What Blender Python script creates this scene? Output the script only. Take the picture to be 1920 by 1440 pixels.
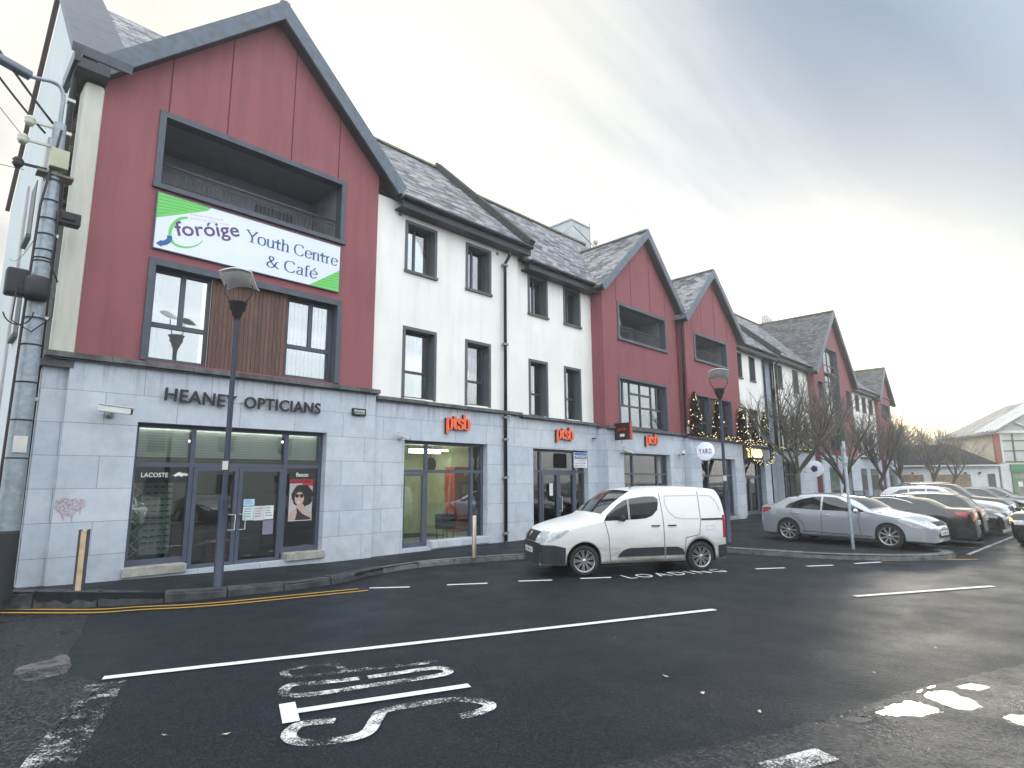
import bpy, bmesh, math, random
from mathutils import Vector, Matrix, noise
from math import radians as R, sin, cos, pi, sqrt

# ------------------------------------------------------------ camera, world, sun
scene = bpy.context.scene
COL = scene.collection
for o in list(bpy.data.objects): bpy.data.objects.remove(o)
YAW, PITCH, ROLL, CAMH, FPX = R(45.5), R(9.317), R(-.323), 1.9, 1105.4
f0 = Vector((sin(YAW), cos(YAW), 0)); r0 = Vector((cos(YAW), -sin(YAW), 0)); u0 = Vector((0, 0, 1))
FW = f0 * cos(PITCH) + u0 * sin(PITCH); UP = u0 * cos(PITCH) - f0 * sin(PITCH)
RT = r0 * cos(ROLL) + UP * sin(ROLL); UQ = UP * cos(ROLL) - r0 * sin(ROLL)
cd = bpy.data.cameras.new('camera'); cam = bpy.data.objects.new('camera', cd); COL.objects.link(cam)
cam.matrix_world = Matrix(((RT.x, UQ.x, -FW.x, 0), (RT.y, UQ.y, -FW.y, 0), (RT.z, UQ.z, -FW.z, CAMH), (0, 0, 0, 1)))
cd.sensor_width = 36; cd.lens = 36 * FPX / 1920; cd.clip_start = .05; cd.clip_end = 2500
scene.camera = cam
scene.view_settings.view_transform = 'Standard'; scene.view_settings.look = 'None'
scene.view_settings.exposure = 0.60; scene.view_settings.gamma = 1
scene.render.resolution_x = 1024; scene.render.resolution_y = 768

SUN_AZ, SUN_EL = R(74), R(12)      # azimuth measured from +Y towards +X
SD = Vector((sin(SUN_AZ) * cos(SUN_EL), cos(SUN_AZ) * cos(SUN_EL), sin(SUN_EL)))
w = bpy.data.worlds.new('World'); scene.world = w; w.use_nodes = True
nt = w.node_tree; N = nt.nodes; LK = nt.links; N.clear()
def nd(t, **k):
    n = N.new(t)
    for a, b in k.items(): setattr(n, a, b)
    return n
def mth(op, a, b=None, c=None):
    n = N.new('ShaderNodeMath'); n.operation = op
    for i, v in enumerate((a, b, c)):
        if v is None: continue
        if isinstance(v, (int, float)): n.inputs[i].default_value = v
        else: LK.new(v, n.inputs[i])
    return n.outputs[0]
def mixc(f, a, b, bt='MIX'):
    n = N.new('ShaderNodeMixRGB'); n.blend_type = bt
    for i, v in enumerate((f, a, b)):
        if isinstance(v, (int, float)): n.inputs[i].default_value = v
        elif isinstance(v, tuple): n.inputs[i].default_value = (*v, 1)
        else: LK.new(v, n.inputs[i])
    return n.outputs[0]
sky = nd('ShaderNodeTexSky'); sky.sky_type = 'NISHITA'; sky.sun_disc = False
sky.sun_elevation = SUN_EL; sky.sun_rotation = SUN_AZ; sky.air_density = 1.0; sky.dust_density = .6; sky.ozone_density = 1.2
tc = nd('ShaderNodeTexCoord'); sp = nd('ShaderNodeSeparateXYZ'); LK.new(tc.outputs['Generated'], sp.inputs[0])
zz = mth('ADD', mth('MAXIMUM', sp.outputs[2], 0.0), .12)
cv = nd('ShaderNodeCombineXYZ')
LK.new(mth('DIVIDE', sp.outputs[0], zz), cv.inputs[0]); LK.new(mth('DIVIDE', sp.outputs[1], zz), cv.inputs[1])
mp = nd('ShaderNodeMapping'); mp.inputs['Rotation'].default_value = (0, 0, R(14)); mp.inputs['Scale'].default_value = (.42, 1.25, 1)
LK.new(cv.outputs[0], mp.inputs[0])
n1 = nd('ShaderNodeTexNoise'); n1.inputs['Scale'].default_value = .85; n1.inputs['Detail'].default_value = 7; n1.inputs['Roughness'].default_value = .52; n1.inputs['Distortion'].default_value = .5
LK.new(mp.outputs[0], n1.inputs[0])
# light high cloud: bluish grey sheet, white where it is thin near the sun
dt = nd('ShaderNodeVectorMath'); dt.operation = 'DOT_PRODUCT'; LK.new(tc.outputs['Generated'], dt.inputs[0])
G1 = Vector((sin(R(50)) * cos(R(20)), cos(R(50)) * cos(R(20)), sin(R(20))))
dt.inputs[1].default_value = SD
d1 = mth('MAXIMUM', dt.outputs['Value'], 0.0)
dt2 = nd('ShaderNodeVectorMath'); dt2.operation = 'DOT_PRODUCT'; LK.new(tc.outputs['Generated'], dt2.inputs[0]); dt2.inputs[1].default_value = Vector((sin(R(29)) * cos(R(27)), cos(R(29)) * cos(R(27)), sin(R(27))))
d2 = mth('MAXIMUM', dt2.outputs['Value'], 0.0)
dt3 = nd('ShaderNodeVectorMath'); dt3.operation = 'DOT_PRODUCT'; LK.new(tc.outputs['Generated'], dt3.inputs[0]); dt3.inputs[1].default_value = Vector((sin(R(84)) * cos(R(5)), cos(R(84)) * cos(R(5)), sin(R(5))))
d3 = mth('POWER', mth('MAXIMUM', dt3.outputs['Value'], 0.0), 20.0)
glow = mth('ADD', mth('ADD', mth('MULTIPLY', mth('POWER', d1, 10.0), .06), mth('MULTIPLY', mth('POWER', d2, 7.0), 1.02)), mth('MULTIPLY', d3, .34))
cl = nd('ShaderNodeMapRange'); cl.inputs[1].default_value = .47; cl.inputs[2].default_value = .68; LK.new(n1.outputs['Fac'], cl.inputs[0])
base = mixc(cl.outputs[0], (.008, .065, .150), (.42, .43, .44))
hz = nd('ShaderNodeMapRange'); hz.inputs[1].default_value = .34; hz.inputs[2].default_value = 0.0; LK.new(sp.outputs[2], hz.inputs[0])
base = mixc(mth('MULTIPLY', hz.outputs[0], .8), base, (.44, .42, .31))
# unseen half of the sky behind the viewer, brightness added to light the facade
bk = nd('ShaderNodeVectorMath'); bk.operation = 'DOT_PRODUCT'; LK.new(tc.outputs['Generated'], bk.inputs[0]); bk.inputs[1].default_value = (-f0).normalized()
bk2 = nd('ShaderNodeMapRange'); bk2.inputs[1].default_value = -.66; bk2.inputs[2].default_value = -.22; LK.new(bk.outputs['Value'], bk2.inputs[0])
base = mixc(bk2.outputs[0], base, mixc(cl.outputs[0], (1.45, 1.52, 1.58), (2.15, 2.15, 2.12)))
warm = mixc(mth('MINIMUM', mth('MULTIPLY', d3, 1.1), 1.0), (1.0, .90, .70), (1.0, .87, .52))
gl = warm
sc = nd('ShaderNodeVectorMath'); sc.operation = 'SCALE'; LK.new(gl, sc.inputs[0]); LK.new(glow, sc.inputs['Scale'])
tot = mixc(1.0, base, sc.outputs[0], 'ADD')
mp2 = nd('ShaderNodeMapping'); mp2.inputs['Rotation'].default_value = (0, 0, R(20)); mp2.inputs['Scale'].default_value = (.22, .9, 1); LK.new(cv.outputs[0], mp2.inputs[0])
n2 = nd('ShaderNodeTexNoise'); n2.inputs['Scale'].default_value = 1.1; n2.inputs['Detail'].default_value = 8; n2.inputs['Roughness'].default_value = .56; n2.inputs['Distortion'].default_value = .8; LK.new(mp2.outputs[0], n2.inputs[0])
st = nd('ShaderNodeMapRange'); st.inputs[1].default_value = .60; st.inputs[2].default_value = .38; LK.new(n2.outputs['Fac'], st.inputs[0])
sd_ = nd('ShaderNodeMapRange'); sd_.inputs[1].default_value = .55; sd_.inputs[2].default_value = .92; LK.new(d1, sd_.inputs[0])
tot = mixc(mth('MULTIPLY', mth('MULTIPLY', st.outputs[0], .80), mth('POWER', mth('MAXIMUM', dt3.outputs['Value'], 0.0), 3.0)), tot, mixc(1.0, tot, (.30, .40, .47), 'MULTIPLY'))
tot = mixc(mth('MINIMUM', mth('MULTIPLY', glow, 1.5), 1.0), tot, mixc(1.0, tot, (1.0, .94, .84), 'MULTIPLY'))
bg1 = nd('ShaderNodeBackground'); LK.new(sky.outputs[0], bg1.inputs[0]); bg1.inputs[1].default_value = .05
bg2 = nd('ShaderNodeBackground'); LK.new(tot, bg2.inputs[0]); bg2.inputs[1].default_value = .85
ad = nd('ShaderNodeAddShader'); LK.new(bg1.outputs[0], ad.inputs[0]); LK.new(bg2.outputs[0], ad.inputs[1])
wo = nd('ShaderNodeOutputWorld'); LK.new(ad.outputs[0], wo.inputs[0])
sl = bpy.data.lights.new('sun', 'SUN'); sl.energy = 1.5; sl.angle = R(12); sl.color = (1, .93, .82)
so = bpy.data.objects.new('sun', sl); COL.objects.link(so); so.rotation_euler = SD.to_track_quat('Z', 'Y').to_euler()

# ------------------------------------------------------------ pixel -> wall plane helper (the survey of the photograph)
def ray(px, py): return RT * ((px - 960) / FPX) - UQ * ((py - 720) / FPX) + FW
def at(px, py, Y):
    d = ray(px, py); t = Y / d.y; return d.x * t, d.z * t + CAMH
def gr(px, py, z=-.12):
    d = ray(px, py); t = (z - CAMH) / d.z; return Vector((d.x * t, d.y * t, z))

# ------------------------------------------------------------ materials
MATS = {}
class NT:
    def __init__(s, name):
        s.m = bpy.data.materials.new(name); s.m.use_nodes = True; s.t = s.m.node_tree; s.t.nodes.clear()
        s.out = s.n('ShaderNodeOutputMaterial')
    def n(s, t, **k):
        x = s.t.nodes.new(t)
        for a, b in k.items(): setattr(x, a, b)
        return x
    def l(s, a, b): s.t.links.new(a, b)
    def set(s, sock, v):
        if isinstance(v, (int, float)): sock.default_value = v
        elif isinstance(v, tuple): sock.default_value = (*v, 1) if len(v) == 3 and sock.type == 'RGBA' else v
        else: s.l(v, sock)
    def math(s, op, a, b=0.0):
        x = s.n('ShaderNodeMath', operation=op); s.set(x.inputs[0], a); s.set(x.inputs[1], b); return x.outputs[0]
    def mix(s, f, a, b, bt='MIX'):
        x = s.n('ShaderNodeMixRGB', blend_type=bt); s.set(x.inputs[0], f); s.set(x.inputs[1], a); s.set(x.inputs[2], b); return x.outputs[0]
    def co(s, kind='Object', scale=None, rot=None):
        x = s.n('ShaderNodeTexCoord').outputs[kind]
        if scale or rot:
            m = s.n('ShaderNodeMapping'); s.l(x, m.inputs[0])
            if scale: m.inputs['Scale'].default_value = scale
            if rot: m.inputs['Rotation'].default_value = rot
            x = m.outputs[0]
        return x
    def noise(s, scale, detail=4, rough=.55, co=None, dist=0):
        x = s.n('ShaderNodeTexNoise'); x.inputs['Scale'].default_value = scale; x.inputs['Detail'].default_value = detail
        x.inputs['Roughness'].default_value = rough; x.inputs['Distortion'].default_value = dist
        s.l(co if co is not None else s.geo(), x.inputs[0]); return x.outputs['Fac']
    def geo(s): return s.n('ShaderNodeNewGeometry').outputs['Position']
    def ramp(s, f, a, b):
        x = s.n('ShaderNodeMapRange'); s.set(x.inputs[0], f); x.inputs[1].default_value = a; x.inputs[2].default_value = b; return x.outputs[0]
    def bump(s, h, st=.3, d=.01):
        x = s.n('ShaderNodeBump'); x.inputs['Strength'].default_value = st; x.inputs['Distance'].default_value = d; s.l(h, x.inputs['Height']); return x.outputs[0]
    def pr(s, col, rough=.7, metal=0.0, spec=.5, bump=None, coat=0.0, emis=None, es=0.0, sheen=0):
        p = s.n('ShaderNodeBsdfPrincipled'); s.set(p.inputs['Base Color'], col); s.set(p.inputs['Roughness'], rough); s.set(p.inputs['Metallic'], metal)
        s.set(p.inputs['Specular IOR Level'], spec); s.set(p.inputs['Coat Weight'], coat)
        if coat: p.inputs['Coat Roughness'].default_value = .04
        if bump is not None: s.l(bump, p.inputs['Normal'])
        if emis: s.set(p.inputs['Emission Color'], emis); p.inputs['Emission Strength'].default_value = es
        s.l(p.outputs[0], s.out.inputs[0]); return p
def M(name, col, rough=.6, metal=0.0, var=.12, vs=3.0, bst=0.0, bs=60.0, coat=0.0, spec=.5, emis=None, es=0.0):
    if name in MATS: return MATS[name]
    t = NT(name); f = t.noise(vs, 5)
    c = t.mix(t.ramp(f, .3, .7), tuple(v * (1 - var) for v in col), tuple(min(1, v * (1 + var)) for v in col))
    b = t.bump(t.noise(bs, 3), bst, .01) if bst else None
    t.pr(c, rough, metal, spec, b, coat, emis, es); MATS[name] = t.m; return t.m
def m_stone():
    t = NT('limestone_cladding'); uv = t.co('UV')
    b = t.n('ShaderNodeTexBrick'); t.l(uv, b.inputs[0]); b.offset = .5; b.inputs['Scale'].default_value = 1
    b.inputs['Brick Width'].default_value = 1.25; b.inputs['Row Height'].default_value = .60; b.inputs['Mortar Size'].default_value = .006; b.inputs['Bias'].default_value = 0
    b.inputs['Mortar Smooth'].default_value = .2
    b.inputs['Color1'].default_value = (.45, .52, .61, 1); b.inputs['Color2'].default_value = (.56, .62, .69, 1); b.inputs['Mortar'].default_value = (.16, .18, .20, 1)
    c = t.mix(t.math('MULTIPLY', t.ramp(t.noise(1.6, 6, .62), .50, .74), .35), b.outputs['Color'], (.30, .31, .30))
    st = t.n('ShaderNodeMapping'); t.l(t.geo(), st.inputs[0]); st.inputs['Scale'].default_value = (9, 9, .7)
    sx = t.n('ShaderNodeSeparateXYZ'); t.l(t.geo(), sx.inputs[0])
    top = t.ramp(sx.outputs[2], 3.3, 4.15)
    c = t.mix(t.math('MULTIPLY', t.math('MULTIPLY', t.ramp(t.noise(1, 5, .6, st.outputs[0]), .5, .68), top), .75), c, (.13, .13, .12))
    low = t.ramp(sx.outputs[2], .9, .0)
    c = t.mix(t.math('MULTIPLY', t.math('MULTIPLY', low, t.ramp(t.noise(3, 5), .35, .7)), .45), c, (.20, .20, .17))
    c = t.mix(.20, c, t.mix(t.ramp(t.noise(3.5, 8, .7), .35, .65), (.30, .34, .40), (.72, .76, .80)))
    t.pr(c, .75, bump=t.bump(t.math('ADD', t.math('MULTIPLY', b.outputs['Fac'], -2.0), t.noise(40, 4)), .35, .008)); return t.m
def m_render(name, col, dirt, amt=.3):
    t = NT(name); s = t.n('ShaderNodeMapping'); t.l(t.geo(), s.inputs[0]); s.inputs['Scale'].default_value = (3, 3, .35)
    c = t.mix(t.math('MULTIPLY', t.ramp(t.noise(1, 6, .6, s.outputs[0]), .47, .72), amt), col, dirt)
    c = t.mix(.2, c, t.mix(t.ramp(t.noise(.9, 5), .35, .65), tuple(v * .8 for v in col), tuple(min(1, v * 1.12) for v in col)))
    t.pr(c, .85, spec=.3, bump=t.bump(t.noise(130, 3, .7), .35, .006)); return t.m
def m_slate(nm='wet_slate', hi=.40):
    t = NT(nm); uv = t.co('UV')
    b = t.n('ShaderNodeTexBrick'); t.l(uv, b.inputs[0]); b.offset = .5; b.inputs['Scale'].default_value = 1
    b.inputs['Brick Width'].default_value = .34; b.inputs['Row Height'].default_value = .19; b.inputs['Mortar Size'].default_value = .012; b.inputs['Bias'].default_value = -.1
    b.inputs['Color1'].default_value = (hi * .07, hi * .08, hi * .1, 1); b.inputs['Color2'].default_value = (hi, hi * 1.03, hi * 1.11, 1); b.inputs['Mortar'].default_value = (.012, .013, .016, 1)
    c = t.mix(t.math('MULTIPLY', t.ramp(t.noise(1.3, 6, .65), .45, .7), .25), b.outputs['Color'], (hi * .8, hi * .83, hi * .92))
    c = t.mix(t.math('MULTIPLY', t.ramp(t.noise(2.6, 6, .7), .55, .7), .35), c, (.10, .105, .09))
    sx = t.n('ShaderNodeSeparateXYZ'); t.l(uv, sx.inputs[0])
    fr = t.math('FRACT', t.math('DIVIDE', sx.outputs[1], .19))
    h = t.math('ADD', t.math('MULTIPLY', fr, -1.2), t.math('MULTIPLY', b.outputs['Fac'], -.8))
    rg = t.mix(t.ramp(t.noise(5, 5), .35, .65), (.30, .30, .30), (.62, .62, .62))
    t.pr(c, rg, spec=.6, bump=t.bump(h, .8, .03)); return t.m
def m_asphalt(name, a, b_, rl, rh, bst, big=.45, fs=120.0, wet=False):
    t = NT(name); p = t.geo()
    f = t.noise(fs, 3, .8, p); g = t.noise(.55, 6, .6, p); k = t.noise(28, 4, .7, p)
    c = t.mix(t.ramp(f, .50, .64), a, b_)
    c = t.mix(t.math('MULTIPLY', t.ramp(g, .4, .7), big), c, tuple(v * 1.9 for v in a))
    v = t.n('ShaderNodeTexVoronoi'); v.inputs['Scale'].default_value = 6.5; t.l(p, v.inputs[0])
    c = t.mix(t.math('MULTIPLY', t.math('LESS_THAN', v.outputs['Distance'], .035), .35), c, (.15, .15, .15))
    ro = t.mix(t.ramp(t.noise(.8, 5, .6, p), .35, .65), (rl,) * 3, (rh,) * 3)
    h = t.math('ADD', t.math('MULTIPLY', f, .6), t.math('MULTIPLY', k, .8))
    t.pr(c, ro, spec=.2, bump=t.bump(h, bst, .03)); return t.m
def m_paint(name, col, wear, under=(.02, .026, .032)):
    t = NT(name); p = t.geo()
    f = t.math('ADD', t.math('MULTIPLY', t.noise(48, 6, .8, p), .65), t.math('MULTIPLY', t.noise(4.5, 4, .6, p), .5))
    k = t.ramp(f, wear - .05, wear + .05)
    pr_ = t.pr(t.mix(t.noise(9, 4), tuple(v * .78 for v in col), col), .6, bump=t.bump(t.noise(90, 3), .4, .01)); t.set(pr_.inputs['Alpha'], k); return t.m
def m_glass(name, base=.2, tint=(.82, .86, .86), rough=.0):
    t = NT(name); g = t.n('ShaderNodeBsdfGlossy'); g.inputs['Roughness'].default_value = rough; g.inputs['Color'].default_value = (.95, .97, 1, 1)
    nz = t.bump(t.noise(1.1, 2), .06, .05); t.l(nz, g.inputs['Normal'])
    tr = t.n('ShaderNodeBsdfTransparent'); tr.inputs[0].default_value = (*tint, 1)
    fr = t.n('ShaderNodeFresnel'); fr.inputs[0].default_value = 1.5
    mx = t.n('ShaderNodeMixShader'); t.l(t.math('MINIMUM', t.math('ADD', fr.outputs[0], base), 1.0), mx.inputs[0]); t.l(tr.outputs[0], mx.inputs[1]); t.l(g.outputs[0], mx.inputs[2])
    t.l(mx.outputs[0], t.out.inputs[0]); return t.m
def m_boards():
    t = NT('weathered_timber'); uv = t.co('UV'); sx = t.n('ShaderNodeSeparateXYZ'); t.l(uv, sx.inputs[0])
    fl = t.math('FLOOR', t.math('DIVIDE', sx.outputs[0], .095)); wn = t.n('ShaderNodeTexWhiteNoise'); wn.noise_dimensions = '1D'; t.l(fl, wn.inputs['W'])
    fr = t.math('FRACT', t.math('DIVIDE', sx.outputs[0], .095)); gap = t.math('LESS_THAN', fr, .10)
    s = t.n('ShaderNodeMapping'); t.l(t.geo(), s.inputs[0]); s.inputs['Scale'].default_value = (60, 60, 2.5)
    c = t.mix(wn.outputs[0], (.075, .038, .032), (.14, .068, .055))
    c = t.mix(t.math('MULTIPLY', t.ramp(t.noise(1, 5, .6, s.outputs[0]), .4, .7), .45), c, (.26, .17, .13))
    c = t.mix(gap, c, (.015, .01, .01)); t.pr(c, .75, bump=t.bump(t.math('MULTIPLY', gap, -1.0), .8, .02)); return t.m
def m_carpaint(name, col, metal=.0, dirt=None):
    t = NT(name); c = col
    if dirt:
        sx = t.n('ShaderNodeSeparateXYZ'); t.l(t.co('Object'), sx.inputs[0])
        k = t.math('MULTIPLY', t.ramp(sx.outputs[2], dirt[1], dirt[2]), t.ramp(t.noise(2.2, 5, .6, t.co('Object', (.6, 1, 2.2))), .15, .62))
        c = t.mix(t.math('MULTIPLY', k, dirt[3]), col, dirt[0])
        c = t.mix(t.math('MULTIPLY', t.ramp(t.noise(30, 4, .7, t.co('Object')), .4, .8), .10), c, dirt[0])
        ro = t.mix(k, (.28,) * 3, (.65,) * 3)
        t.pr(c, ro, 0.0, coat=.35)
    else:
        c = t.mix(t.math('MULTIPLY', t.ramp(t.noise(2.5, 5, .6, t.co('Object')), .4, .75), .18), col, (.20, .19, .17))
        t.pr(c, .24, metal, coat=.9)
    return t.m
STONE = m_stone()
RED = m_render('red_render', (.285, .105, .122), (.15, .06, .07), .45)
RED2 = m_render('dull_red_render', (.27, .095, .112), (.12, .05, .05), .4)
WHITE = m_render('white_render', (.86, .86, .83), (.56, .56, .50), .30)
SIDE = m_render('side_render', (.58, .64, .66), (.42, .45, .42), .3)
CREAM = m_render('cream_render', (.60, .60, .54), (.30, .31, .27), .5)
SLATE = m_slate(); SLATE2 = m_slate('dark_slate', .13); ROOFM = [SLATE]
LEAD = M('lead_flashing', (.085, .115, .155), .5, var=.25, vs=5, bst=.1)
SOFFIT = M('dark_fascia', (.016, .022, .033), .5, var=.2)
GUT = M('dark_gutter', (.014, .02, .03), .4, var=.2)
TRIM = M('grey_green_surround', (.085, .105, .115), .6, var=.15)
FRAME = M('slate_blue_frame', (.075, .092, .13), .45, var=.1)
FRAME2 = M('dark_window_frame', (.05, .06, .07), .45, var=.1)
CAP = M('dark_lead_capping', (.04, .055, .08), .5, var=.3, vs=4)
LEDGE = M('weathered_ledge', (.11, .115, .12), .8, var=.55, vs=4, bst=.5, bs=30)
SILL = M('concrete_sill', (.34, .34, .31), .85, var=.3, vs=6, bst=.3)
GLASS = m_glass('window_glass', .23)
SHOPGL = m_glass('shop_glass', .08, (.80, .86, .84))
BOARDS = m_boards()
BLACK = M('black_paint', (.012, .013, .016), .4)
BLACKM = M('matt_black_plastic', (.018, .02, .024), .65)
DARK = M('dark_interior', (.03, .03, .032), .9)
CURT = M('white_curtain', (.75, .76, .74), .9, var=.06)
BLIND = None
def m_blind(name, horiz, pitch, a=(.72, .74, .70), b=(.30, .32, .31)):
    t = NT(name); sx = t.n('ShaderNodeSeparateXYZ'); t.l(t.co('UV'), sx.inputs[0])
    fr = t.math('FRACT', t.math('DIVIDE', sx.outputs[1 if horiz else 0], pitch)); k = t.ramp(fr, .05, .95)
    c = t.mix(k, a, b) if horiz else t.mix(t.math('LESS_THAN', fr, .28), a, b)
    t.pr(c, .8, bump=t.bump(k, .5, .01)); return t.m
HBLIND = m_blind('venetian_slats', True, .055, (.93, .94, .88), (.62, .63, .58)); VBLIND = m_blind('vertical_slats', False, .105)
GALV = None
def m_galv():
    t = NT('galvanised_steel'); v = t.n('ShaderNodeTexVoronoi'); v.inputs['Scale'].default_value = 16; t.l(t.geo(), v.inputs[0])
    c = t.mix(t.math('MULTIPLY', v.outputs['Color'], .5), (.22, .27, .31), (.42, .48, .52)); c = t.mix(t.math('MULTIPLY', t.ramp(t.noise(3, 5), .5, .7), .4), c, (.15, .17, .18))
    t.pr(c, .5, .35); return t.m
GALV = m_galv()
ROAD = m_asphalt('road_asphalt', (.002, .006, .011), (.046, .056, .068), .34, .54, 1.0, .22, 62.0)
ROUGH = m_asphalt('old_rough_asphalt', (.006, .009, .013), (.10, .105, .11), .14, .50, .7, .4, 40.0)
PAVE = m_asphalt('pavement_asphalt', (.006, .010, .014), (.04, .048, .056), .45, .65, .7, .25)
KERB = M('kerb_stone', (.12, .13, .13), .8, var=.5, vs=5, bst=.6, bs=25)
KERBD = M('dark_old_kerb', (.045, .05, .055), .85, var=.6, vs=5, bst=.9, bs=18)
PAINT = m_paint('road_paint', (.78, .79, .77), .42)
PAINTW = m_paint('worn_road_paint', (.76, .77, .74), .585)
PAINTV = m_paint('very_worn_road_paint', (.66, .67, .64), .645)
YELLOW = m_paint('yellow_road_paint', (.52, .30, .05), .45)
PAINTO = m_paint('faded_bay_paint', (.45, .46, .46), .55)

# ------------------------------------------------------------ mesh helpers
class B:
    def __init__(s): s.v = []; s.f = []; s.mi = []; s.k = 0; s.sm = []; s.smooth = False
    def add(s, vs, fs):
        n = len(s.v); s.v += [tuple(p) for p in vs]; s.f += [tuple(i + n for i in f) for f in fs]; s.mi += [s.k] * len(fs); s.sm += [s.smooth] * len(fs); return s
    def box(s, x0, x1, y0, y1, z0, z1, rz=0, piv=None):
        vs = [Vector((x, y, z)) for x in (x0, x1) for y in (y0, y1) for z in (z0, z1)]
        if rz:
            c = Vector(piv) if piv else Vector(((x0 + x1) / 2, (y0 + y1) / 2, 0)); m = Matrix.Rotation(rz, 3, 'Z'); vs = [m @ (q - c) + c for q in vs]
        return s.add(vs, [(0, 1, 3, 2), (4, 6, 7, 5), (0, 4, 5, 1), (2, 3, 7, 6), (0, 2, 6, 4), (1, 5, 7, 3)])
    def quad(s, a, b, c, d): return s.add([a, b, c, d], [(0, 1, 2, 3)])
    def poly(s, pts): return s.add(pts, [tuple(range(len(pts)))])
    def beam(s, a, b, w, h, up=(0, 0, 1)):
        a = Vector(a); b = Vector(b); d = (b - a).normalized(); u = Vector(up); sd = d.cross(u).normalized(); u = sd.cross(d)
        vs = [p + sd * (i * w / 2) + u * (j * h / 2) for p in (a, b) for i, j in ((-1, -1), (1, -1), (1, 1), (-1, 1))]
        return s.add(vs, [(3, 2, 1, 0), (4, 5, 6, 7), (0, 1, 5, 4), (1, 2, 6, 5), (2, 3, 7, 6), (3, 0, 4, 7)])
    def tube(s, pts, r, n=8, cap=True):
        pts = [Vector(p) for p in pts]; rs = r if isinstance(r, (list, tuple)) else [r] * len(pts); vs = []; fs = []
        pu = None
        for i, p in enumerate(pts):
            d = (pts[min(i + 1, len(pts) - 1)] - pts[max(i - 1, 0)])
            d = d.normalized() if d.length > 1e-9 else Vector((0, 0, 1))
            if pu is None: pu = Vector((0, 0, 1)) if abs(d.z) < .9 else Vector((1, 0, 0))
            a = d.cross(pu).normalized(); pu = a.cross(d)
            for k in range(n):
                t = 2 * pi * k / n; vs.append(p + (a * cos(t) + pu * sin(t)) * rs[i])
        for i in range(len(pts) - 1):
            for k in range(n): fs.append((i * n + k, i * n + (k + 1) % n, (i + 1) * n + (k + 1) % n, (i + 1) * n + k))
        if cap: fs += [tuple(range(n - 1, -1, -1)), tuple((len(pts) - 1) * n + k for k in range(n))]
        o = s.smooth; s.smooth = True; s.add(vs, fs); s.smooth = o
        return s
    def lathe(s, prof, n=24, c=(0, 0, 0), axis='z'):
        vs = []; fs = []
        for r, h in prof:
            for k in range(n):
                t = 2 * pi * k / n; q = (r * cos(t), r * sin(t), h)
                if axis == 'y': q = (q[0], h, q[1])
                if axis == 'x': q = (h, q[0], q[1])
                vs.append((q[0] + c[0], q[1] + c[1], q[2] + c[2]))
        for i in range(len(prof) - 1):
            for k in range(n): fs.append((i * n + k, i * n + (k + 1) % n, (i + 1) * n + (k + 1) % n, (i + 1) * n + k))
        o = s.smooth; s.smooth = True; s.add(vs, fs); s.smooth = o; return s
    def prism(s, poly, y0, y1):      # poly in XZ, extruded in Y
        n = len(poly); vs = [(x, y0, z) for x, z in poly] + [(x, y1, z) for x, z in poly]
        return s.add(vs, [tuple(range(n)), tuple(range(2 * n - 1, n - 1, -1))] + [(i, (i + 1) % n, n + (i + 1) % n, n + i) for i in range(n)])
    def slab(s, poly, z0, z1=None):   # poly of (x,y) or (x,y,z)
        pts = [Vector((p[0], p[1], p[2] if len(p) > 2 else z1)) for p in poly]; n = len(pts); lo = [Vector((p.x, p.y, z0)) for p in pts]
        return s.add(pts + lo, [tuple(range(n)), tuple(range(2 * n - 1, n - 1, -1))] + [(i, (i + 1) % n, n + (i + 1) % n, n + i) for i in range(n)])
    def split(s, name, mats, parent=None, **k):
        par = list(range(len(s.v)))
        def fd(a):
            while par[a] != a: par[a] = par[par[a]]; a = par[a]
            return a
        for f in s.f:
            for q in f[1:]: par[fd(q)] = fd(f[0])
        gr_ = {}
        for i, f in enumerate(s.f): gr_.setdefault(fd(f[0]), []).append(i)
        out = []
        for ids in gr_.values():
            b = B(); mp_ = {}
            for i in ids:
                for q in s.f[i]:
                    if q not in mp_: mp_[q] = len(b.v); b.v.append(s.v[q])
                b.f.append(tuple(mp_[q] for q in s.f[i])); b.mi.append(s.mi[i]); b.sm.append(s.sm[i])
            out.append(b.build(name, mats, parent, **k))
        return out
    def build(s, name, mats, parent=None, loc=None, bevel=0.0):
        me = bpy.data.meshes.new(name); me.from_pydata(s.v, [], s.f)
        if not isinstance(mats, (list, tuple)): mats = [mats]
        for m in mats: me.materials.append(m)
        uv = me.uv_layers.new(name='UVMap').data
        vv = me.vertices
        for p in me.polygons:
            p.material_index = s.mi[p.index]; p.use_smooth = s.sm[p.index]
            n = p.normal; t = Vector((-n.y, n.x, 0))
            if abs(n.z) > .98 or t.length < 1e-6: t = Vector((1, 0, 0))
            else: t.normalize()
            if t.x < -.01 or (abs(t.x) <= .01 and t.y < 0): t = -t
            q = n.cross(t)
            if q.z < 0: q = -q
            for li in p.loop_indices:
                co = vv[me.loops[li].vertex_index].co; uv[li].uv = (co.dot(t), co.dot(q))
        me.validate(); me.update()
        o = bpy.data.objects.new(name, me); COL.objects.link(o)
        if parent is not None: o.parent = parent
        if loc: o.location = loc
        if bevel:
            md = o.modifiers.new('bevel', 'BEVEL'); md.width = bevel; md.segments = 2; md.limit_method = 'ANGLE'
        return o
def thing(name, label, cat, loc=(0, 0, 0), rz=0.0, group=None):
    o = bpy.data.objects.new(name, None); COL.objects.link(o); o.location = loc; o.rotation_euler = (0, 0, rz); o.empty_display_size = .2
    return tag(o, label, cat, group)
def tag(o, label, cat, group=None):
    o['label'] = label; o['category'] = cat
    if group: o['group'] = group
    return o
def struct(o): o['kind'] = 'structure'; return o
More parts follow.
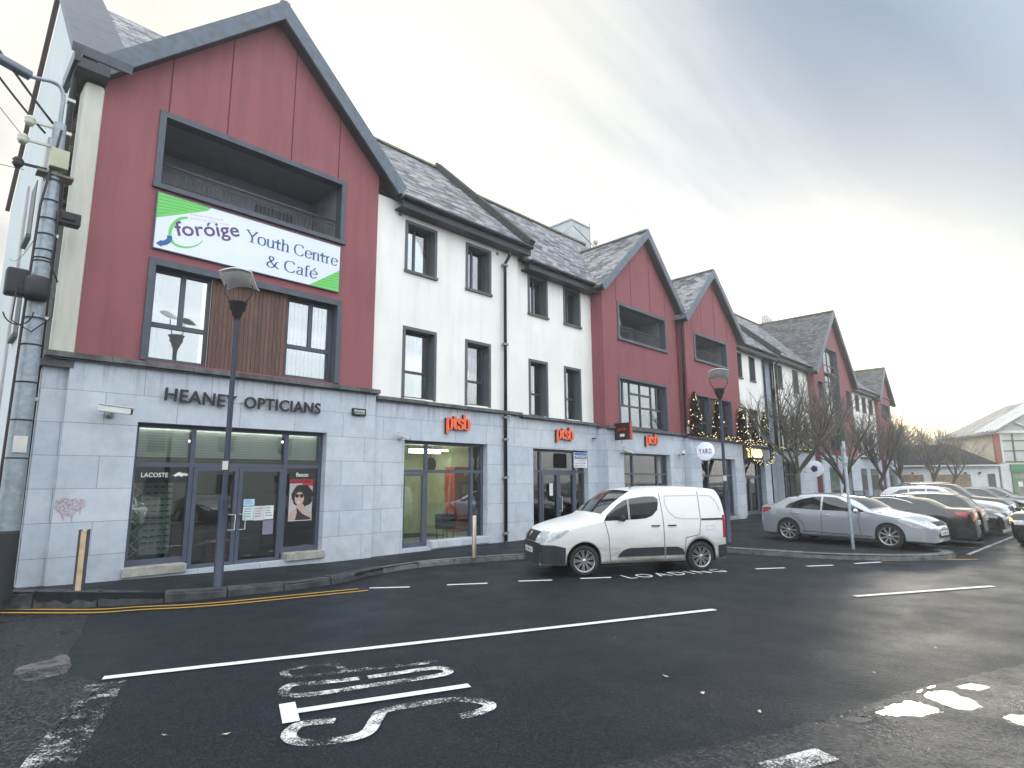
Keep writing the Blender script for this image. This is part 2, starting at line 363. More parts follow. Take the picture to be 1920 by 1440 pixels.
def dup(root, loc, rz, label, group=None, scale=None):
    r = root.copy(); COL.objects.link(r); r.location = loc; r.rotation_euler = (0, 0, rz); r['label'] = label
    if group: r['group'] = group
    if scale: r.scale = scale
    for ch in list(root.children):
        c = ch.copy(); COL.objects.link(c); c.parent = r
        for g in list(ch.children):
            d = g.copy(); COL.objects.link(d); d.parent = c
    return r
def letters(txt, width, height, depth, bold=0.0, spacing=1.0):
    """text as a solid mesh: returns verts (x, y, z) standing in XZ facing -Y, lower left at origin"""
    cu = bpy.data.curves.new('lettering', 'FONT'); cu.body = txt; cu.size = 1; cu.extrude = .02; cu.offset = bold; cu.space_character = spacing; cu.resolution_u = 3
    ob = bpy.data.objects.new('lettering', cu); COL.objects.link(ob)
    dg = bpy.context.evaluated_depsgraph_get(); dg.update(); me = bpy.data.meshes.new_from_object(ob.evaluated_get(dg))
    bpy.data.objects.remove(ob)
    xs = [v.co.x for v in me.vertices]; ys = [v.co.y for v in me.vertices]; zs = [v.co.z for v in me.vertices]
    x0, x1, y0, y1, z0, z1 = min(xs), max(xs), min(ys), max(ys), min(zs), max(zs)
    V = [((v.co.x - x0) / (x1 - x0) * width, -(v.co.z - z0) / max(1e-6, z1 - z0) * depth, (v.co.y - y0) / (y1 - y0) * height) for v in me.vertices]
    F = [tuple(p.vertices) for p in me.polygons]; bpy.data.meshes.remove(me); return V, F
def put(b, VF, x, y, z):
    V, F = VF; b.add([(a + x, c + y, d + z) for a, c, d in V], F)
# ------------------------------------------------------------ ground
def smooth(pts, n=6, closed=False):
    out = []; m = len(pts)
    for i in range(m if closed else m - 1):
        p = [Vector(pts[(i + k) % m]) if closed else Vector(pts[min(max(i + k, 0), m - 1)]) for k in (-1, 0, 1, 2)]
        for j in range(n):
            t = j / n
            out.append(.5 * ((2 * p[1]) + (-p[0] + p[2]) * t + (2 * p[0] - 5 * p[1] + 4 * p[2] - p[3]) * t * t + (-p[0] + 3 * p[1] - 3 * p[2] + p[3]) * t ** 3))
    if not closed: out.append(Vector(pts[-1]))
    return out
rng = random.Random(4)
b = B(); b.quad((-330, -330, -.16), (330, -330, -.16), (330, 330, -.16), (-330, 330, -.16))
struct(b.build('ground', M('distant_ground', (.06, .065, .05), .9)))
b = B(); b.quad((-60, -30, -.12), (130, -30, -.12), (130, 60, -.12), (-60, 60, -.12)); struct(b.build('road', ROAD))
# pavement in front of the shops
K = [(-9, 22.5, .18), (-4, 17.2, .18), (-.6, 14.6, .17), (1.28, 12.95, .16), (2.1, 12.25, .14), (3.25, 11.65, .05), (3.85, 11.48, .02), (4.75, 11.30, 0), (5.51, 11.17, 0), (6.43, 11.22, 0), (7.44, 11.58, 0), (8.5, 11.76, 0), (9.4, 11.68, 0), (10.4, 11.36, 0), (11.5, 10.97, 0), (14.2, 9.7, 0), (16.2, 8.35, 0), (16.42, 7.21, 0), (16.6, 5.85, 0), (17.0, 4.72, 0), (17.65, 3.72, 0), (18.4, 3.08, 0), (19.1, 2.9, 0), (19.6, 3.05, 0), (19.8, 3.4, 0)]
KS = smooth(K, 4)
poly = [(p.x, p.y, p.z) for p in KS] + [(21.4, 3.75, 0), (21.6, 8.6, 0), (24, 9.0, 0), (66, 9.0, 0), (66, 30, 0), (1.2, 30, .15), (-9, 30, .2)]
b = B(); b.slab(poly, -.3)
pv = b.build('pavement', PAVE); struct(pv)
bm = bmesh.new(); bm.from_mesh(pv.data); bmesh.ops.triangulate(bm, faces=[f for f in bm.faces if len(f.verts) > 4]); bm.to_mesh(pv.data); bm.free()
# kerb stones: separate worn blocks along the edge
def kerbs(name, path, width, drop, gap, mat, rough, seg):
    b = B(); L = [0]
    for i in range(1, len(path)): L.append(L[-1] + (path[i] - path[i - 1]).length)
    def pt(s):
        for i in range(1, len(path)):
            if L[i] >= s: t = (s - L[i - 1]) / (L[i] - L[i - 1]); return path[i - 1].lerp(path[i], t)
        return path[-1].copy()
    s = 0
    while s < L[-1] - .1:
        ln = seg * rng.uniform(.75, 1.2); e = min(s + ln, L[-1]); js = [s + gap, (s * 2 + e) / 3, (s + e * 2) / 3, e - gap]
        dz = rng.uniform(-rough, rough); do = rng.uniform(-rough, rough); rows = []
        for q in js:
            p = pt(q); t = (pt(q + .05) - pt(q - .05)); t.z = 0; t.normalize(); n = Vector((t.y, -t.x, 0))   # n points to the road
            r_ = rng.uniform(-rough, rough) * .5
            rows.append([p - n * width + Vector((0, 0, .012 + dz)), p + n * (do - .03) + Vector((0, 0, .012 + dz + r_)), p + n * (do + .012) + Vector((0, 0, -.03 + dz + r_)), Vector((p.x, p.y, -.2)) + n * (do + .03), Vector((p.x, p.y, -.2)) - n * width])
        vs = [q for r_ in rows for q in r_]; fs = []
        for i in range(3):
            for k in range(5): fs.append((i * 5 + k, i * 5 + (k + 1) % 5, i * 5 + 5 + (k + 1) % 5, i * 5 + 5 + k))
        fs += [(4, 3, 2, 1, 0), (15, 16, 17, 18, 19)]; b.add(vs, fs); s = e
    struct(b.build(name, mat))
iA = next(i for i, p in enumerate(KS) if p.x > 5.4); iB = next(i for i, p in enumerate(KS) if p.x > 7.6); iC = next(i for i, p in enumerate(KS) if p.x > 16.15)
kerbs('old_kerb', KS[:iB + 1], .22, .2, .012, KERBD, .018, .85)
kerbs('bay_kerb', KS[iB:iC + 1], .14, .2, .006, KERB, .006, .9)
kerbs('island_kerb', KS[iC:], .26, .2, .006, KERB, .006, .9)
# far island in the car park
isl = [gr(x, y, 0).to_tuple()[:2] for x, y in ((1822, 987), (1880, 993), (1899, 988), (1893, 979), (1850, 973))]
b = B(); b.slab(isl, -.3, 0); struct(b.build('car_park_island', M('island_slab', (.30, .31, .27), .8, var=.3)))
# rough old surface patches, each a thin sheet above the road
def sheet(name, pts, z, mat, jag=0, n=5):
    pts = smooth([(p[0], p[1], 0) for p in pts], n, True) if jag else [Vector((p[0], p[1], 0)) for p in pts]
    vs = []
    for p in pts: vs.append((p.x + rng.uniform(-jag, jag), p.y + rng.uniform(-jag, jag), z))
    b = B(); b.poly(vs); o = b.build(name, mat); bm = bmesh.new(); bm.from_mesh(o.data); bmesh.ops.triangulate(bm, faces=bm.faces[:]); bm.to_mesh(o.data); bm.free(); return struct(o)
seam = [gr(*p).to_tuple()[:2] for p in ((1010, 1470), (1125, 1440), (1260, 1412), (1410, 1385), (1500, 1362), (1560, 1342), (1640, 1318), (1710, 1296), (1820, 1268), (1920, 1246), (2100, 1200))]
edge = []
for i in range(len(seam) - 1):
    for t in range(14):
        a = Vector((*seam[i], 0)).lerp(Vector((*seam[i + 1], 0)), t / 14); edge.append((a.x + rng.uniform(-.02, .02), a.y + rng.uniform(-.02, .02)))
sheet('old_road_surface', edge + [(22, -1.2), (22, -8), (-12, -8), (-12, 6.5), (1.2, 4.6), (2.4, 3.9)], -.1185, ROUGH)
lft = [gr(*p).to_tuple()[:2] for p in ((165, 1152), (150, 1195), (122, 1235), (128, 1262), (185, 1280), (165, 1310), (120, 1350), (40, 1440), (0, 1480))]
sheet('side_road_surface', lft + [(-1.5, 5.2), (-12, 10), (-12, 24), (-4, 15.8), (.3, 13.2), (1.3, 12.4)], -.115, ROUGH)
# broken concrete patch, seam and puddles
pat = [gr(*p).to_tuple()[:2] for p in ((30, 1255), (85, 1240), (120, 1228), (132, 1240), (125, 1262), (70, 1276), (35, 1276))]
sheet('concrete_patch', pat, -.111, m_paint('broken_concrete', (.12, .115, .12), .55), .012)
b = B()
e2 = [Vector((x, y, -.1165)) for x, y in edge]
for i in range(len(e2) - 1):
    d = (e2[i + 1] - e2[i]).normalized(); n = Vector((-d.y, d.x, 0)); w0 = .006 + .02 * max(0, noise.noise(e2[i] * 1.3)); w1 = .006 + .02 * max(0, noise.noise(e2[i + 1] * 1.3))
    b.quad(e2[i] - n * w0, e2[i + 1] - n * w1, e2[i + 1] + n * w1, e2[i] + n * w0)
struct(b.build('road_seam', M('tar_seam', (.012, .012, .013), .5)))
_w = NT('puddle_water'); _g = _w.n('ShaderNodeBsdfGlossy'); _g.inputs['Roughness'].default_value = .02; _g.inputs['Color'].default_value = (.95, .95, .92, 1); _d = _w.n('ShaderNodeBsdfDiffuse'); _d.inputs[0].default_value = (.03, .03, .03, 1)
_f = _w.n('ShaderNodeFresnel'); _f.inputs[0].default_value = 1.33; _m = _w.n('ShaderNodeMixShader'); _w.l(_w.math('MINIMUM', _w.math('ADD', _w.math('MULTIPLY', _f.outputs[0], 1.3), .04), 1.0), _m.inputs[0]); _w.l(_d.outputs[0], _m.inputs[1]); _w.l(_g.outputs[0], _m.inputs[2]); _w.l(_m.outputs[0], _w.out.inputs[0]); WATER = _w.m
PUD = []
for q in (((1640, 1338), (1665, 1330), (1690, 1322), (1712, 1316), (1735, 1322), (1760, 1331), (1740, 1338), (1700, 1342)), ((1740, 1308), (1752, 1299), (1775, 1295), (1800, 1306), (1832, 1318), (1826, 1328), (1790, 1327), (1762, 1318)), ((1880, 1346), (1915, 1341), (1970, 1350), (1970, 1368), (1915, 1360)), ((1800, 1290), (1830, 1283), (1850, 1287), (1825, 1294)), ((1580, 1352), (1610, 1344), (1630, 1347), (1600, 1356))):
    P = [Vector((*gr(*p).to_tuple()[:2], 0)) for p in q]; c = sum(P, Vector()) / len(P); PUD.append((c, sorted((math.atan2(p.y - c.y, p.x - c.x), (p - c).length) for p in P)))
    b = B(); b.add([tuple(c + (p - c) * 1.6 + Vector((0, 0, -.1172))) for p in smooth(P, 5, True)], [tuple(range(5 * len(P)))]); struct(b.build('puddle', WATER))
def dip(x, y):
    best = 0
    for c, tab in PUD:
        dx, dy = x - c.x, y - c.y; d = sqrt(dx * dx + dy * dy)
        if d > 1.2: continue
        a = math.atan2(dy, dx); n = len(tab)
        for i in range(n):
            a0, r0_ = tab[i - 1]; a1, r1_ = tab[i]
            if i == 0: a0 -= 2 * pi
            if a0 <= a <= a1: break
        else: a0, r0_ = tab[-1]; a1, r1_ = tab[0]; a1 += 2 * pi
        R_ = r0_ + (r1_ - r0_) * (a - a0) / max(1e-6, a1 - a0); t = max(0, min(1, (1.35 - d / R_) / .6)); best = max(best, t * t * (3 - 2 * t))
    return best
def seam_y(x):
    for (xa, ya), (xb, yb) in zip(edge, edge[1:]):
        if xa <= x <= xb: return ya + (yb - ya) * (x - xa) / max(1e-6, xb - xa)
    return None
st_ = .022; nx_, ny_ = int((9.6 - 2.9) / st_), int((3.35 + 1.2) / st_); vs = []; idx = {}; fs = []; sy = [seam_y(2.9 + i * st_) for i in range(nx_)]
for i in range(nx_):
    x = 2.9 + i * st_
    for j in range(ny_):
        y = -1.2 + j * st_
        if sy[i] is None or y > sy[i] - .02 + .03 * noise.noise(Vector((x * 9, y * 9, 0))): continue
        q = Vector((x + rng.uniform(-.006, .006), y + rng.uniform(-.006, .006), 0)); z = -.1125 + .0035 * noise.noise(q * 2.2) + .0035 * noise.noise(q * 11) + .0045 * noise.noise(q * 34) + rng.uniform(-.0012, .0012) - .0085 * dip(x, y)
        idx[(i, j)] = len(vs); vs.append((q.x, q.y, z))
for (i, j), k in idx.items():
    a_, b_, c_ = idx.get((i + 1, j)), idx.get((i + 1, j + 1)), idx.get((i, j + 1))
    if None not in (a_, b_, c_): fs.append((k, a_, b_, c_))
b = B(); b.smooth = True; b.add(vs, fs); struct(b.build('broken_road_surface', ROUGH))
# road markings
def strip(b, a, c, w, z=-.1145):
    a = Vector((a[0], a[1], z)); c = Vector((c[0], c[1], z)); d = (c - a).normalized(); n = Vector((-d.y, d.x, 0)) * w / 2; L = (c - a).length; k = max(1, int(L / .25)); vs = []
    for i in range(k + 1):
        p = a.lerp(c, i / k); vs += [p - n * rng.uniform(.94, 1.04), p + n * rng.uniform(.94, 1.04)]
    b.add(vs, [(2 * i, 2 * i + 2, 2 * i + 3, 2 * i + 1) for i in range(k)])
def mark(name, segs, w, mat, z=-.1145):
    b = B()
    for a, c in segs: strip(b, a, c, w, z)
    return struct(b.build(name, mat))
g2 = lambda *p: gr(*p).to_tuple()[:2]
mark('centre_line', [(g2(193, 1273), g2(1340, 1144)), (g2(1603, 1119), g2(1862, 1100))], .12, PAINT, -.108)
mark('bay_dash_line', [(g2(*a), g2(*c)) for a, c in (((693, 1103), (768, 1101)), ((838, 1097), (914, 1094)), ((972, 1090), (1035, 1088)), ((1088, 1085), (1146, 1083)), ((1417, 1067), (1471, 1065)), ((1513, 1062), (1562, 1060)), ((1603, 1057), (1652, 1054)))], .10, PAINT)
b = B()
for row in (((-2, 1143.5), (172, 1144), (260, 1139), (350, 1135), (430, 1129), (500, 1122), (600, 1112), (672, 1105)), ((-2, 1150), (172, 1150), (260, 1144.5), (350, 1140), (430, 1134), (500, 1127), (600, 1117), (690, 1108))):
    pts = smooth([(*g2(*p), 0) for p in row], 5)
    for i in range(len(pts) - 1): strip(b, pts[i], pts[i + 1], .085, -.108)
struct(b.build('double_yellow_line', YELLOW))
mark('bay_end_yellow_line', [(g2(1655, 1051.5), g2(1835, 1049))], .1, YELLOW, -.113)
mark('stop_line', [(g2(200, 1282), g2(82, 1446))], .34, PAINTV, -.108)
mark('give_way_line', [(g2(1440, 1446), g2(1552, 1417))], .2, PAINTW, -.1055)
mark('parking_bay_line', [((24.9, 7.8), g2(1845, 1018)), ((27.6, 8), (27.6, 2.8)), ((30.2, 8), (30.2, 2.8)), ((22.2, 8), (22.2, 2.8)), ((38.6, 8.3), (38.6, 3)), ((41.2, 8.3), (41.2, 3)), (g2(1815, 1040), (32.9, 2.1))], .1, PAINTO)
# word painted on the road: STOP, tall letters running along the lane
def ribbon(b, pts, w, z=-.108, closed=False, wf=None):
    n = len(pts); vs = []
    for i in range(n):
        a = pts[(i - 1) % n] if closed else pts[max(i - 1, 0)]; c = pts[(i + 1) % n] if closed else pts[min(i + 1, n - 1)]
        d = (Vector(c) - Vector(a)).normalized(); m = Vector((-d.y, d.x)) * (w if wf is None else wf(d)) / 2; p = Vector(pts[i])
        vs += [(p.x - m.x, p.y - m.y, z), (p.x + m.x, p.y + m.y, z)]
    b.add(vs, [(2 * i, 2 * i + 1, (2 * i + 3) % (2 * n), (2 * i + 2) % (2 * n)) for i in range(n if closed else n - 1)])
def pxs(q, n=8, closed=False): return [v.to_2d() for v in smooth([(*g2(*p), 0) for p in q], n, closed)]
b = B(); ribbon(b, pxs(((628, 1354), (600, 1356), (560, 1362), (541, 1380), (556, 1393), (600, 1394), (660, 1386), (690, 1374), (706, 1350), (722, 1334), (790, 1322), (850, 1314), (905, 1318), (918, 1328), (890, 1340), (862, 1346))), .12); struct(b.build('stop_letter', PAINTW))
b = B(); ribbon(b, pxs(((553, 1336), (880, 1287)), 1), .11); ribbon(b, pxs(((538, 1321), (546, 1357)), 1), .14, -.1065); struct(b.build('stop_letter', PAINT))
b = B(); ribbon(b, pxs(((690, 1272), (800, 1256), (835, 1256), (838, 1264), (800, 1272), (690, 1288), (600, 1302), (545, 1306), (532, 1298), (548, 1286), (600, 1282)), 6, True), .11); struct(b.build('stop_letter', PAINTW))
b = B(); ribbon(b, pxs(((822, 1242), (760, 1249), (680, 1257), (600, 1266), (536, 1272)), 4), .10); ribbon(b, pxs(((540, 1273), (533, 1262), (555, 1255), (600, 1249), (635, 1249), (640, 1257), (655, 1259))), .09, -.1068); struct(b.build('stop_letter', PAINTV))
# word painted in the loading bay
A0 = Vector((*g2(1182, 1085.5), 0)); A1 = Vector((*g2(1366, 1072.5), 0)); dr = (A1 - A0).normalized(); up = Vector((-dr.y, dr.x, 0))
V, F = letters('LOADING', (A1 - A0).length, .42, .004, -.012, 1.25)
b = B(); b.add([tuple(A0 + dr * v[0] + up * v[2] + Vector((0, 0, -.112 - v[1]))) for v in V], F); struct(b.build('loading_lettering', PAINT))
# small litter and leaves on the road
LEAF = M('dead_leaf', (.45, .40, .30), .8, var=.4)
for px, py, s in ((1250, 1268, .05), (1318, 1300, .03), (1152, 1196, .02), (446, 1175, .03), (310, 1378, .035), (424, 1376, .04), (1755, 1215, .03), (1425, 1335, .03), (1640, 1262, .03)):
    p = gr(px, py, -.105); b = B(); a = rng.uniform(0, 6)
    b.add([(p.x + s * cos(a + t) * (1 if k % 2 else .45), p.y + s * sin(a + t) * (1 if k % 2 else .45), p.z + .012 * (k % 2)) for k, t in enumerate((0, 1.2, 2.4, 3.6, 4.8))], [(0, 1, 2, 3, 4)])
    tag(b.build('fallen_leaf', LEAF), 'tiny pale dead leaf lying on the wet road', 'leaf', group='leaves and scraps scattered on the road')
# ------------------------------------------------------------ building kit
def top_at(tp, x):
    for i in range(len(tp) - 1):
        if tp[i][0] - 1e-6 <= x <= tp[i + 1][0] + 1e-6:
            t = (x - tp[i][0]) / max(1e-9, tp[i + 1][0] - tp[i][0]); return tp[i][1] * (1 - t) + tp[i + 1][1] * t
    return tp[-1][1]
def skin(b, x0, x1, z0, tp, holes, y, rev):
    xs = sorted({x0, x1} | {h[k] for h in holes for k in (0, 1)} | {p[0] for p in tp if x0 < p[0] < x1})
    for xa, xb in zip(xs, xs[1:]):
        if xb - xa < 1e-5: continue
        z = z0
        for h in sorted((h for h in holes if h[0] <= xa + 1e-6 and h[1] >= xb - 1e-6), key=lambda h: h[2]):
            if h[2] > z + 1e-5: b.quad((xa, y, z), (xb, y, z), (xb, y, h[2]), (xa, y, h[2]))
            z = h[3]
        b.quad((xa, y, z), (xb, y, z), (xb, y, top_at(tp, xb)), (xa, y, top_at(tp, xa)))
    for a, c, d, e in [h[:4] for h in holes]:
        r = y + rev
        b.quad((a, y, d), (a, y, e), (a, r, e), (a, r, d)); b.quad((c, y, e), (c, y, d), (c, r, d), (c, r, e))
        b.quad((a, y, e), (c, y, e), (c, r, e), (a, r, e)); b.quad((c, y, d), (a, y, d), (a, r, d), (c, r, d))
def shell(b, x0, x1, z0, tp, y, yb, sides='lr'):
    if 'l' in sides: b.quad((x0, y, z0), (x0, y, tp[0][1]), (x0, yb, tp[0][1]), (x0, yb, z0))
    if 'r' in sides: b.quad((x1, y, z0), (x1, yb, z0), (x1, yb, tp[-1][1]), (x1, y, tp[-1][1]))
    if 'b' in sides: b.poly([(x1, yb, z0), (x0, yb, z0)] + [(x, yb, z) for x, z in tp])
def px_rect(ul, lr, Y):
    a = at(*ul, Y); c = at(*lr, Y); return (a[0], c[0], c[1], a[1])
def window(root, rect, y, rev=.14, cols=(), rows=(), frame=FRAME2, sur=TRIM, curtain=None, sub=None, sill=True, surw=.085, glass=None, fw=.055):
    """frame set back in its opening; cols/rows: mullions as fractions, sub: list of (fx, f0, f1) short mullions"""
    x0, x1, z0, z1 = rect; yf = y + rev; b = B(); W = x1 - x0; H = z1 - z0
    for a, c, d, e in ((x0, x0 + fw, z0, z1), (x1 - fw, x1, z0, z1), (x0 + fw, x1 - fw, z1 - fw, z1), (x0 + fw, x1 - fw, z0, z0 + fw * 1.3)): b.box(a, c, yf, yf + .07, d, e)
    for r_ in rows: b.box(x0 + fw, x1 - fw, yf - .008, yf + .07, z0 + H * r_ - fw * .6, z0 + H * r_ + fw * .6)
    for c_ in cols: b.box(x0 + W * c_ - fw * .6, x0 + W * c_ + fw * .6, yf - .004, yf + .068, z0 + fw, z1 - fw)
    for fx, fa, fb in (sub or ()): b.box(x0 + W * fx - fw * .6, x0 + W * fx + fw * .6, yf - .004, yf + .068, z0 + H * fa, z0 + H * fb)
    if sur is not None and surw:
        b.k = 1
        for a, c, d, e in ((x0 - surw, x0, z0 - surw * .3, z1 + surw), (x1, x1 + surw, z0 - surw * .3, z1 + surw), (x0, x1, z1, z1 + surw)): b.box(a if a != x1 else a - .004, c if c != x0 else c + .004, y - .025, y + .03, d if d != z1 else d - .004, e)
        for a, c, d, e in ((x0, x0 + .012, z0, z1), (x1 - .012, x1, z0, z1), (x0 + .012, x1 - .012, z1 - .012, z1)): b.box(a, c, y + .03, yf, d, e)
    w_ = b.build('window', [frame, sur or frame], root)
    p = B(); p.box(x0 + fw * .5, x1 - fw * .5, yf + .03, yf + .036, z0 + fw * .5, z1 - fw * .5); p.build('pane', glass or GLASS, w_)
    if sill: s = B(); s.box(x0 - surw - .02, x1 + surw + .02, y - .07, y + rev, z0 - .075, z0 - .003); s.build('sill', M('slate_sill', (.10, .105, .10), .7, var=.3), w_)
    for cu in (curtain or ()):
        f0_, f1_, g0, g1, mat = cu; c = B(); n = max(2, int((f1_ - f0_) * W / .05)); yy = yf + .16
        if mat is CURT:
            vs = []
            for i in range(n + 1):
                x = x0 + W * (f0_ + (f1_ - f0_) * i / n); vs += [(x, yy + .025 * (i % 2), z0 + H * g0), (x, yy + .025 * (i % 2), z0 + H * g1)]
            c.add(vs, [(2 * i, 2 * i + 2, 2 * i + 3, 2 * i + 1) for i in range(n)])
        else: c.box(x0 + W * f0_, x0 + W * f1_, yy, yy + .01, z0 + H * g0, z0 + H * g1)
        c.build('curtain' if mat is CURT else 'blind', mat, w_)
    return w_
def gable_roof(root, e0, e1, ap, yf, yb, over=.3, th=.10, board=.30, bm_=LEAD, ridge=True):
    """pitched cross roof with bargeboards; e0, e1, ap = (x, z) of eaves and apex"""
    b = B()
    for e in (e0, e1):
        s = -1 if e is e0 else 1; d = Vector((ap[0] - e[0], 0, ap[1] - e[1])).normalized(); n = Vector((-d.z * (1 if s < 0 else -1), 0, d.x * (1 if s < 0 else -1)))
        if n.z < 0: n = -n
        a = Vector((e[0], 0, e[1])) - d * .12; c = Vector((ap[0], 0, ap[1]))
        q = [(p + n * h) for p, h in ((a, 0), (c, 0), (c, th), (a, th))]
        vs = [(p.x, yf - over, p.z) for p in q] + [(p.x, yb, p.z) for p in q]
        b.add(vs, [(0, 1, 2, 3), (7, 6, 5, 4), (3, 2, 6, 7), (0, 4, 5, 1), (0, 3, 7, 4), (1, 5, 6, 2)])
    r = b.build('roof', ROOFM[0], root)
    if ridge:
        k = B(); k.beam((ap[0], yf - over - .02, ap[1] + th + .03), (ap[0], yb, ap[1] + th + .03), .22, .07); k.build('ridge_tile', M('ridge_tile', (.16, .16, .13), .8, var=.4, vs=4), r)
    for e in (e0, e1):
        s = -1 if e is e0 else 1; d = Vector((ap[0] - e[0], 0, ap[1] - e[1])).normalized(); n = Vector((-d.z, 0, d.x)) * (-s)
        if n.z < 0: n = -n
        g = B(); a = Vector((e[0], 0, e[1])) - d * .15; c = Vector((ap[0], 0, ap[1]))
        up = th + .02; dn = board - th; c_up = Vector((ap[0], 0, ap[1] + up / n.z)); c_dn = Vector((ap[0], 0, ap[1] - dn / n.z))
        prof = [a + n * up, c_up, c_dn, a - n * dn]
        vs = [(p.x, yf - over - .05, p.z) for p in prof] + [(p.x, yf - over + .02, p.z) for p in prof]
        g.add(vs, [(0, 1, 2, 3), (7, 6, 5, 4)] + [(i, (i + 1) % 4, 4 + (i + 1) % 4, 4 + i) for i in range(4)])
        g.build('bargeboard', bm_, root)
        f = B(); a2 = a - n * dn * .9; c2 = Vector((ap[0], 0, ap[1] - dn * .9 / n.z))
        f.add([(a2.x, yf - over + .02, a2.z), (c2.x, yf - over + .02, c2.z), (c2.x, yf, c2.z), (a2.x, yf, a2.z)] + [(a2.x, yf - over + .02, a2.z + .05), (c2.x, yf - over + .02, c2.z + .05), (c2.x, yf, c2.z + .05), (a2.x, yf, a2.z + .05)], [(0, 1, 2, 3), (7, 6, 5, 4), (0, 3, 7, 4), (0, 4, 5, 1), (2, 1, 5, 6)])
        f.build('soffit', SOFFIT, root)
def main_roof(root, x0, x1, ye, ze, yr, zr, yb=None, zb=None, th=.1):
    b = B(); d = Vector((0, yr - ye, zr - ze)).normalized(); n = Vector((0, -d.z, d.y))
    a = Vector((0, ye, ze)); c = Vector((0, yr, zr)); q = [a, c, Vector((0, yr, zr + th / n.z)), a + n * th]
    b.add([(x, p.y, p.z) for x in (x0, x1) for p in q], [(0, 1, 2, 3), (7, 6, 5, 4), (3, 2, 6, 7), (0, 4, 5, 1), (0, 3, 7, 4), (1, 5, 6, 2)])
    yb = yb or 2 * yr - ye; zb = zb or ze
    q = [(yr, zr), (yb, zb), (yb, zb + th), (yr, zr + th / n.z)]
    b.add([(x, p[0], p[1]) for x in (x0, x1) for p in q], [(3, 2, 1, 0), (4, 5, 6, 7), (2, 3, 7, 6), (1, 0, 4, 5), (0, 3, 7, 4), (2, 1, 5, 6)])
    r = b.build('roof', SLATE, root)
    k = B(); k.beam((x0, yr, zr + th / n.z + .02), (x1, yr, zr + th / n.z + .02), .24, .08); k.build('ridge_tile', M('ridge_tile', (.16, .16, .13), .8), r)
def eaves(root, x0, x1, y, z, h=.26, out=.38):
    f = B(); f.box(x0, x1, y - out, y - .002, z - h, z - h + .03); f.box(x0, x1, y - out - .03, y - out, z - h - .01, z); f.build('fascia', SOFFIT, root)
    g = B(); prof = [(-.075, .0), (-.07, -.05), (-.035, -.085), (0, -.095), (.035, -.085), (.07, -.05), (.075, 0)]
    vs = [(x, y - out - .11 + p, z + .03 + q) for x in (x0, x1) for p, q in prof]; n = len(prof)
    g.add(vs, [(i, i + 1, n + i + 1, n + i) for i in range(n - 1)] + [tuple(range(n - 1, -1, -1)), tuple(range(n, 2 * n))]); g.build('gutter', GUT, root)
def ledge(root, x0, x1, y, z, out=.14, h=.10, dz=0.0):
    """weathered string course made of stone lengths"""
    b = B(); x = x0
    while x < x1 - .02:
        e = min(x + rng.uniform(1.0, 1.6), x1); 
        if x1 - e < .3: e = x1
        t = rng.uniform(-.012, .012); b.box(x, e - .006, y - out + t, y + .05, z - h + t * .5 + dz * (x - x0), z + t * .5 + dz * (e - x0)); x = e
    b.box(x0, x1, y - out + .05, y + .04, z - h - .03, z - h - .002 - .012)
    return b.build('stone_ledge', LEDGE, root)
def downpipe(root, x, y, z0, z1, brk=(), w=.05, clips=(), mat=GUT, name='downpipe', cream=False):
    b = B(); b.tube([(x, y - .28, z1 + .25), (x, y - .28, z1 + .12), (x, y - .07, z1 - .1), (x, y - .07, z0)], w, 10); o = b.build(name, mat, root)
    if clips:
        c = B()
        for z in clips: c.box(x - w * 1.7, x + w * 1.7, y - .13, y + .01, z - .035, z + .035)
        c.split('pipe_clip', M('pale_clip', (.25, .25, .24), .7), o)
    return o
def groove(root, lines, y, mat):
    b = B()
    for x, z0, z1 in lines: b.box(x - .011, x + .011, y - .006, y + .002, z0, z1)
    b.split('expansion_joint', mat, root)
JOINT = M('joint_line', (.07, .022, .03), .9)
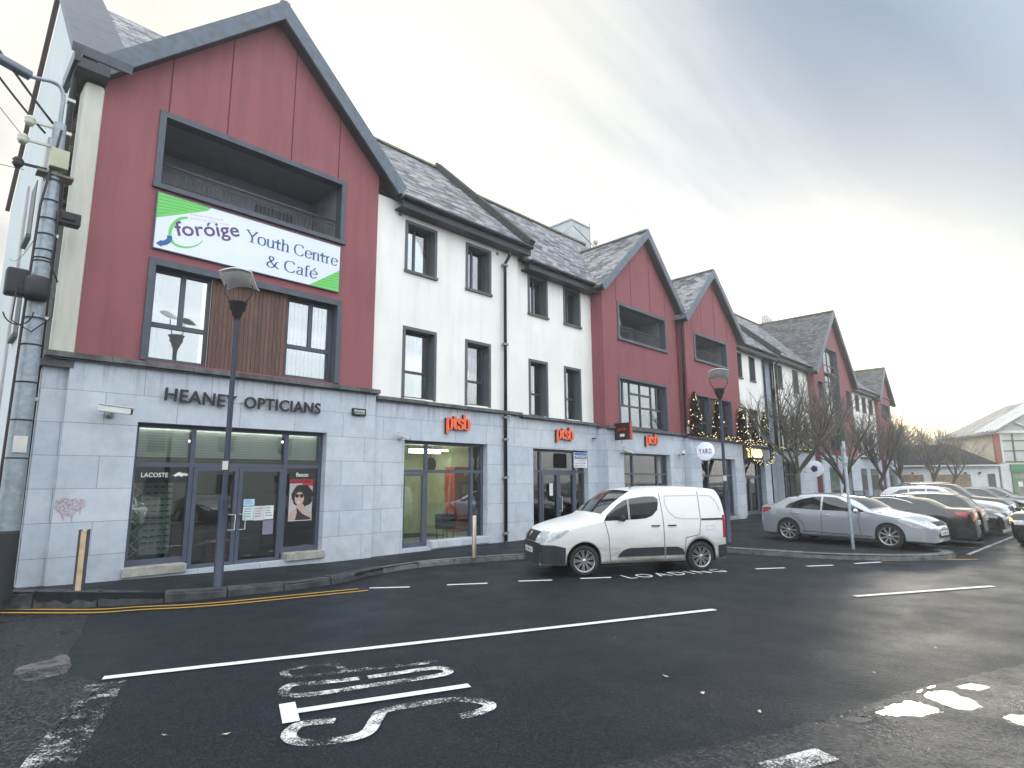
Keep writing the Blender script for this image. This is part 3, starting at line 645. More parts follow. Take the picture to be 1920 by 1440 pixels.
def loggia(root, rect, y, depth=1.6, wallc=None, rail=True):
    x0, x1, z0, z1 = rect; b = B(); yb = y + depth
    b.quad((x0, y + .2, z0), (x0, y + .2, z1), (x0, yb, z1), (x0, yb, z0)); b.quad((x1, y + .2, z1), (x1, y + .2, z0), (x1, yb, z0), (x1, yb, z1))
    b.quad((x0, y + .2, z1), (x1, y + .2, z1), (x1, yb, z1), (x0, yb, z1)); b.quad((x1, y + .2, z0), (x0, y + .2, z0), (x0, yb, z0), (x1, yb, z0)); b.quad((x0, yb, z0), (x1, yb, z0), (x1, yb, z1), (x0, yb, z1))
    lg = b.build('balcony_recess', wallc or M('recess_wall', (.20, .205, .23), .85), root)
    d = B(); d.box(x0 + (x1 - x0) * .05, x0 + (x1 - x0) * .42, yb - .06, yb - .01, z0 + .05, z0 + .8); d.box(x0 + (x1 - x0) * .62, x0 + (x1 - x0) * .86, yb - .06, yb - .01, z0 + .02, z0 + 1.0); d.split('balcony_door', FRAME2, root)
    s = B()
    for a, c, d_, e in ((x0 - .12, x0 + .006, z0 - .05, z1 + .12), (x1 - .006, x1 + .12, z0 - .05, z1 + .12), (x0 + .007, x1 - .007, z1 - .006, z1 + .12)): s.box(a, c, y - .04, y + .25, d_, e)
    s.box(x0 - .14, x1 + .14, y - .08, y + .25, z0 - .10, z0 + .006); s.build('balcony_surround', LEAD2, root)
    if rail:
        r = B(); r.tube([(x0, y + .3, z0 + .62), (x1, y + .3, z0 + .62)], .02, 6); r.tube([(x0, y + .3, z0 + .5), (x1, y + .3, z0 + .5)], .012, 6); r.tube([(x0, y + .3, z0 + .06), (x1, y + .3, z0 + .06)], .012, 6)
        n = int((x1 - x0) / .095)
        for i in range(1, n): r.tube([(x0 + (x1 - x0) * i / n, y + .3, z0 + .06), (x0 + (x1 - x0) * i / n, y + .3, z0 + (.62 if i % 9 == 0 else .5))], .007, 4, False)
        r.build('balcony_railing', M('railing_steel', (.09, .10, .12), .5), root)
LEAD2 = M('balcony_surround', (.065, .08, .105), .55, var=.2)
def shop_room(root, x0, x1, y, zt, depth, wall, floor=None, lights=(), el=3.0, z0=0.0, ceil=None):
    b = B(); yb = y + depth; y0 = y + .16
    b.quad((x0, y0, z0), (x0, y0, zt), (x0, yb, zt), (x0, yb, z0)); b.quad((x1, y0, zt), (x1, y0, z0), (x1, yb, z0), (x1, yb, zt)); b.quad((x0, yb, z0), (x0, yb, zt), (x1, yb, zt), (x1, yb, z0))
    b.k = 1; b.quad((x1, y0, z0), (x0, y0, z0), (x0, yb, z0), (x1, yb, z0)); b.k = 2; b.quad((x0, y0, zt), (x1, y0, zt), (x1, yb, zt), (x0, yb, zt))
    r = b.build('shop_interior', [wall, floor or M('shop_floor', (.12, .11, .10), .4), ceil or M('shop_ceiling', (.6, .6, .57), .9)], root)
    for x, yy, lx, ly in lights:
        l = B(); l.box(x - lx / 2, x + lx / 2, y + yy - ly / 2, y + yy + ly / 2, zt - .30, zt - .26); l.build('ceiling_lamp', M('lit_lamp_%d' % int(el * 10), (.9, .9, .85), .5, emis=(1, .97, .88), es=el), r)
    return r
def shopfront(root, rect, y, rev, cols, rows, fw=.07, frame=FRAME, z0s=None, doors=(), glass=SHOPGL):
    """aluminium screen: cols absolute x of mullions, rows absolute z of transoms, doors: (x0, x1, ztop)"""
    x0, x1, z0, z1 = rect; yf = y + rev; b = B()
    for a, c in ((x0, x0 + fw), (x1 - fw, x1)): b.box(a, c, yf, yf + .09, z0, z1)
    b.box(x0 + fw, x1 - fw, yf, yf + .09, z1 - fw, z1)
    zb = [x0 + fw] + list(cols) + [x1 - fw]
    for xa, xb in zip(zb, zb[1:]):
        if not any(d[0] <= (xa + xb) / 2 <= d[1] for d in doors): b.box(xa, xb, yf + .002, yf + .088, z0, z0 + fw * 1.3)
    for c in cols: b.box(c - fw / 2, c + fw / 2, yf - .012, yf + .085, z0, z1 - fw)
    for r_ in rows: b.box(x0 + fw, x1 - fw, yf - .006, yf + .083, r_ - fw / 2, r_ + fw / 2)
    s = b.build('shopfront', frame, root)
    p = B(); p.box(x0 + .02, x1 - .02, yf + .04, yf + .048, z0 + .02 if not doors else min(z0, min(d[3] for d in doors)) + .02, z1 - .02); p.build('pane', glass, s)
    for dx0, dx1, dzt, dz0 in doors:
        d = B(); q = .085
        for a, c, e, f in ((dx0 + .006, dx0 + q, dz0 + .01, dzt - .01), (dx1 - q, dx1 - .006, dz0 + .01, dzt - .01), (dx0 + q, dx1 - q, dzt - q, dzt - .01), (dx0 + q, dx1 - q, dz0 + .01, dz0 + .2)): d.box(a, c, yf - .03, yf + .035, e, f)
        d.build('shop_door', frame, root)
    return s
def handle_ring(root, x, y, z, w=.12, h=.32, mat=None):
    b = B(); pts = [(x, y, z - h / 2), (x, y - .07, z - h / 2), (x + w, y - .07, z - h / 2), (x + w, y - .07, z + h / 2), (x, y - .07, z + h / 2), (x, y, z + h / 2)]
    b.tube(pts, .014, 8); b.build('door_handle', mat or M('brushed_handle', (.55, .56, .56), .3, .8), root)
def item(name, label, cat, b, mats, group=None, **k): return tag(b.build(name, mats, **k), label, cat, group)
# ------------------------------------------------------------ A: red gabled corner building
YA, YS = 13.40, 13.28
A = thing('corner_building', 'red gabled corner building with grey stone optician shop at street level', 'building', (0, 0, 0))
ea0, ea1, apA = (1.85, 10.12), (8.88, 10.12), at(525, 24, YA)
opA = px_rect((316, 226), (640, 451), YA); opA = (opA[0], opA[1], 7.78, 9.66 + .0)
a1 = at(316, 226, YA)[1]; opA = (at(305, 290, YA)[0], at(639, 400, YA)[0], at(297, 345, YA)[1], at(641, 347, YA)[1])
bwA = (at(283, 580, YA)[0], at(629, 640, YA)[0], 4.34, at(632, 573, YA)[1])
xm1 = at(398, 600, YA)[0]; xm2 = at(540, 630, YA)[0]
b = B(); tp = [(1.95, 10.12), apA, (8.37, 10.12)]; tp = [(1.95, 10.12 + (1.95 - 1.85) * .9), apA, (8.37, 10.12 + .45)]
skin(b, 1.95, 8.37, 4.15, tp, [opA, bwA], YA, .2); 
b.quad((8.37, YA, 4.1), (8.37, YA + .6, 4.1), (8.37, YA + .6, 10.5), (8.37, YA, 10.5)); b.build('wall', RED, A)
jt = [(at(x, 180, YA)[0], opA[3] + .13) for x in (320, 432, 553, 641)]
groove(A, [(x, z, top_at(tp, x) - .2) for x, z in jt], YA, JOINT)
loggia(A, opA, YA)
b = B(); q = at(447, 323, YA + 1.75); b.lathe([(0, -.09), (.16, -.08), (.2, 0)], 16, (q[0], YA + 1.55, q[1]), 'y'); b.build('bulkhead_lamp', BLACKM, A)
# corner pilaster and side wall with its own tall gable
b = B(); prof = []
for t in range(7): prof.append((1.53 + .42 - .42 * cos(pi / 2 * (1 - t / 6)) if 0 else 0, 0))
b.box(1.62, 1.948, YA - .10, YA + .5, 4.2, 9.75); o = b.build('corner_pilaster', CREAM, A, bevel=.07)
XS = 1.56
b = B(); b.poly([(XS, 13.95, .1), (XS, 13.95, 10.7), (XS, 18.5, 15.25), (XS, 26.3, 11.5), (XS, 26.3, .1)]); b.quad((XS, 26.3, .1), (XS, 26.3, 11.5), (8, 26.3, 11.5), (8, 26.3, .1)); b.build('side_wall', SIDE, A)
for y0, y1 in ((17.2, 17.55), (20.6, 20.95)):
    b = B(); b.box(XS - .05, XS - .002, y0, y1, .15, 10.2); b.build('side_pilaster', M('grey_band', (.42, .42, .42), .8), A)
for y0, z0 in ((15.3, 4.9), (18.8, 5.6), (18.8, 8.2)):
    b = B(); b.box(XS - .02, XS + .1, y0, y0 + 1.0, z0, z0 + 1.5); b.box(XS - .1, XS, y0 - .05, y0 + 1.05, z0 - .1, z0); b.build('side_window', TRIM, A)
b = B()
for a, c in (((XS - .08, 13.6, 10.45), (XS - .08, 18.5, 15.45)), ((XS - .08, 18.5, 15.45), (XS - .08, 26.6, 11.5))): b.beam(a, c, .12, .10)
b.build('verge', M('brown_verge', (.16, .12, .13), .7), A)
b = B(); b.add([(XS - .25, 13.0, 10.25), (XS - .25, 18.5, 15.55), (XS + .75, 18.5, 15.55), (XS + .75, 13.0, 10.25), (XS - .25, 13.0, 10.05), (XS - .25, 18.5, 15.3), (XS + .75, 18.5, 15.3), (XS + .75, 13.0, 10.05)], [(0, 3, 2, 1), (4, 5, 6, 7), (0, 1, 5, 4), (2, 3, 7, 6), (0, 4, 7, 3)]); b.build('parapet_capping', CAP, A)
b = B(); b.add([(x, y, z) for x in (XS + .7, 9.2) for y, z in ((13.6, 10.55), (18.5, 15.15), (26.4, 11.45), (26.4, 11.3), (18.5, 14.95), (13.6, 10.35))], [(0, 1, 7, 6), (1, 2, 8, 7), (2, 3, 9, 8), (5, 4, 3, 2, 1, 0), (6, 7, 8, 9, 10, 11)]); b.build('roof', SLATE, A)
gable_roof(A, ea0, ea1, (apA[0], apA[1] - .05), YA, 18.0, .32, .1, .34)
b = B(); b.box(1.42, 1.95, YA - .42, YA + .5, 9.78, 9.98); b.box(1.36, 1.46, YA - .45, YA + .9, 9.86, 10.15); b.build('gutter', GUT, A)
# side downpipe with white edge
b = B(); b.tube([(1.46, 13.35, 9.9), (1.46, 13.55, 9.4), (1.46, 13.55, .2)], .055, 10); o = b.build('downpipe', BLACKM, A)
b = B(); [b.box(1.395, 1.525, 13.48, 13.62, z - .03, z + .03) for z in (9.3, 8.6, 6.5, 4.9, 3.4, 1.0)]; b.split('pipe_clip', M('white_clip', (.7, .7, .68), .6), o)
b = B(); b.tube([(1.40, 13.42, 4.3), (1.40, 13.42, .35), (1.48, 13.42, .3)], .03, 8); b.build('waste_pipe', M('pale_pipe', (.5, .52, .47), .6), A)
# upper windows around the timber panel
xL0, xL1, xR1 = bwA[0], xm1, bwA[1]
window(A, (bwA[0], xm1, bwA[2], bwA[3]), YA, .2, (), (.40,), LEAD2, None, ((.05, .22, .0, 1.0, CURT),), ((.52, .40, 1.0),), False, 0, fw=.08)
window(A, (xm2, bwA[1], bwA[2], bwA[3]), YA, .2, (), (.40,), LEAD2, None, ((.02, .98, .0, 1.0, VBLIND),), ((.52, .40, 1.0),), False, 0, fw=.08)
b = B(); b.box(xm1, xm2, YA + .10, YA + .19, bwA[2], bwA[3]); b.build('timber_panel', BOARDS, A)
b = B(); x0, x1, z0, z1 = bwA
for q in ((x0 - .12, x0, z0, z1 + .14), (x1, x1 + .12, z0, z1 + .14), (x0, x1, z1, z1 + .14)): b.box(q[0] - (.006 if q[0] == x1 else 0), q[1] + (.006 if q[1] == x0 else 0), YA - .05, YA + .19, q[2] - (.006 if q[2] == z1 else 0), q[3])
b.build('window_surround', LEAD2, A)
# stone shop front
s1 = (at(245, 930, YS)[0], at(608, 930, YS)[0], .16, at(450, 802, YS)[1])
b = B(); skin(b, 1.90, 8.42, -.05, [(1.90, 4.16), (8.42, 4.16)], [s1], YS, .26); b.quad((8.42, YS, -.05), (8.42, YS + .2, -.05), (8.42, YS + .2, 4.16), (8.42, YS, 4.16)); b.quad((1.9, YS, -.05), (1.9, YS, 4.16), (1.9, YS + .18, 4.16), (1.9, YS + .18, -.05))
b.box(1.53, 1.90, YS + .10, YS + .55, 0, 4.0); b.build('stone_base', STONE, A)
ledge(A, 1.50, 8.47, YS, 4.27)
b = B(); b.box(1.46, 1.95, YS - .02, YS + .6, 4.0, 4.12); b.build('pilaster_cap', LEDGE, A)
xd0, xd1 = at(347, 1000, YS + .2)[0], at(528, 1000, YS + .2)[0]; xdm = at(440, 1000, YS + .2)[0]
zt = at(355, 872, YS + .2)[1]
for xa, xb in ((s1[0] - .04, xd0), (xd1 + .02, s1[1] + .05)):
    b = B(); b.box(xa, xb, YS - .07, YS + .28, s1[2] - .02, s1[2] + .15); b.build('window_sill', SILL, A, bevel=.012)
    b = B(); b.box(xa + .03, xb - .03, YS - .006, YS + .25, -.05, s1[2] - .025); b.build('plinth_stone', STONE, A)
b = B(); b.box(xd0, xd1, YS - .02, YS + .4, -.04, .03); b.build('door_step', M('pale_step', (.5, .5, .47), .7), A)
sh = shopfront(A, (s1[0], s1[1], .31, s1[3]), YS, .2, (xd0 + .02, xd1), (zt,), .085, FRAME, doors=((xd0 + .06, xdm, zt - .04, .03), (xdm, xd1 - .04, zt - .04, .03)))
handle_ring(A, xdm - .17, YS + .17, 1.05); handle_ring(A, xdm + .05, YS + .17, 1.05)
shop_room(A, 2.6, 8.1, YS + .2, 3.25, 4.5, M('optician_wall', (.07, .07, .06), .9), M('dark_carpet', (.05, .045, .045), .9), [(3.6, 1.8, 1.1, .22), (5.4, 1.6, 1.2, .22), (6.6, 2.2, 1.2, .22), (4.6, 3.4, 1.2, .22)], 5.0, .02, m_blind('slatted_ceiling', True, .16, (.86, .88, .80), (.55, .57, .52)))
b = B(); b.box(s1[0] + .08, xd0 - .03, YS + .36, YS + .37, zt + .16, s1[3]); b.box(xd0 + .08, xd1 - .05, YS + .36, YS + .37, zt + .16, s1[3]); b.box(xd1 + .06, s1[1] - .08, YS + .36, YS + .37, zt + .16, s1[3]); b.split('slatted_blind', HBLIND, A)
b = B(); b.box(s1[0] + .1, s1[1] - .1, YS + .31, YS + .33, s1[3] - .05, s1[3] - .03); b.build('added_blind_light', M('added_strip_light', (.9, .9, .85), .5, emis=(1, .97, .88), es=9.0), A)  # added glowing strip, put in to brighten the slatted blind and window display
# header strip and posters in the windows
b = B(); b.box(s1[0] + .09, xd0 - .02, YS + .245, YS + .255, zt - .36, zt - .05); hs = b.build('window_header', BLACK, A)
WT = M('white_vinyl', (.80, .81, .80), .5, var=.02)
b = B(); put(b, letters('LACOSTE', .48, .09, .002, .01), s1[0] + .20, YS + .239, zt - .25)
xc = s1[0] + .76; zc = zt - .25
b.poly([(xc + x, YS + .238, zc + z) for x, z in ((0, .03), (.06, .07), (.12, .105), (.17, .10), (.14, .08), (.22, .085), (.27, .075), (.33, .06), (.27, .05), (.33, .04), (.26, .03), (.20, .035), (.17, 0), (.14, .03), (.09, .03), (.05, 0), (.05, .03))])
b.build('window_lettering', WT, hs)
xp0, xp1 = xd1 + .05, s1[1] - .10
b = B(); b.box(xp0, xp1, YS + .245, YS + .255, .45, zt - .05); ps = b.build('window_backing', BLACK, A)
b = B(); put(b, letters('flexon', .30, .10, .002, .012), xp0 + .24, YS + .239, zt - .24); b.build('window_lettering', WT, ps)
b = B(); X0, X1, Z0, Z1 = xp0 + .10, xp1 - .08, 1.0, zt - .30; y = YS + .238; W_, H_ = X1 - X0, Z1 - Z0
MS = [M('poster_grey', (.45, .45, .46), .5), M('poster_red', (.42, .03, .05), .5), M('poster_black', (.02, .02, .022), .6, var=.5, vs=20), M('poster_skin', (.50, .36, .31), .6), M('poster_dress', (.03, .03, .04), .5), M('poster_white', (.75, .75, .74), .5)]
def ell(b, cx, cz, rx, rz, yy, n=20, jag=0):
    b.poly([(X0 + W_ * (cx + rx * (1 + jag * sin(7 * t) * .5 + jag * rng.uniform(-1, 1)) * cos(t)), yy, Z0 + H_ * (cz + rz * (1 + jag * rng.uniform(-1, 1)) * sin(t))) for t in (2 * pi * i / n for i in range(n))])
b.k = 0; b.box(X0, X1, y, y + .006, Z0, Z1); b.k = 1; b.quad((X0, y - .002, Z1 - H_ * .10), (X1, y - .002, Z1 - H_ * .10), (X1, y - .002, Z1), (X0, y - .002, Z1))
b.quad((X0 + W_ * .55, y - .0021, Z1 - H_ * .16), (X1, y - .0021, Z1 - H_ * .16), (X1, y - .0021, Z1 - H_ * .1), (X0 + W_ * .55, y - .0021, Z1 - H_ * .1))
b.k = 2; ell(b, .56, .60, .47, .27, y - .0025, 40, .08); b.k = 3
b.poly([(X0 + W_ * q[0], y - .004, Z0 + H_ * q[1]) for q in ((.0, .02), (.1, .24), (.30, .30), (.36, .42), (.60, .40), (.72, .28), (.95, .18), (.95, .02))])
ell(b, .43, .535, .20, .16, y - .006); b.k = 4; b.poly([(X0 + W_ * q[0], y - .007, Z0 + H_ * q[1]) for q in ((.28, .02), (.35, .2), (.32, .32), (.6, .16), (.95, .06), (.95, .02))])
b.k = 2; ell(b, .33, .60, .075, .045, y - .008); ell(b, .52, .60, .085, .045, y - .008); b.poly([(X0 + W_ * q[0], y - .0081, Z0 + H_ * q[1]) for q in ((.38, .60), (.48, .60), (.48, .612), (.38, .612))])
b.k = 5; b.poly([(X0 + W_ * q[0], y - .008, Z0 + H_ * q[1]) for q in ((.34, .455), (.42, .43), (.50, .455), (.42, .46))])
b.k = 5; b.quad((X0, y - .009, Z0), (X1, y - .009, Z0), (X1, y - .009, Z0 + .01), (X0, y - .009, Z0 + .01))
tag(b.build('window_poster', MS), 'advertising poster of a curly haired woman in sunglasses in the right shop window', 'poster')
b = B(); b.k = 1
put(b, letters('CARRERA', W_ * .86, H_ * .055, .001, .02), X0 + W_ * .06, YS + .2355, Z1 - H_ * .078); o = b.build('poster_lettering', [WT, M('poster_dark_red', (.12, .0, .01), .5)], bpy.data.objects['window_poster'])
# notices on the right-hand door leaf
yd = YS + .228
for i, (px0, py0, px1, py1, c, lab) in enumerate(((457, 936, 477, 948, (.42, .62, .78), 'pale blue notice, topmost of the papers on the shop door'), (456, 950, 475, 975, (.55, .70, .72), 'pale blue sheet, leftmost in the row of papers on the shop door'), (476, 949, 494, 975, (.68, .62, .66), 'pinkish printed sheet, middle of the row of papers on the shop door'), (496, 948, 512, 973, (.66, .74, .68), 'white sheet, rightmost in the row of papers on the shop door'), (493, 976, 511, 1001, (.26, .22, .33), 'dark purple flyer below the row of papers on the shop door'))):
    x0, z1 = at(px0, py0, yd); x1, z0 = at(px1, py1, yd); b = B(); b.box(x0, x1, yd, yd + .003, z0, z1); b.k = 1
    for k in range(4): zz_ = z1 - (z1 - z0) * (.2 + .18 * k); b.box(x0 + (x1 - x0) * .15, x0 + (x1 - x0) * rng.uniform(.6, .9), yd - .001, yd, zz_, zz_ + (z1 - z0) * .06)
    tag(b.build('paper_notice', [M('notice_%d' % i, c, .7), M('print_ink', (.2, .22, .28), .7)]), lab, 'notice', 'papers taped to the shop door')
# display stands behind the left window
b = B(); x = s1[0] + .40
b.quad((x, YS + .75, .45), (x + .55, YS + .75, .45), (x + .55, YS + .8, 1.95), (x, YS + .8, 1.95))
b.k = 1
for r_ in range(11):
    for c_ in range(4): b.box(x + .04 + c_ * .13, x + .13 + c_ * .13, YS + .72, YS + .745, .55 + r_ * .125, .58 + r_ * .125)
item('glasses_stand', 'pale rack with rows of spectacles behind the left shop window', 'display stand', b, [M('rack_panel', (.50, .54, .50), .6), M('spectacles', (.10, .10, .10), .4)])
b = B(); x = s1[0] + .20; pts = [(x + (.12 if i % 2 else 0), YS + .6, .45 + i * .115) for i in range(14)]; b.tube(pts, .016, 6); b.tube([(x - .02, YS + .6, .42), (x - .02, YS + .6, 1.98)], .012, 6); b.tube([(x + .14, YS + .6, .42), (x + .14, YS + .6, 1.98)], .012, 6)
item('zigzag_stand', 'thin white zigzag stand at the left edge of the left shop window', 'display stand', b, M('white_wire', (.65, .66, .62), .5))
for i, (x, yy, z, wd, c, lab) in enumerate(((4.6, 2.6, .9, .7, (.16, .10, .08), 'dark brown display unit deep inside the optician shop on the left'), (6.0, 3.1, 1.1, .9, (.10, .10, .11), 'black counter deep inside the optician shop on the right'), (5.2, 1.6, .5, .4, (.30, .07, .12), 'low pink box inside the optician doors'))):
    b = B(); b.box(x, x + wd, YS + yy, YS + yy + .5, .03, z); b.box(x - .03, x + wd + .03, YS + yy - .03, YS + yy + .53, z, z + .04)
    for k in range(3): b.box(x + .05 + k * wd / 3, x - .03 + (k + 1) * wd / 3, YS + yy - .012, YS + yy, .1, z - .08)
    item('shop_unit', lab, 'counter', b, M('unit_%d' % i, c, .6), bevel=.01)

# ------------------------------------------------------------ B: white building between the red gables
YB = 13.46; YB2 = 13.56; YBs = 13.40
Bd = thing('white_terrace_building', 'long white rendered building with black downpipe between the first two red gables', 'building')
ws = [px_rect(u, l, YB) for u, l in (((765, 417), (814, 520)), ((877, 461), (917, 553)), ((760, 617), (812, 748)), ((876, 641), (916, 763)))]
ws2 = [px_rect(u, l, YB2) for u, l in (((992, 518), (1024, 595)), ((1058, 542), (1086, 614)), ((994, 676), (1025, 779)), ((1060, 692), (1088, 786)))]
def norm(r, z0, z1): return (r[0], r[1], z0, z1)
def avg(a, b_, k): return sum(x[k] for x in (a, b_)) / 2
ws = [norm(ws[0], avg(ws[0], ws[1], 2), avg(ws[0], ws[1], 3)), norm(ws[1], avg(ws[0], ws[1], 2), avg(ws[0], ws[1], 3)), norm(ws[2], 4.20, avg(ws[2], ws[3], 3)), norm(ws[3], 4.20, avg(ws[2], ws[3], 3))]
ws2 = [norm(ws2[0], avg(ws2[0], ws2[1], 2), avg(ws2[0], ws2[1], 3)), norm(ws2[1], avg(ws2[0], ws2[1], 2), avg(ws2[0], ws2[1], 3)), norm(ws2[2], 4.10, avg(ws2[2], ws2[3], 3)), norm(ws2[3], 4.10, avg(ws2[2], ws2[3], 3))]
xb1 = at(972, 620, YB)[0]
b = B(); skin(b, 8.37, xb1, 4.0, [(8.37, 9.85), (xb1, 9.85)], ws, YB, .24); skin(b, xb1, 18.6, 3.95, [(xb1, 9.45), (18.6, 9.45)], ws2, YB2, .24)
b.quad((xb1, YB, 4.0), (xb1, YB2, 4.0), (xb1, YB2, 9.85), (xb1, YB, 9.85)); b.build('wall', WHITE, Bd); b = B(); b.box(8.4, 18.6, 22.6, 22.8, 0, 9.6); b.build('rear_wall', WHITE, Bd)
CC = ((.62, .84, 0, 1, CURT),)
window(Bd, ws[0], YB, .24, (.42,), (), curtain=((.1, .95, 0, 1, CURT),)); window(Bd, ws[1], YB, .24, (.42,), (), curtain=((.05, .95, 0, 1, CURT),))
window(Bd, ws[2], YB, .24, (), (.40,), curtain=((.60, .80, 0, 1, CURT),), sill=False); window(Bd, ws[3], YB, .24, (), (.40,), curtain=((.55, .8, 0, 1, CURT),), sill=False)
window(Bd, ws2[0], YB2, .24, (.52,), (), curtain=((.05, .95, 0, 1, CURT),)); window(Bd, ws2[1], YB2, .24, (.52,), (), curtain=((.05, .95, 0, 1, CURT),))
window(Bd, ws2[2], YB2, .24, (), (.42,), curtain=((.1, .7, .62, 1, CURT),), sill=False); window(Bd, ws2[3], YB2, .24, (), (.42,), curtain=((.62, .85, 0, 1, CURT),), sill=False)
main_roof(Bd, 8.9, 14.05, YB - .38, 9.78, 18.2, 14.62); main_roof(Bd, 14.05, 24.0, YB2 - .38, 9.36, 18.1, 14.12)
eaves(Bd, 8.95, 14.25, YB, 9.80); eaves(Bd, 14.27, 18.5, YB2, 9.38)
b = B(); b.beam((14.15, YB - .5, 9.88), (14.15, 18.25, 14.88), .26, .34); b.build('roof_upstand', M('dark_upstand', (.045, .05, .052), .9, var=.4, vs=5), Bd)
b = B()
for x, y, z in ((at(750, 402, YB)[0], YB, at(750, 402, YB)[1]), (at(932, 476, YB)[0], YB, at(932, 476, YB)[1]), (at(979, 507, YB2)[0], YB2, at(979, 507, YB2)[1]), (at(1094, 550, YB2)[0], YB2, at(1094, 550, YB2)[1])): b.lathe([(0, -.02), (.055, -.02), (.055, .01)], 12, (x, y, z), 'y')
b.split('wall_vent', M('vent_grille', (.22, .21, .19), .8), Bd)
s2 = (at(756, 930, YBs)[0], at(914, 930, YBs)[0], .12, at(840, 829, YBs)[1]); s3 = (at(1000, 900, YBs)[0], at(1102, 850, YBs)[0], .06, at(1050, 843, YBs)[1])
xs_ = at(965, 900, YBs)[0]
b = B(); skin(b, 8.42, 18.55, -.05, [(8.42, 4.05), (18.55, 3.92)], [s2, s3], YBs, .26); b.build('stone_base', STONE, Bd)
b = B(); b.box(xs_ - .02, xs_ + .05, YBs - .012, YBs - .001, 0, 3.95); b.build('stone_return', LEDGE, Bd) if 0 else None
ledge(Bd, 8.47, 14.0, YBs, 4.14, dz=-.006); ledge(Bd, 14.0, 18.5, YBs, 4.07, dz=-.012)
downpipe(Bd, at(942, 600, YB)[0], YB - .06, .05, 9.15, w=.055, clips=(9.0, 6.3, 3.9, 3.2, 2.0, .3))
xdr = at(796, 900, YBs + .2)[0]; xm = at(884, 900, YBs + .2)[0]; zt2 = at(840, 884, YBs + .2)[1]
shopfront(Bd, (s2[0], s2[1], .1, s2[3]), YBs, .2, (xdr + .05, xm), (zt2,), .085, FRAME, doors=((s2[0] + .08, xdr, zt2 - .05, .05),))
b = B(); b.box(xdr + .1, s2[1] + .06, YBs - .07, YBs + .27, .06, .26); b.build('window_sill', SILL2, Bd, bevel=.012) if 0 else b.build('window_sill', STONE, Bd, bevel=.012)
ZC = M('lime_wall', (.50, .55, .36), .85, var=.1); ZF = M('grey_floor', (.20, .21, .18), .35)
shop_room(Bd, 8.75, 13.4, YBs + .2, 3.15, 4.2, ZC, ZF, [(9.8, 1.2, .9, .25), (11.5, 1.4, 1.4, .2), (12.4, 2.8, 1.2, .2), (10.2, 3.0, 1.2, .2)], 11.0, .05)
xs3, xs4 = at(1013, 900, YBs + .2)[0], at(1078, 900, YBs + .2)[0]; x5 = (xs3 + xs4) / 2; zt3 = at(1050, 884, YBs + .2)[1]
shopfront(Bd, (s3[0], s3[1], .05, s3[3]), YBs, .2, (xs3, xs4), (zt3,), .08, FRAME, doors=((xs3 + .05, x5, zt3 - .04, .04), (x5, xs4 - .05, zt3 - .04, .04)))
handle_ring(Bd, x5 - .02, YBs + .17, 1.1, .1, .5)
shop_room(Bd, 14.3, 18.3, YBs + .2, 3.1, 4.2, M('brown_wall', (.22, .14, .12), .85), ZF, [(15.5, 2.2, 1.2, .2), (16.9, 2.2, 1.2, .2)], 5.0, .05)
b = B(); x, z = at(1033, 914, YBs + .17); b.box(x - .09, x + .09, YBs + .16, YBs + .164, z - .28, z + .14); item('door_notice', 'tall pale notice on the glass of the bank door', 'notice', b, M('pale_notice', (.60, .66, .66), .6))
# cash machine display behind the window
x0, _ = at(840, 950, YBs + 1.5); x0 += .1
b = B(); b.box(x0, x0 + 1.1, YBs + 1.3, YBs + 1.8, .3, 2.35); b.k = 1; b.box(x0 + .15, x0 + .95, YBs + 1.28, YBs + 1.299, 1.35, 1.9); b.k = 2; b.box(x0 + .3, x0 + .8, YBs + 1.26, YBs + 1.279, 1.5, 1.8); b.k = 3
put(b, letters('ptsb', .35, .14, .003, .02), x0 + .38, YBs + 1.27, 2.05)
item('cash_machine', 'orange red cash machine kiosk inside the bank window', 'kiosk', b, [M('kiosk_orange', (.62, .09, .03), .5), M('kiosk_dark', (.03, .03, .03), .4), M('kiosk_screen', (.2, .3, .3), .2), WT], bevel=.01)
for i, (dx, lab) in enumerate(((-1.0, 'black low stool left of the kiosk inside the bank window'), (.75, 'black low stool right of the kiosk inside the bank window'))):
    b = B(); x = x0 + .3 + dx
    b.box(x, x + .5, YBs + 1.0, YBs + 1.4, .45, .9); [b.tube([(x + q, YBs + r_, .05), (x + q, YBs + r_, .46)], .018, 6) for q in (.05, .45) for r_ in (1.05, 1.35)]
    item('stool', lab, 'stool', b, BLACKM, bevel=.01)
b = B(); q = at(815, 872, YBs + .6); b.lathe([(0, -.03), (.2, -.02), (.2, .02), (0, .03)], 20, (q[0], YBs + .8, q[1] + .03), 'y'); b.tube([(q[0], YBs + .8, q[1] + .2), (q[0], YBs + .8, 3.05)], .01, 5)
item('hanging_sign', 'round dark sign hanging inside the bank window', 'sign', b, BLACKM)

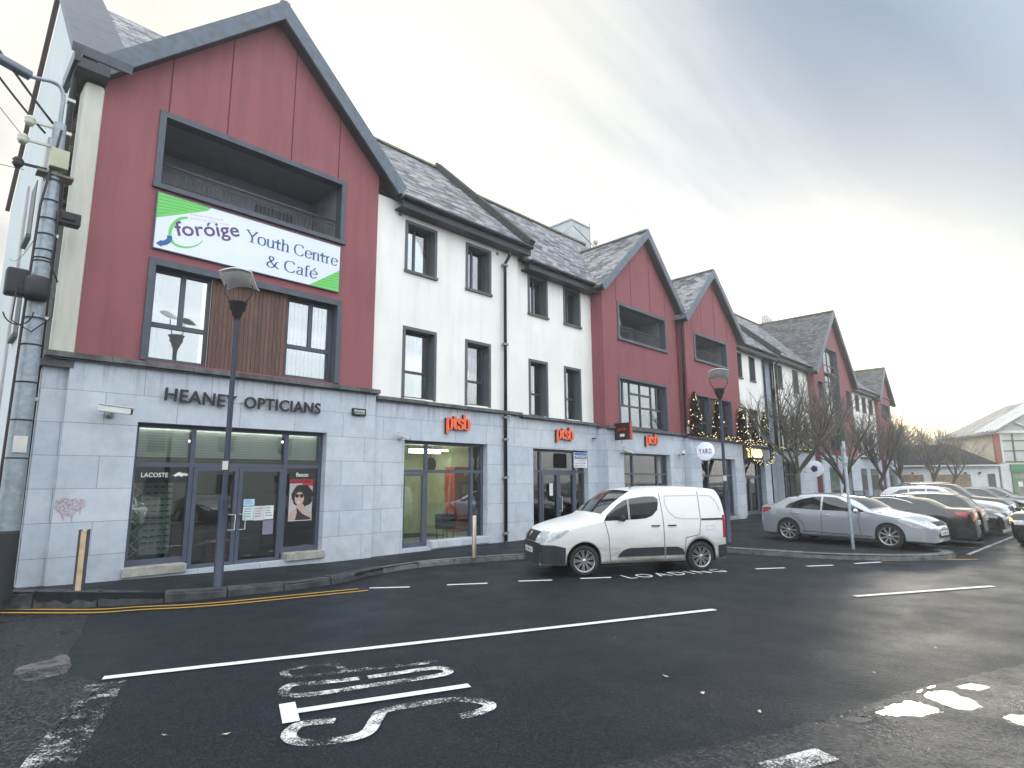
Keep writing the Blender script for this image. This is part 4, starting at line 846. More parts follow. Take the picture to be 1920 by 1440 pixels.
# ------------------------------------------------------------ C, D: the twin red gables
def red_bay(name_label, x0, x1, Yp, apex_px, ez, openpx, lines, base_top, roofback, yback=13.7, mat=RED2):
    t = thing('red_gabled_building', name_label, 'building'); ap = at(*apex_px, Yp)
    return t, ap
YC = 13.0; YD = 12.7
C_ = thing('red_gabled_building', 'red gabled bay with wide grid window, left of the twin middle gables', 'building')
xc0, xc1 = at(1131, 640, YC)[0], at(1268, 640, YC)[0]; apC = at(1203, 441, YC)
eC = ((xc0 - .25, 9.32), (xc1 + .35, 9.32))
opC = (at(1160, 600, YC)[0], at(1246, 630, YC)[0], at(1158, 632, YC)[1], at(1158, 571, YC)[1]); gwC = (at(1163, 750, YC)[0], at(1250, 770, YC)[0], 3.96, at(1163, 709, YC)[1])
b = B(); tp = [(xc0, 9.32 + .2), apC, (xc1, 9.32 + .25)]; skin(b, xc0, xc1, 3.85, tp, [opC, gwC], YC, .2); shell(b, xc0, xc1, 3.85, tp, YC, 18, 'lr'); b.build('wall', RED2, C_)
groove(C_, [(at(x, 540, YC)[0], opC[3] + .12, top_at(tp, at(x, 540, YC)[0]) - .25) for x in (1154, 1182, 1217, 1244)], YC, JOINT)
loggia(C_, opC, YC, 1.6, M('recess_grey', (.20, .21, .22), .85))
b = B(); b.lathe([(0, 0), (.12, 0), (.15, .22), (0, .22)], 12, (opC[0] + .6, YC + .5, opC[2] + .02))
for i in range(26): a = i * 2.4; r_ = .07 + .15 * (i % 5) / 5; zc = opC[2] + .45 + .02 * i; p = Vector((opC[0] + .6, YC + .5, opC[2] + .25)); q = Vector((opC[0] + .6 + r_ * cos(a), YC + .5 + r_ * sin(a), zc)); b.k = 1; b.add([p, q + Vector((.02, .02, -.05)), q + Vector((.0, .0, .07)), q + Vector((-.03, .02, -.03))], [(0, 1, 2, 3)])
item('potted_plant', 'pale leafed potted plant standing behind the balcony railing of the grid window bay', 'plant', b, [M('plant_pot', (.2, .2, .2), .7), M('pale_leaf', (.45, .48, .35), .7)])
gable_roof(C_, eC[0], eC[1], apC, YC, 17.4, .3, .1, .26)
window(C_, gwC, YC, .2, (.28, .50, .74), (.46,), FRAME2, LEAD2, None, ((.14, .46, 1), (.87, .46, 1)), False, .1, fw=.06)
window_extra = B(); x0, x1, z0, z1 = gwC; window_extra.box(x0 + (x1 - x0) * .28, x0 + (x1 - x0) * .74, YC + .19, YC + .26, z0 + (z1 - z0) * .72, z0 + (z1 - z0) * .76); window_extra.build('glazing_bar', FRAME2, C_)
s4 = (at(1171, 900, YC - .05)[0], at(1259, 900, YC - .05)[0], .25, at(1215, 851, YC - .05)[1])
b = B(); sc0 = at(1140, 860, YC - .05)[0]; sc1 = at(1284, 870, YC - .05)[0]; skin(b, sc0, sc1, -.05, [(sc0, 3.82), (sc1, 3.80)], [s4], YC - .05, .26); shell(b, sc0, sc1, -.05, [(sc0, 3.82), (sc1, 3.8)], YC - .05, 13.6); b.build('stone_base', STONE, C_)
ledge(C_, sc0 - .05, sc1, YC - .05, 3.92); s4b = (s4[0], s4[1], s4[2], s4[3]); xa, xb = at(1187, 900, YC + .15)[0], at(1233, 900, YC + .15)[0]
shopfront(C_, s4, YC - .05, .2, (xa, xb), (at(1215, 889, YC + .15)[1],), .08); shop_room(C_, sc0 + .3, sc1 - .3, YC + .15, 3.1, 3.5, M('amber_wall', (.42, .34, .16), .85), ZF, [(20.2, 1.4, 1.2, .2), (22.2, 1.4, 1.2, .2)], 4.0, .05)
b = B(); x, z = at(1223, 903, YC + .3); b.box(x - .45, x + .42, YC + .32, YC + .36, z - 1.2, z + .22); b.k = 1; put(b, letters('ptsb', .26, .13, .003, .02), x - .13, YC + .316, z - .02); b.box(x - .3, x + .28, YC + .315, YC + .32, z - .26, z - .16)
item('orange_poster', 'orange poster with white lettering in the third bank window, above the van', 'poster', b, [M('poster_orange', (.70, .10, .03), .5), WT])
D_ = thing('red_gabled_building', 'red gabled bay with lit Christmas trees on its ledge, right of the twin middle gables', 'building')
xd0_, xd1_ = at(1284, 640, YD)[0], at(1384, 700, YD)[0]; apD = at(1327, 514, YD); eD = ((xd0_ - .25, 9.15), (xd1_ + .3, 9.10))
opD = (at(1303, 650, YD)[0], at(1361, 670, YD)[0], at(1302, 672, YD)[1], at(1301, 626, YD)[1]); gwD = (at(1307, 790, YD)[0], at(1372, 790, YD)[0], 3.85, at(1305, 741, YD)[1])
b = B(); tp = [(xd0_, 9.15 + .2), apD, (xd1_, 9.10 + .25)]; skin(b, xd0_, xd1_, 3.7, tp, [opD, gwD], YD, .2); shell(b, xd0_, xd1_, 3.7, tp, YD, 18, 'lr'); b.build('wall', RED2, D_)
groove(D_, [(at(x, 600, YD)[0], opD[3] + .12, top_at(tp, at(x, 600, YD)[0]) - .25) for x in (1296, 1314, 1338, 1360)], YD, JOINT)
loggia(D_, opD, YD, 1.6, M('recess_grey', (.20, .21, .22), .85)); gable_roof(D_, eD[0], eD[1], apD, YD, 17.2, .3, .1, .26)
W3 = gwD[1] - gwD[0]
window(D_, (gwD[0], gwD[0] + W3 * .36, gwD[2], gwD[3]), YD, .2, (), (.36,), FRAME2, LEAD2, ((.05, .95, 0, 1, CURT),), ((.5, .36, 1),), False, .06)
window(D_, (gwD[0] + W3 * .68, gwD[1], gwD[2], gwD[3]), YD, .2, (), (.36,), FRAME2, LEAD2, ((.05, .95, 0, 1, CURT),), ((.5, .36, 1),), False, .06)
b = B(); b.box(gwD[0] + W3 * .36, gwD[0] + W3 * .68, YD + .1, YD + .2, gwD[2], gwD[3]); b.build('timber_panel', BOARDS, D_)
s5 = (at(1317, 900, YD - .05)[0], at(1381, 900, YD - .05)[0], .2, at(1350, 860, YD - .05)[1]); sd0 = at(1296, 870, YD - .05)[0]; sd1 = at(1394, 870, YD - .05)[0]
b = B(); skin(b, sd0, sd1, -.05, [(sd0, 3.72), (sd1, 3.66)], [s5], YD - .05, .26); shell(b, sd0, sd1, -.05, [(sd0, 3.72), (sd1, 3.66)], YD - .05, 13.6); b.build('stone_base', STONE, D_)
ledge(D_, sd0 - .05, sd1 + .05, YD - .05, 3.80); shopfront(D_, s5, YD - .05, .2, (at(1329, 900, YD + .15)[0], at(1372, 900, YD + .15)[0]), (at(1350, 892, YD + .15)[1],), .07)
shop_room(D_, sd0 + .3, sd1 - .3, YD + .15, 3.0, 3.5, M('cafe_wall', (.24, .26, .22), .85), ZF, [(26, 1.4, 1.0, .2)], 3.5, .05)
b = B(); b.box(s5[0] - .03, s5[1] + .03, YD - .1, YD + .2, .08, .2); b.build('window_sill', SILL, D_)
b = B(); b.tube([(xd0_ - .12, YD - .2, 9.2), (xd0_ - .12, YD + .05, 8.8), (xd0_ - .12, YD + .12, 4)], .05, 8); b.build('downpipe', GUT, D_)
b = B(); b.box(xd0_ - .3, xd0_ + .02, YD - .05, YD - .02, 3.9, 4.2); item('grey_vent_box', 'small grey box on the ledge between the twin gables', 'box', b, M('vent_box', (.33, .32, .30), .7))

# ------------------------------------------------------------ E: white building over the cafe entrance
YE = 13.4; YEs = 13.3
E_ = thing('white_terrace_building', 'white rendered building above the glowing cafe entrance, behind the first bare tree', 'building')
xe0, xe1, xe2, xe3 = 29.3, at(1431, 730, YE)[0], at(1453, 730, YE)[0], at(1514, 700, YE)[0]
def rr(ul, lr, Y): return px_rect(ul, lr, Y)
wE = [rr((1381, 665), (1391, 708), YE), rr((1404, 672), (1416, 716), YE), rr((1387, 765), (1400, 818), YE), rr((1409, 768), (1422, 820), YE)]
wE2 = [rr((1456, 687), (1467, 726), YE), rr((1486, 698), (1497, 736), YE), rr((1466, 775), (1476, 826), YE), rr((1495, 778), (1504, 830), YE)]
wE = [(a, b_, 7.42 if z1 > 7 else 3.9, 8.74 if z1 > 7 else 5.7) for a, b_, z0, z1 in wE]; wE2 = [(a, b_, 7.45 if z1 > 7 else 3.9, 8.84 if z1 > 7 else 5.7) for a, b_, z0, z1 in wE2]
b = B(); skin(b, xe0, xe1, 3.6, [(xe0, 9.3), (xe1, 9.3)], wE, YE, .2); b.build('wall', WHITE, E_); b = B(); skin(b, xe2, xe3 + .3, 3.6, [(xe2, 9.45), (xe3 + .3, 9.45)], wE2, YE, .2); b.build('wall', WHITE, E_); b = B(); b.box(xe0, xe3, 21.8, 22, 0, 9.4); b.build('rear_wall', WHITE, E_)
b = B(); b.box(xe1, xe2, YE + .25, YE + .5, 0, 9.35); b.build('recessed_wall', M('blue_grey_render', (.30, .35, .42), .8), E_)
for q in wE: window(E_, q, YE, .2, (.5,) if q[2] > 7 else (), () if q[2] > 7 else (.4,), curtain=((.1, .9, 0, 1, CURT),), surw=.07)
for q in wE2: window(E_, q, YE, .2, (.5,) if q[2] > 7 else (), () if q[2] > 7 else (.4,), curtain=((.1, .9, 0, 1, CURT),), surw=.07)
main_roof(E_, 23.9, xe2 - .2, YE - .38, 9.15, 18.0, 13.75); main_roof(E_, xe2 - .2, xe3 + 5, YE - .38, 9.28, 18.0, 13.9)
eaves(E_, xe0, xe2 - .3, YE, 9.17, out=.38); eaves(E_, xe2 - .28, xe3 + .2, YE, 9.30)
b = B(); b.beam((xe2 - .1, YE - .5, 9.4), (xe2 - .1, 18.0, 14.05), .26, .3); b.build('roof_upstand', M('dark_upstand', (.045, .05, .052), .9), E_)
for x in (xe1 + .05, xe2 + .1): downpipe(E_, x, YE - .02, .05, 8.9, w=.06, clips=(2.6,))
door = (at(1398, 900, YEs)[0], at(1436, 900, YEs)[0], .0, at(1415, 864, YEs)[1]); wq = (at(1470, 900, YEs)[0], at(1500, 900, YEs)[0], .3, 2.95)
b = B(); skin(b, xe0, xe1 + .0, -.05, [(xe0, 3.6), (xe1, 3.6)], [door], YEs, .3); skin(b, xe2, xe3 + .3, -.05, [(xe2, 3.6), (xe3 + .3, 3.6)], [wq], YEs, .3); shell(b, xe0, xe1, -.05, [(xe0, 3.6), (xe1, 3.6)], YEs, 13.7); shell(b, xe2, xe3, -.05, [(xe2, 3.6), (xe3, 3.6)], YEs, 13.7); b.build('stone_base', STONE, E_)
dm = (door[0] + door[1]) / 2; zq = at(1415, 893, YEs + .2)[1]
shopfront(E_, (door[0], door[1], .02, door[3]), YEs, .25, (door[1] - .55,), (zq,), .08, FRAME, doors=((door[0] + .08, (door[0] + door[1] - .55) / 2, zq - .04, .02), ((door[0] + door[1] - .55) / 2, door[1] - .6, zq - .04, .02)))
shopfront(E_, wq, YEs, .25, ((wq[0] + wq[1]) / 2,), (2.2,), .07); shop_room(E_, xe0 + 2, xe3 - .3, YEs + .25, 3.1, 3.5, M('cafe_wall', (.24, .26, .22), .85), ZF, [(33, 1.4, 1.0, .2), (39.5, 1.4, 1, .2)], 4, .05)
ledge(E_, xe0, xe1, YEs, 3.72); ledge(E_, xe2, xe3, YEs, 3.72)

# ------------------------------------------------------------ F: tall red gable with the long stair window
YF = 12.96
F_ = thing('red_gabled_building', 'tallest red gable with a long vertical stair window, behind the second bare tree', 'building')
xf0, xf1 = at(1525, 700, YF)[0], at(1601, 780, YF)[0]; apF = at(1553, 588, YF); eF = ((xf0 - .35, 9.05), (xf1 + .5, 8.95))
gwF = (at(1545, 700, YF)[0], at(1571, 700, YF)[0], 6.1, at(1545, 648, YF)[1] - .1); sF1 = (at(1534, 720, YF)[0], at(1543, 720, YF)[0], 7.4, 8.55); sF2 = (at(1586, 740, YF)[0], at(1594, 740, YF)[0], 7.4, 8.5)
gwF2 = (gwF[0] + .3, gwF[1] - .2, 3.9, 5.8)
b = B(); tp = [(xf0, 9.2), apF, (xf1, 9.15)]; gx = (gwF[0], gwF[1], 3.9, min(gwF[3], 11.2)); skin(b, xf0, xf1, -.05, tp, [gx, sF1, sF2], YF, .2); shell(b, xf0, xf1, 0, tp, YF, 22, 'lr'); b.build('wall', RED2, F_)
window(F_, gx, YF, .2, (.5,), (.16, .33, .5, .67, .84), FRAME2, LEAD2, None, (), False, .1); window(F_, sF1, YF, .2, (), (), surw=.05); window(F_, sF2, YF, .2, (), (), surw=.05)
ROOFM[0] = SLATE2; gable_roof(F_, eF[0], eF[1], apF, YF, 21.5, .35, .12, .3)
b = B(); b.box(xf0 - .03, xf1 + .03, YF - .1, YF - .002, 0, 3.5); b.build('stone_base', STONE, F_)
for x in (xf0 + 1.2, xf0 + 4.2): b = B(); b.box(x, x + 1.9, YF - .14, YF - .102, .1, 2.7); o = b.build('shopfront', FRAME, F_); b = B(); b.box(x + .12, x + 1.78, YF - .15, YF - .143, .25, 2.6); b.build('pane', M('dark_shop_glass', (.05, .07, .07), .06, spec=.9), o)
# ------------------------------------------------------------ G: far white building, H: last red gable
YG = 13.4
G_ = thing('white_terrace_building', 'far white rendered building between the tall red gable and the last red gable', 'building')
xg1 = at(1641, 760, YG)[0]; wG = [(at(x, 750, YG)[0], at(x + 6, 750, YG)[0], 7.4, 8.6) for x in (1603, 1615.5, 1627.5)] + [(at(x, 800, YG)[0], at(x + 6, 800, YG)[0], 4.0, 5.7) for x in (1604, 1616, 1628)]
b = B(); skin(b, xf1, xg1 + .5, 3.5, [(xf1, 9.2), (xg1 + .5, 9.2)], wG, YG, .2); b.build('wall', WHITE, G_)
for q in wG: window(G_, q, YG, .15, (), (), surw=.07)
main_roof(G_, xf1 - 3, xg1 + 4, YG - .35, 9.05, 17.5, 12.9); eaves(G_, xf1, xg1, YG, 9.1)
b = B(); b.box(xf1, xg1 + .5, YG - .1, YG + .3, 0, 3.5); b.build('stone_base', STONE, G_); ledge(G_, xf1 + .1, xg1, YG - .1, 3.62)
for x in (xf1 + 1.0, xf1 + 4.6): b = B(); b.box(x, x + 2.3, YG - .14, YG - .102, .1, 2.7); o = b.build('shopfront', FRAME, G_); b = B(); b.box(x + .12, x + 2.18, YG - .15, YG - .143, .25, 2.6); b.build('pane', M('dark_shop_glass', (.05, .07, .07), .06, spec=.9), o)
YH = 13.1
H_ = thing('red_gabled_building', 'last and smallest looking red gable at the far right end of the row', 'building')
xh0, xh1 = at(1650, 790, YH)[0], at(1673, 800, YH)[0]; apH = at(1652.5, 694, YH); apH = (xh0 + 2.2, 11.75); opH = (xh0 + .9, xh1 - .7, 7.35, 8.45)
b = B(); tp = [(xh0, 9.0), apH, (xh1, 8.95)]; skin(b, xh0, xh1, 0, tp, [opH], YH, .2); shell(b, xh0, xh1, 0, tp, YH, 22, 'lr'); b.build('wall', RED2, H_); loggia(H_, opH, YH, 1.2, M('recess_grey', (.2, .21, .22), .85), False)
gable_roof(H_, (xh0 - .4, 8.75), (xh1 + .6, 8.7), apH, YH, 19, .3, .1, .28)
b = B(); b.box(xh0 - .03, xh1 + .03, YH - .1, YH - .002, 0, 3.5); b.build('stone_base', STONE, H_)
b = B(); b.box(xh0 + .8, xh1 - .8, YH - .14, YH - .102, .1, 2.7); o = b.build('shopfront', FRAME, H_); b = B(); b.box(xh0 + .92, xh1 - .92, YH - .15, YH - .143, .25, 2.6); b.build('pane', M('dark_shop_glass', (.05, .07, .07), .06, spec=.9), o)
# ------------------------------------------------------------ vehicles
def lerp_tab(tab, x):
    if x >= tab[0][0]: return tab[0][1]
    for (xa, za), (xb, zb) in zip(tab, tab[1:]):
        if x >= xb: t = (xa - x) / (xa - xb); return za * (1 - t) + zb * t
    return tab[-1][1]
class Shape:
    def __init__(s, keys, hw, belt, tum, axles, ra, zbot, bowf=.16, bowr=.10, r=.07, crown=.03, nose=.16, tail=.10, rw=.315, ztop=None):
        s.keys = keys; s.hw = hw; s.belt = belt; s.tum = tum; s.ax = axles; s.ra = ra; s.zbot = zbot; s.bf = bowf; s.br = bowr; s.r = r; s.crown = crown; s.nose = nose; s.tail = tail; s.rw = rw; s.rcf = .17; s.rcr = .12
        s.xf = max(k[0] for k in keys); s.xr = min(k[0] for k in keys); s.zr = max(k[1] for k in keys)
        sm = smooth([(k[0], k[1], 0) for k in keys], 8); out = []
        for p in sm:
            x = p.x
            if out and x > out[-1][0] - .0008: x = out[-1][0] - .0008
            out.append((x, p.y))
        s.out = out; s.n = len(out)
    def u(s, q):          # q: key index (float)
        f = q * 8; i = min(int(f), s.n - 2); t = f - i; a, b = s.out[i], s.out[i + 1]; return a[0] + (b[0] - a[0]) * t, a[1] + (b[1] - a[1]) * t
    def zu(s, x): return lerp_tab(s.out, x)
    def base(s, x, z):
        f = max(0, (x - (s.xf - .9)) / .9); g = max(0, ((s.xr + .7) - x) / .7)
        w = s.hw * (1 - s.nose * f ** 2.2 - s.tail * g ** 2.2)
        q = max(0, x - (s.xf - s.rcf)); w -= s.rcf - sqrt(max(0, s.rcf ** 2 - q * q)); q = max(0, (s.xr + s.rcr) - x); w -= s.rcr - sqrt(max(0, s.rcr ** 2 - q * q)); zb = s.belt(x) if callable(s.belt) else s.belt
        if z > zb: w *= 1 - s.tum * ((z - zb) / (s.zr - zb)) ** 1.15
        else:
            d = (zb - z) / zb; w *= 1 - .045 * max(0, d - .15) ** 1.3 * 2 + 0 * d
        return w
    def side(s, x, z, zu=None):
        zu = s.zu(x) if zu is None else zu; w = s.base(x, z); r = min(s.r, max(.005, (zu - .2) * .5))
        if z > zu - r: w -= r - sqrt(max(0, r * r - (z - zu + r) ** 2))
        return w
    def warp(s, x, y, z):
        k = 1 - min(1, (y / s.hw) ** 2); xm = (s.xf + s.xr) / 2
        if x > xm: return Vector((x + s.bf * k * ((x - xm) / (s.xf - xm)) ** 1.3, y, z))
        return Vector((x - s.br * k * ((xm - x) / (xm - s.xr)) ** 1.5, y, z))
    def low(s, x):
        z = s.zbot
        for xa in s.ax:
            if abs(x - xa) < s.ra: z = max(z, s.rw + sqrt(s.ra ** 2 - (x - xa) ** 2))
        return z
    def body(s):
        xs = sorted({round(p[0], 4) for p in s.out} | {xa + s.ra * c for xa in s.ax for c in (-.9999, -.995, -.97, -.92, -.84, -.72, -.56, -.38, -.2, 0, .2, .38, .56, .72, .84, .92, .97, .995, .9999)} | {xa + s.ra * c for xa in s.ax for c in (-1.003, 1.003)} | {s.xf - s.rcf * (1 - sin(pi / 2 * k / 8)) for k in range(8)} | {s.xr + s.rcr * (1 - sin(pi / 2 * k / 8)) for k in range(8)}, reverse=True)
        rows = []
        for x in xs:
            zu = s.zu(x); zl = min(s.low(x), zu - .02); r = min(s.r, max(.005, (zu - .2) * .5)); zs = [zl + (max(zl + .005, zu - r) - zl) * t for t in (0, .08, .2, .35, .5, .65, .8, .92, 1)] + [zu - r + r * sin(a) for a in (R(25), R(50), R(72), R(90))]
            L = [(s.side(x, min(z, zu), zu), min(max(z, zl), zu)) for z in zs]; ye = L[-1][0]
            T = [(ye * v, zu + s.crown * (1 - v * v)) for v in (.92, .78, .55, .28, 0, -.28, -.55, -.78, -.92)]
            inn = (L[0][0] - .045, L[0][1] + .02)
            pts = [inn] + L + T + [(-y, z) for y, z in reversed(L)] + [(-inn[0], inn[1])]
            rows.append([s.warp(x, y, z) for y, z in pts])
        b = B(); b.smooth = True; m = len(rows[0]); b.add([p for r_ in rows for p in r_], [(i * m + k, i * m + k + 1, (i + 1) * m + k + 1, (i + 1) * m + k) for i in range(len(rows) - 1) for k in range(m - 1)] + [tuple(range(m - 1, -1, -1)), tuple((len(rows) - 1) * m + k for k in range(m))]); return b
    def grid(s, b, P, off, th=None):
        """P: rows of points on the surface -> sheet lifted by off"""
        n, m = len(P), len(P[0]); ctr = Vector(((s.xf + s.xr) / 2, 0, .7)); vs = []
        for i in range(n):
            for j in range(m):
                du = P[min(i + 1, n - 1)][j] - P[max(i - 1, 0)][j]; dv = P[i][min(j + 1, m - 1)] - P[i][max(j - 1, 0)]
                nn = du.cross(dv)
                if nn.length < 1e-9: nn = Vector((0, P[i][j].y, .1))
                nn.normalize()
                if nn.dot(P[i][j] - ctr) < 0: nn = -nn
                vs.append(P[i][j] + nn * off)
        o = b.smooth; b.smooth = True; b.add(vs, [(i * m + j, i * m + j + 1, (i + 1) * m + j + 1, (i + 1) * m + j) for i in range(n - 1) for j in range(m - 1)]); b.smooth = o
    def sp(s, b, up, lo, off=.005, sides=(1, -1), n=20, m=6):
        """side patch between two x-z polylines (front to rear)"""
        xa, xb = up[0][0], up[-1][0]
        for sg in sides:
            s.grid(b, [[s.warp(x, sg * s.side(x, z), z) for z in (lerp_tab(lo, x) + (lerp_tab(up, x) - lerp_tab(lo, x)) * j / m for j in range(m + 1))] for x in (xa + (xb - xa) * (i / n) ** (1.8 if xa > s.xf - .3 else 1) for i in range(n + 1))], off)
    def tp(s, b, q0, q1, v0, v1, off=.005, n=12, m=14, vin=1.0):
        """patch across the top / front / rear; v runs -1..1 across, q along the outline keys"""
        P = []
        for i in range(n + 1):
            x, z = s.u(q0 + (q1 - q0) * i / n); ye = s.side(x, z, z); k = 1 - (1 - vin) * i / n
            P.append([s.warp(x, ye * v * k, z + s.crown * (1 - (v * k) ** 2)) for v in (v0 + (v1 - v0) * j / m for j in range(m + 1))])
        s.grid(b, P, off)
    def seam(s, b, pts, w=.013, sides=(1, -1)):
        for sg in sides:
            for (xa, za), (xb, zb) in zip(pts, pts[1:]):
                n = max(2, int(abs(zb - za) / .08), int(abs(xb - xa) / .15)); d = Vector((xb - xa, zb - za)).normalized(); nx, nz = -d.y * w / 2, d.x * w / 2
                s.grid(b, [[s.warp(x + k * nx, sg * s.side(x, z + k * nz), z + k * nz) for k in (-1, 1)] for x, z in ((xa + (xb - xa) * i / n, za + (zb - za) * i / n) for i in range(n + 1))], .0035)
CGLASS = M('car_glass', (.016, .019, .021), .03, var=0, spec=1.0)
TYRE = M('tyre_rubber', (.018, .018, .019), .8, var=.3)
RIM = M('alloy_rim', (.42, .43, .45), .35, .7); RIMD = M('wheel_well_dark', (.015, .015, .016), .8)
PLAST = M('dark_bumper_plastic', (.022, .026, .034), .6, var=.2); SEAM = M('panel_gap', (.02, .02, .02), .8)
HEADL = M('headlamp_lens', (.50, .53, .55), .08, var=.3, vs=14, spec=1.0); TAILL = M('red_lamp_lens', (.38, .02, .025), .12, var=.3, vs=12, spec=1.0); PLATE = M('number_plate', (.72, .72, .70), .5, var=.02); CHROME = M('chrome_trim', (.65, .66, .68), .15, .9, var=.02); INK = M('plate_ink', (.02, .02, .03), .6)
def wheel(root, x, y, sg, r, n=10, steer=0.0, cap=False, w=.2):
    wc = Vector((x, y, r)); mt = Matrix.Translation(wc) @ Matrix.Rotation(steer, 4, 'Z')
    t = B(); yo = sg * w / 2; rr_ = r * .72
    t.lathe([(rr_, -w / 2), (r * .90, -w / 2), (r * .97, -w * .42), (r, -w * .3), (r, w * .3), (r * .97, w * .42), (r * .90, w / 2), (rr_, w / 2), (rr_ * .95, 0)], 36, axis='y')
    for k in range(40):
        a = 2 * pi * k / 40
    t.v = [tuple(mt @ Vector(v)) for v in t.v]; w_ = t.build('wheel', TYRE, root)
    m = B(); m.k = 1; m.lathe([(0, sg * .01), (rr_, sg * .01)], 30, axis='y'); m.k = 0
    m.lathe([(rr_, sg * (w / 2 - .005)), (rr_ * .93, sg * (w / 2 - .012)), (rr_ * .90, sg * .02)], 30, axis='y'); m.lathe([(0, sg * (w / 2 - .01)), (rr_ * .2, sg * (w / 2 - .015)), (rr_ * .24, sg * .03)], 14, axis='y')
    for k in range(n):
        a0 = 2 * pi * k / n
        for da in ((-.11, .11) if cap else (0,)):
            a = a0 + da; d = Vector((cos(a), 0, sin(a))); e = Vector((-sin(a), 0, cos(a))); hw = rr_ * (.035 if cap else .12 if n < 8 else .075); y0 = sg * (w / 2 - .02); vs = []
            for rad, ww, yy in ((rr_ * .16, hw * .9, y0 + sg * .004), (rr_ * .95, hw * 1.15, y0 + sg * .010)):
                for q, dy in ((-1, 0), (1, 0), (1, -sg * .025), (-1, -sg * .025)): vs.append(d * rad + e * (q * ww) + Vector((0, yy + dy, 0)))
            m.add(vs, [(0, 1, 5, 4), (1, 2, 6, 5), (3, 0, 4, 7), (4, 5, 6, 7)])
    m.v = [tuple(mt @ Vector(v)) for v in m.v]; m.build('rim', [RIM, RIMD], w_)
def finish(t, S, b_mat, parts):
    for nm, fn, mat in parts:
        b = B(); fn(b); b.build(nm, mat, t)
def car(kind, label, loc, rz, paint, S, o):
    t = thing('parked_car' if kind != 'van' else 'delivery_van', label, 'van' if kind == 'van' else 'car', loc, rz, o.get('group'))
    body = S.body().build('body', paint, t); w = S.hw
    ub = B(); ub.box(S.xr + .22, S.xf - .2, -(w - .27), w - .27, .19, .62); ub.box(S.ax[0] - S.ra, S.ax[0] + S.ra, -(w - .27), w - .27, .3, .72); ub.build('underbody', RIMD, t)
    for i, xa in enumerate(S.ax):
        for sg in (1, -1): wheel(t, xa, sg * (w - .115), sg, S.rw, o.get('spokes', 7), (o.get('steer', 0) if i == 0 else 0), o.get('cap', False))
    b = B(); S.tp(b, *o['ws']); b.build('windscreen', CGLASS, t)
    if o.get('rs'): b = B(); S.tp(b, *o['rs']); b.build('rear_window', CGLASS, t)
    for up, lo in o['win']: b = B(); S.sp(b, up, lo, .005, (1,)); b.build('side_window', CGLASS, t); b = B(); S.sp(b, up, lo, .005, (-1,)); b.build('side_window', CGLASS, t)
    if o.get('chrome'):
        b = B()
        for p in o['chrome']: S.seam(b, p, .02)
        b.build('chrome_strip', CHROME, t)
    b = B()
    for p in o['seams']: S.seam(b, p)
    b.build('panel_seam', SEAM, t)
    for x, z in o['handles']:
        for sg in (1, -1): b = B(); y = S.side(x, z) + .018; b.tube([S.warp(x + d, sg * (y - (.02 if abs(d) > .08 else 0)), z) for d in (.10, .07, -.07, -.10)], .014, 6); b.build('door_handle', o.get('hmat', PLAST), t)
    for sg in (1, -1):
        x, z = o['mirror']; y = S.side(x, z); b = B(); c = S.warp(x, sg * (y + .13), z + .03); bm = []; n, m = 8, 10; vs = []
        for i in range(n + 1):
            a = pi * i / n - pi / 2
            for j in range(m): q = 2 * pi * j / m; vs.append((c.x + .055 * cos(a) * cos(q) * (1.2 if cos(q) > 0 else .7), c.y + .115 * sin(a), c.z + .075 * cos(a) * sin(q)))
        b.smooth = True; b.add(vs, [(i * m + j, i * m + (j + 1) % m, (i + 1) * m + (j + 1) % m, (i + 1) * m + j) for i in range(n) for j in range(m)]); b.smooth = False
        b.tube([S.warp(x + .03, sg * (y - .02), z - .02), (c.x, c.y, c.z - .03)], .022, 6); b.build('wing_mirror', o.get('mmat', paint), t)
        b = B(); up, lo = o['head']; S.sp(b, up, lo, .006, (sg,), 8, 4)
        if o.get('headt'): q0, q1, v0, v1 = o['headt']; S.tp(b, q0, q1, sg * v0, sg * v1, .006, 4, 6)
        b.build('headlight', HEADL, t)
        b = B(); up, lo = o['tail']; S.sp(b, up, lo, .006, (sg,), 8, 4)
        if o.get('tailt'): q0, q1, v0, v1 = o['tailt']; S.tp(b, q0, q1, sg * v0, sg * v1, .006, 4, 6)
        b.build('tail_light', TAILL, t)
    if o.get('grille'): b = B(); S.tp(b, *o['grille']); b.build('grille', BLACKM, t)
    for nm, mt_, args in o.get('tops', ()): b = B(); S.tp(b, *args); b.build(nm, mt_, t)
    for nm, mt_, fn in o.get('extra', ()): b = B(); fn(b, S); (b.split if nm != 'pressed_panel_line' and nm != 'fuel_flap' else b.build)(nm, mt_, t)
    for q, sgn in ((o.get('platef'), 1), (o.get('plater'), -1)):
        if q is not None:
            x, z = S.u(q); p = S.warp(x, 0, z); b = B(); b.box(p.x + (.0 if sgn > 0 else -.02), p.x + (.02 if sgn > 0 else 0), -.26, .26, z - .055, z + .055); b.k = 1; V, F = letters('161 MN 427' if kind != 'van' else '181 MN 90', .42, .065, .001, .01)
            b.add([(p.x + sgn * .0215, (v[0] - .21) * sgn, z - .033 + v[2]) for v in V], F); b.build('number_plate', [PLATE, INK], t)
    return t
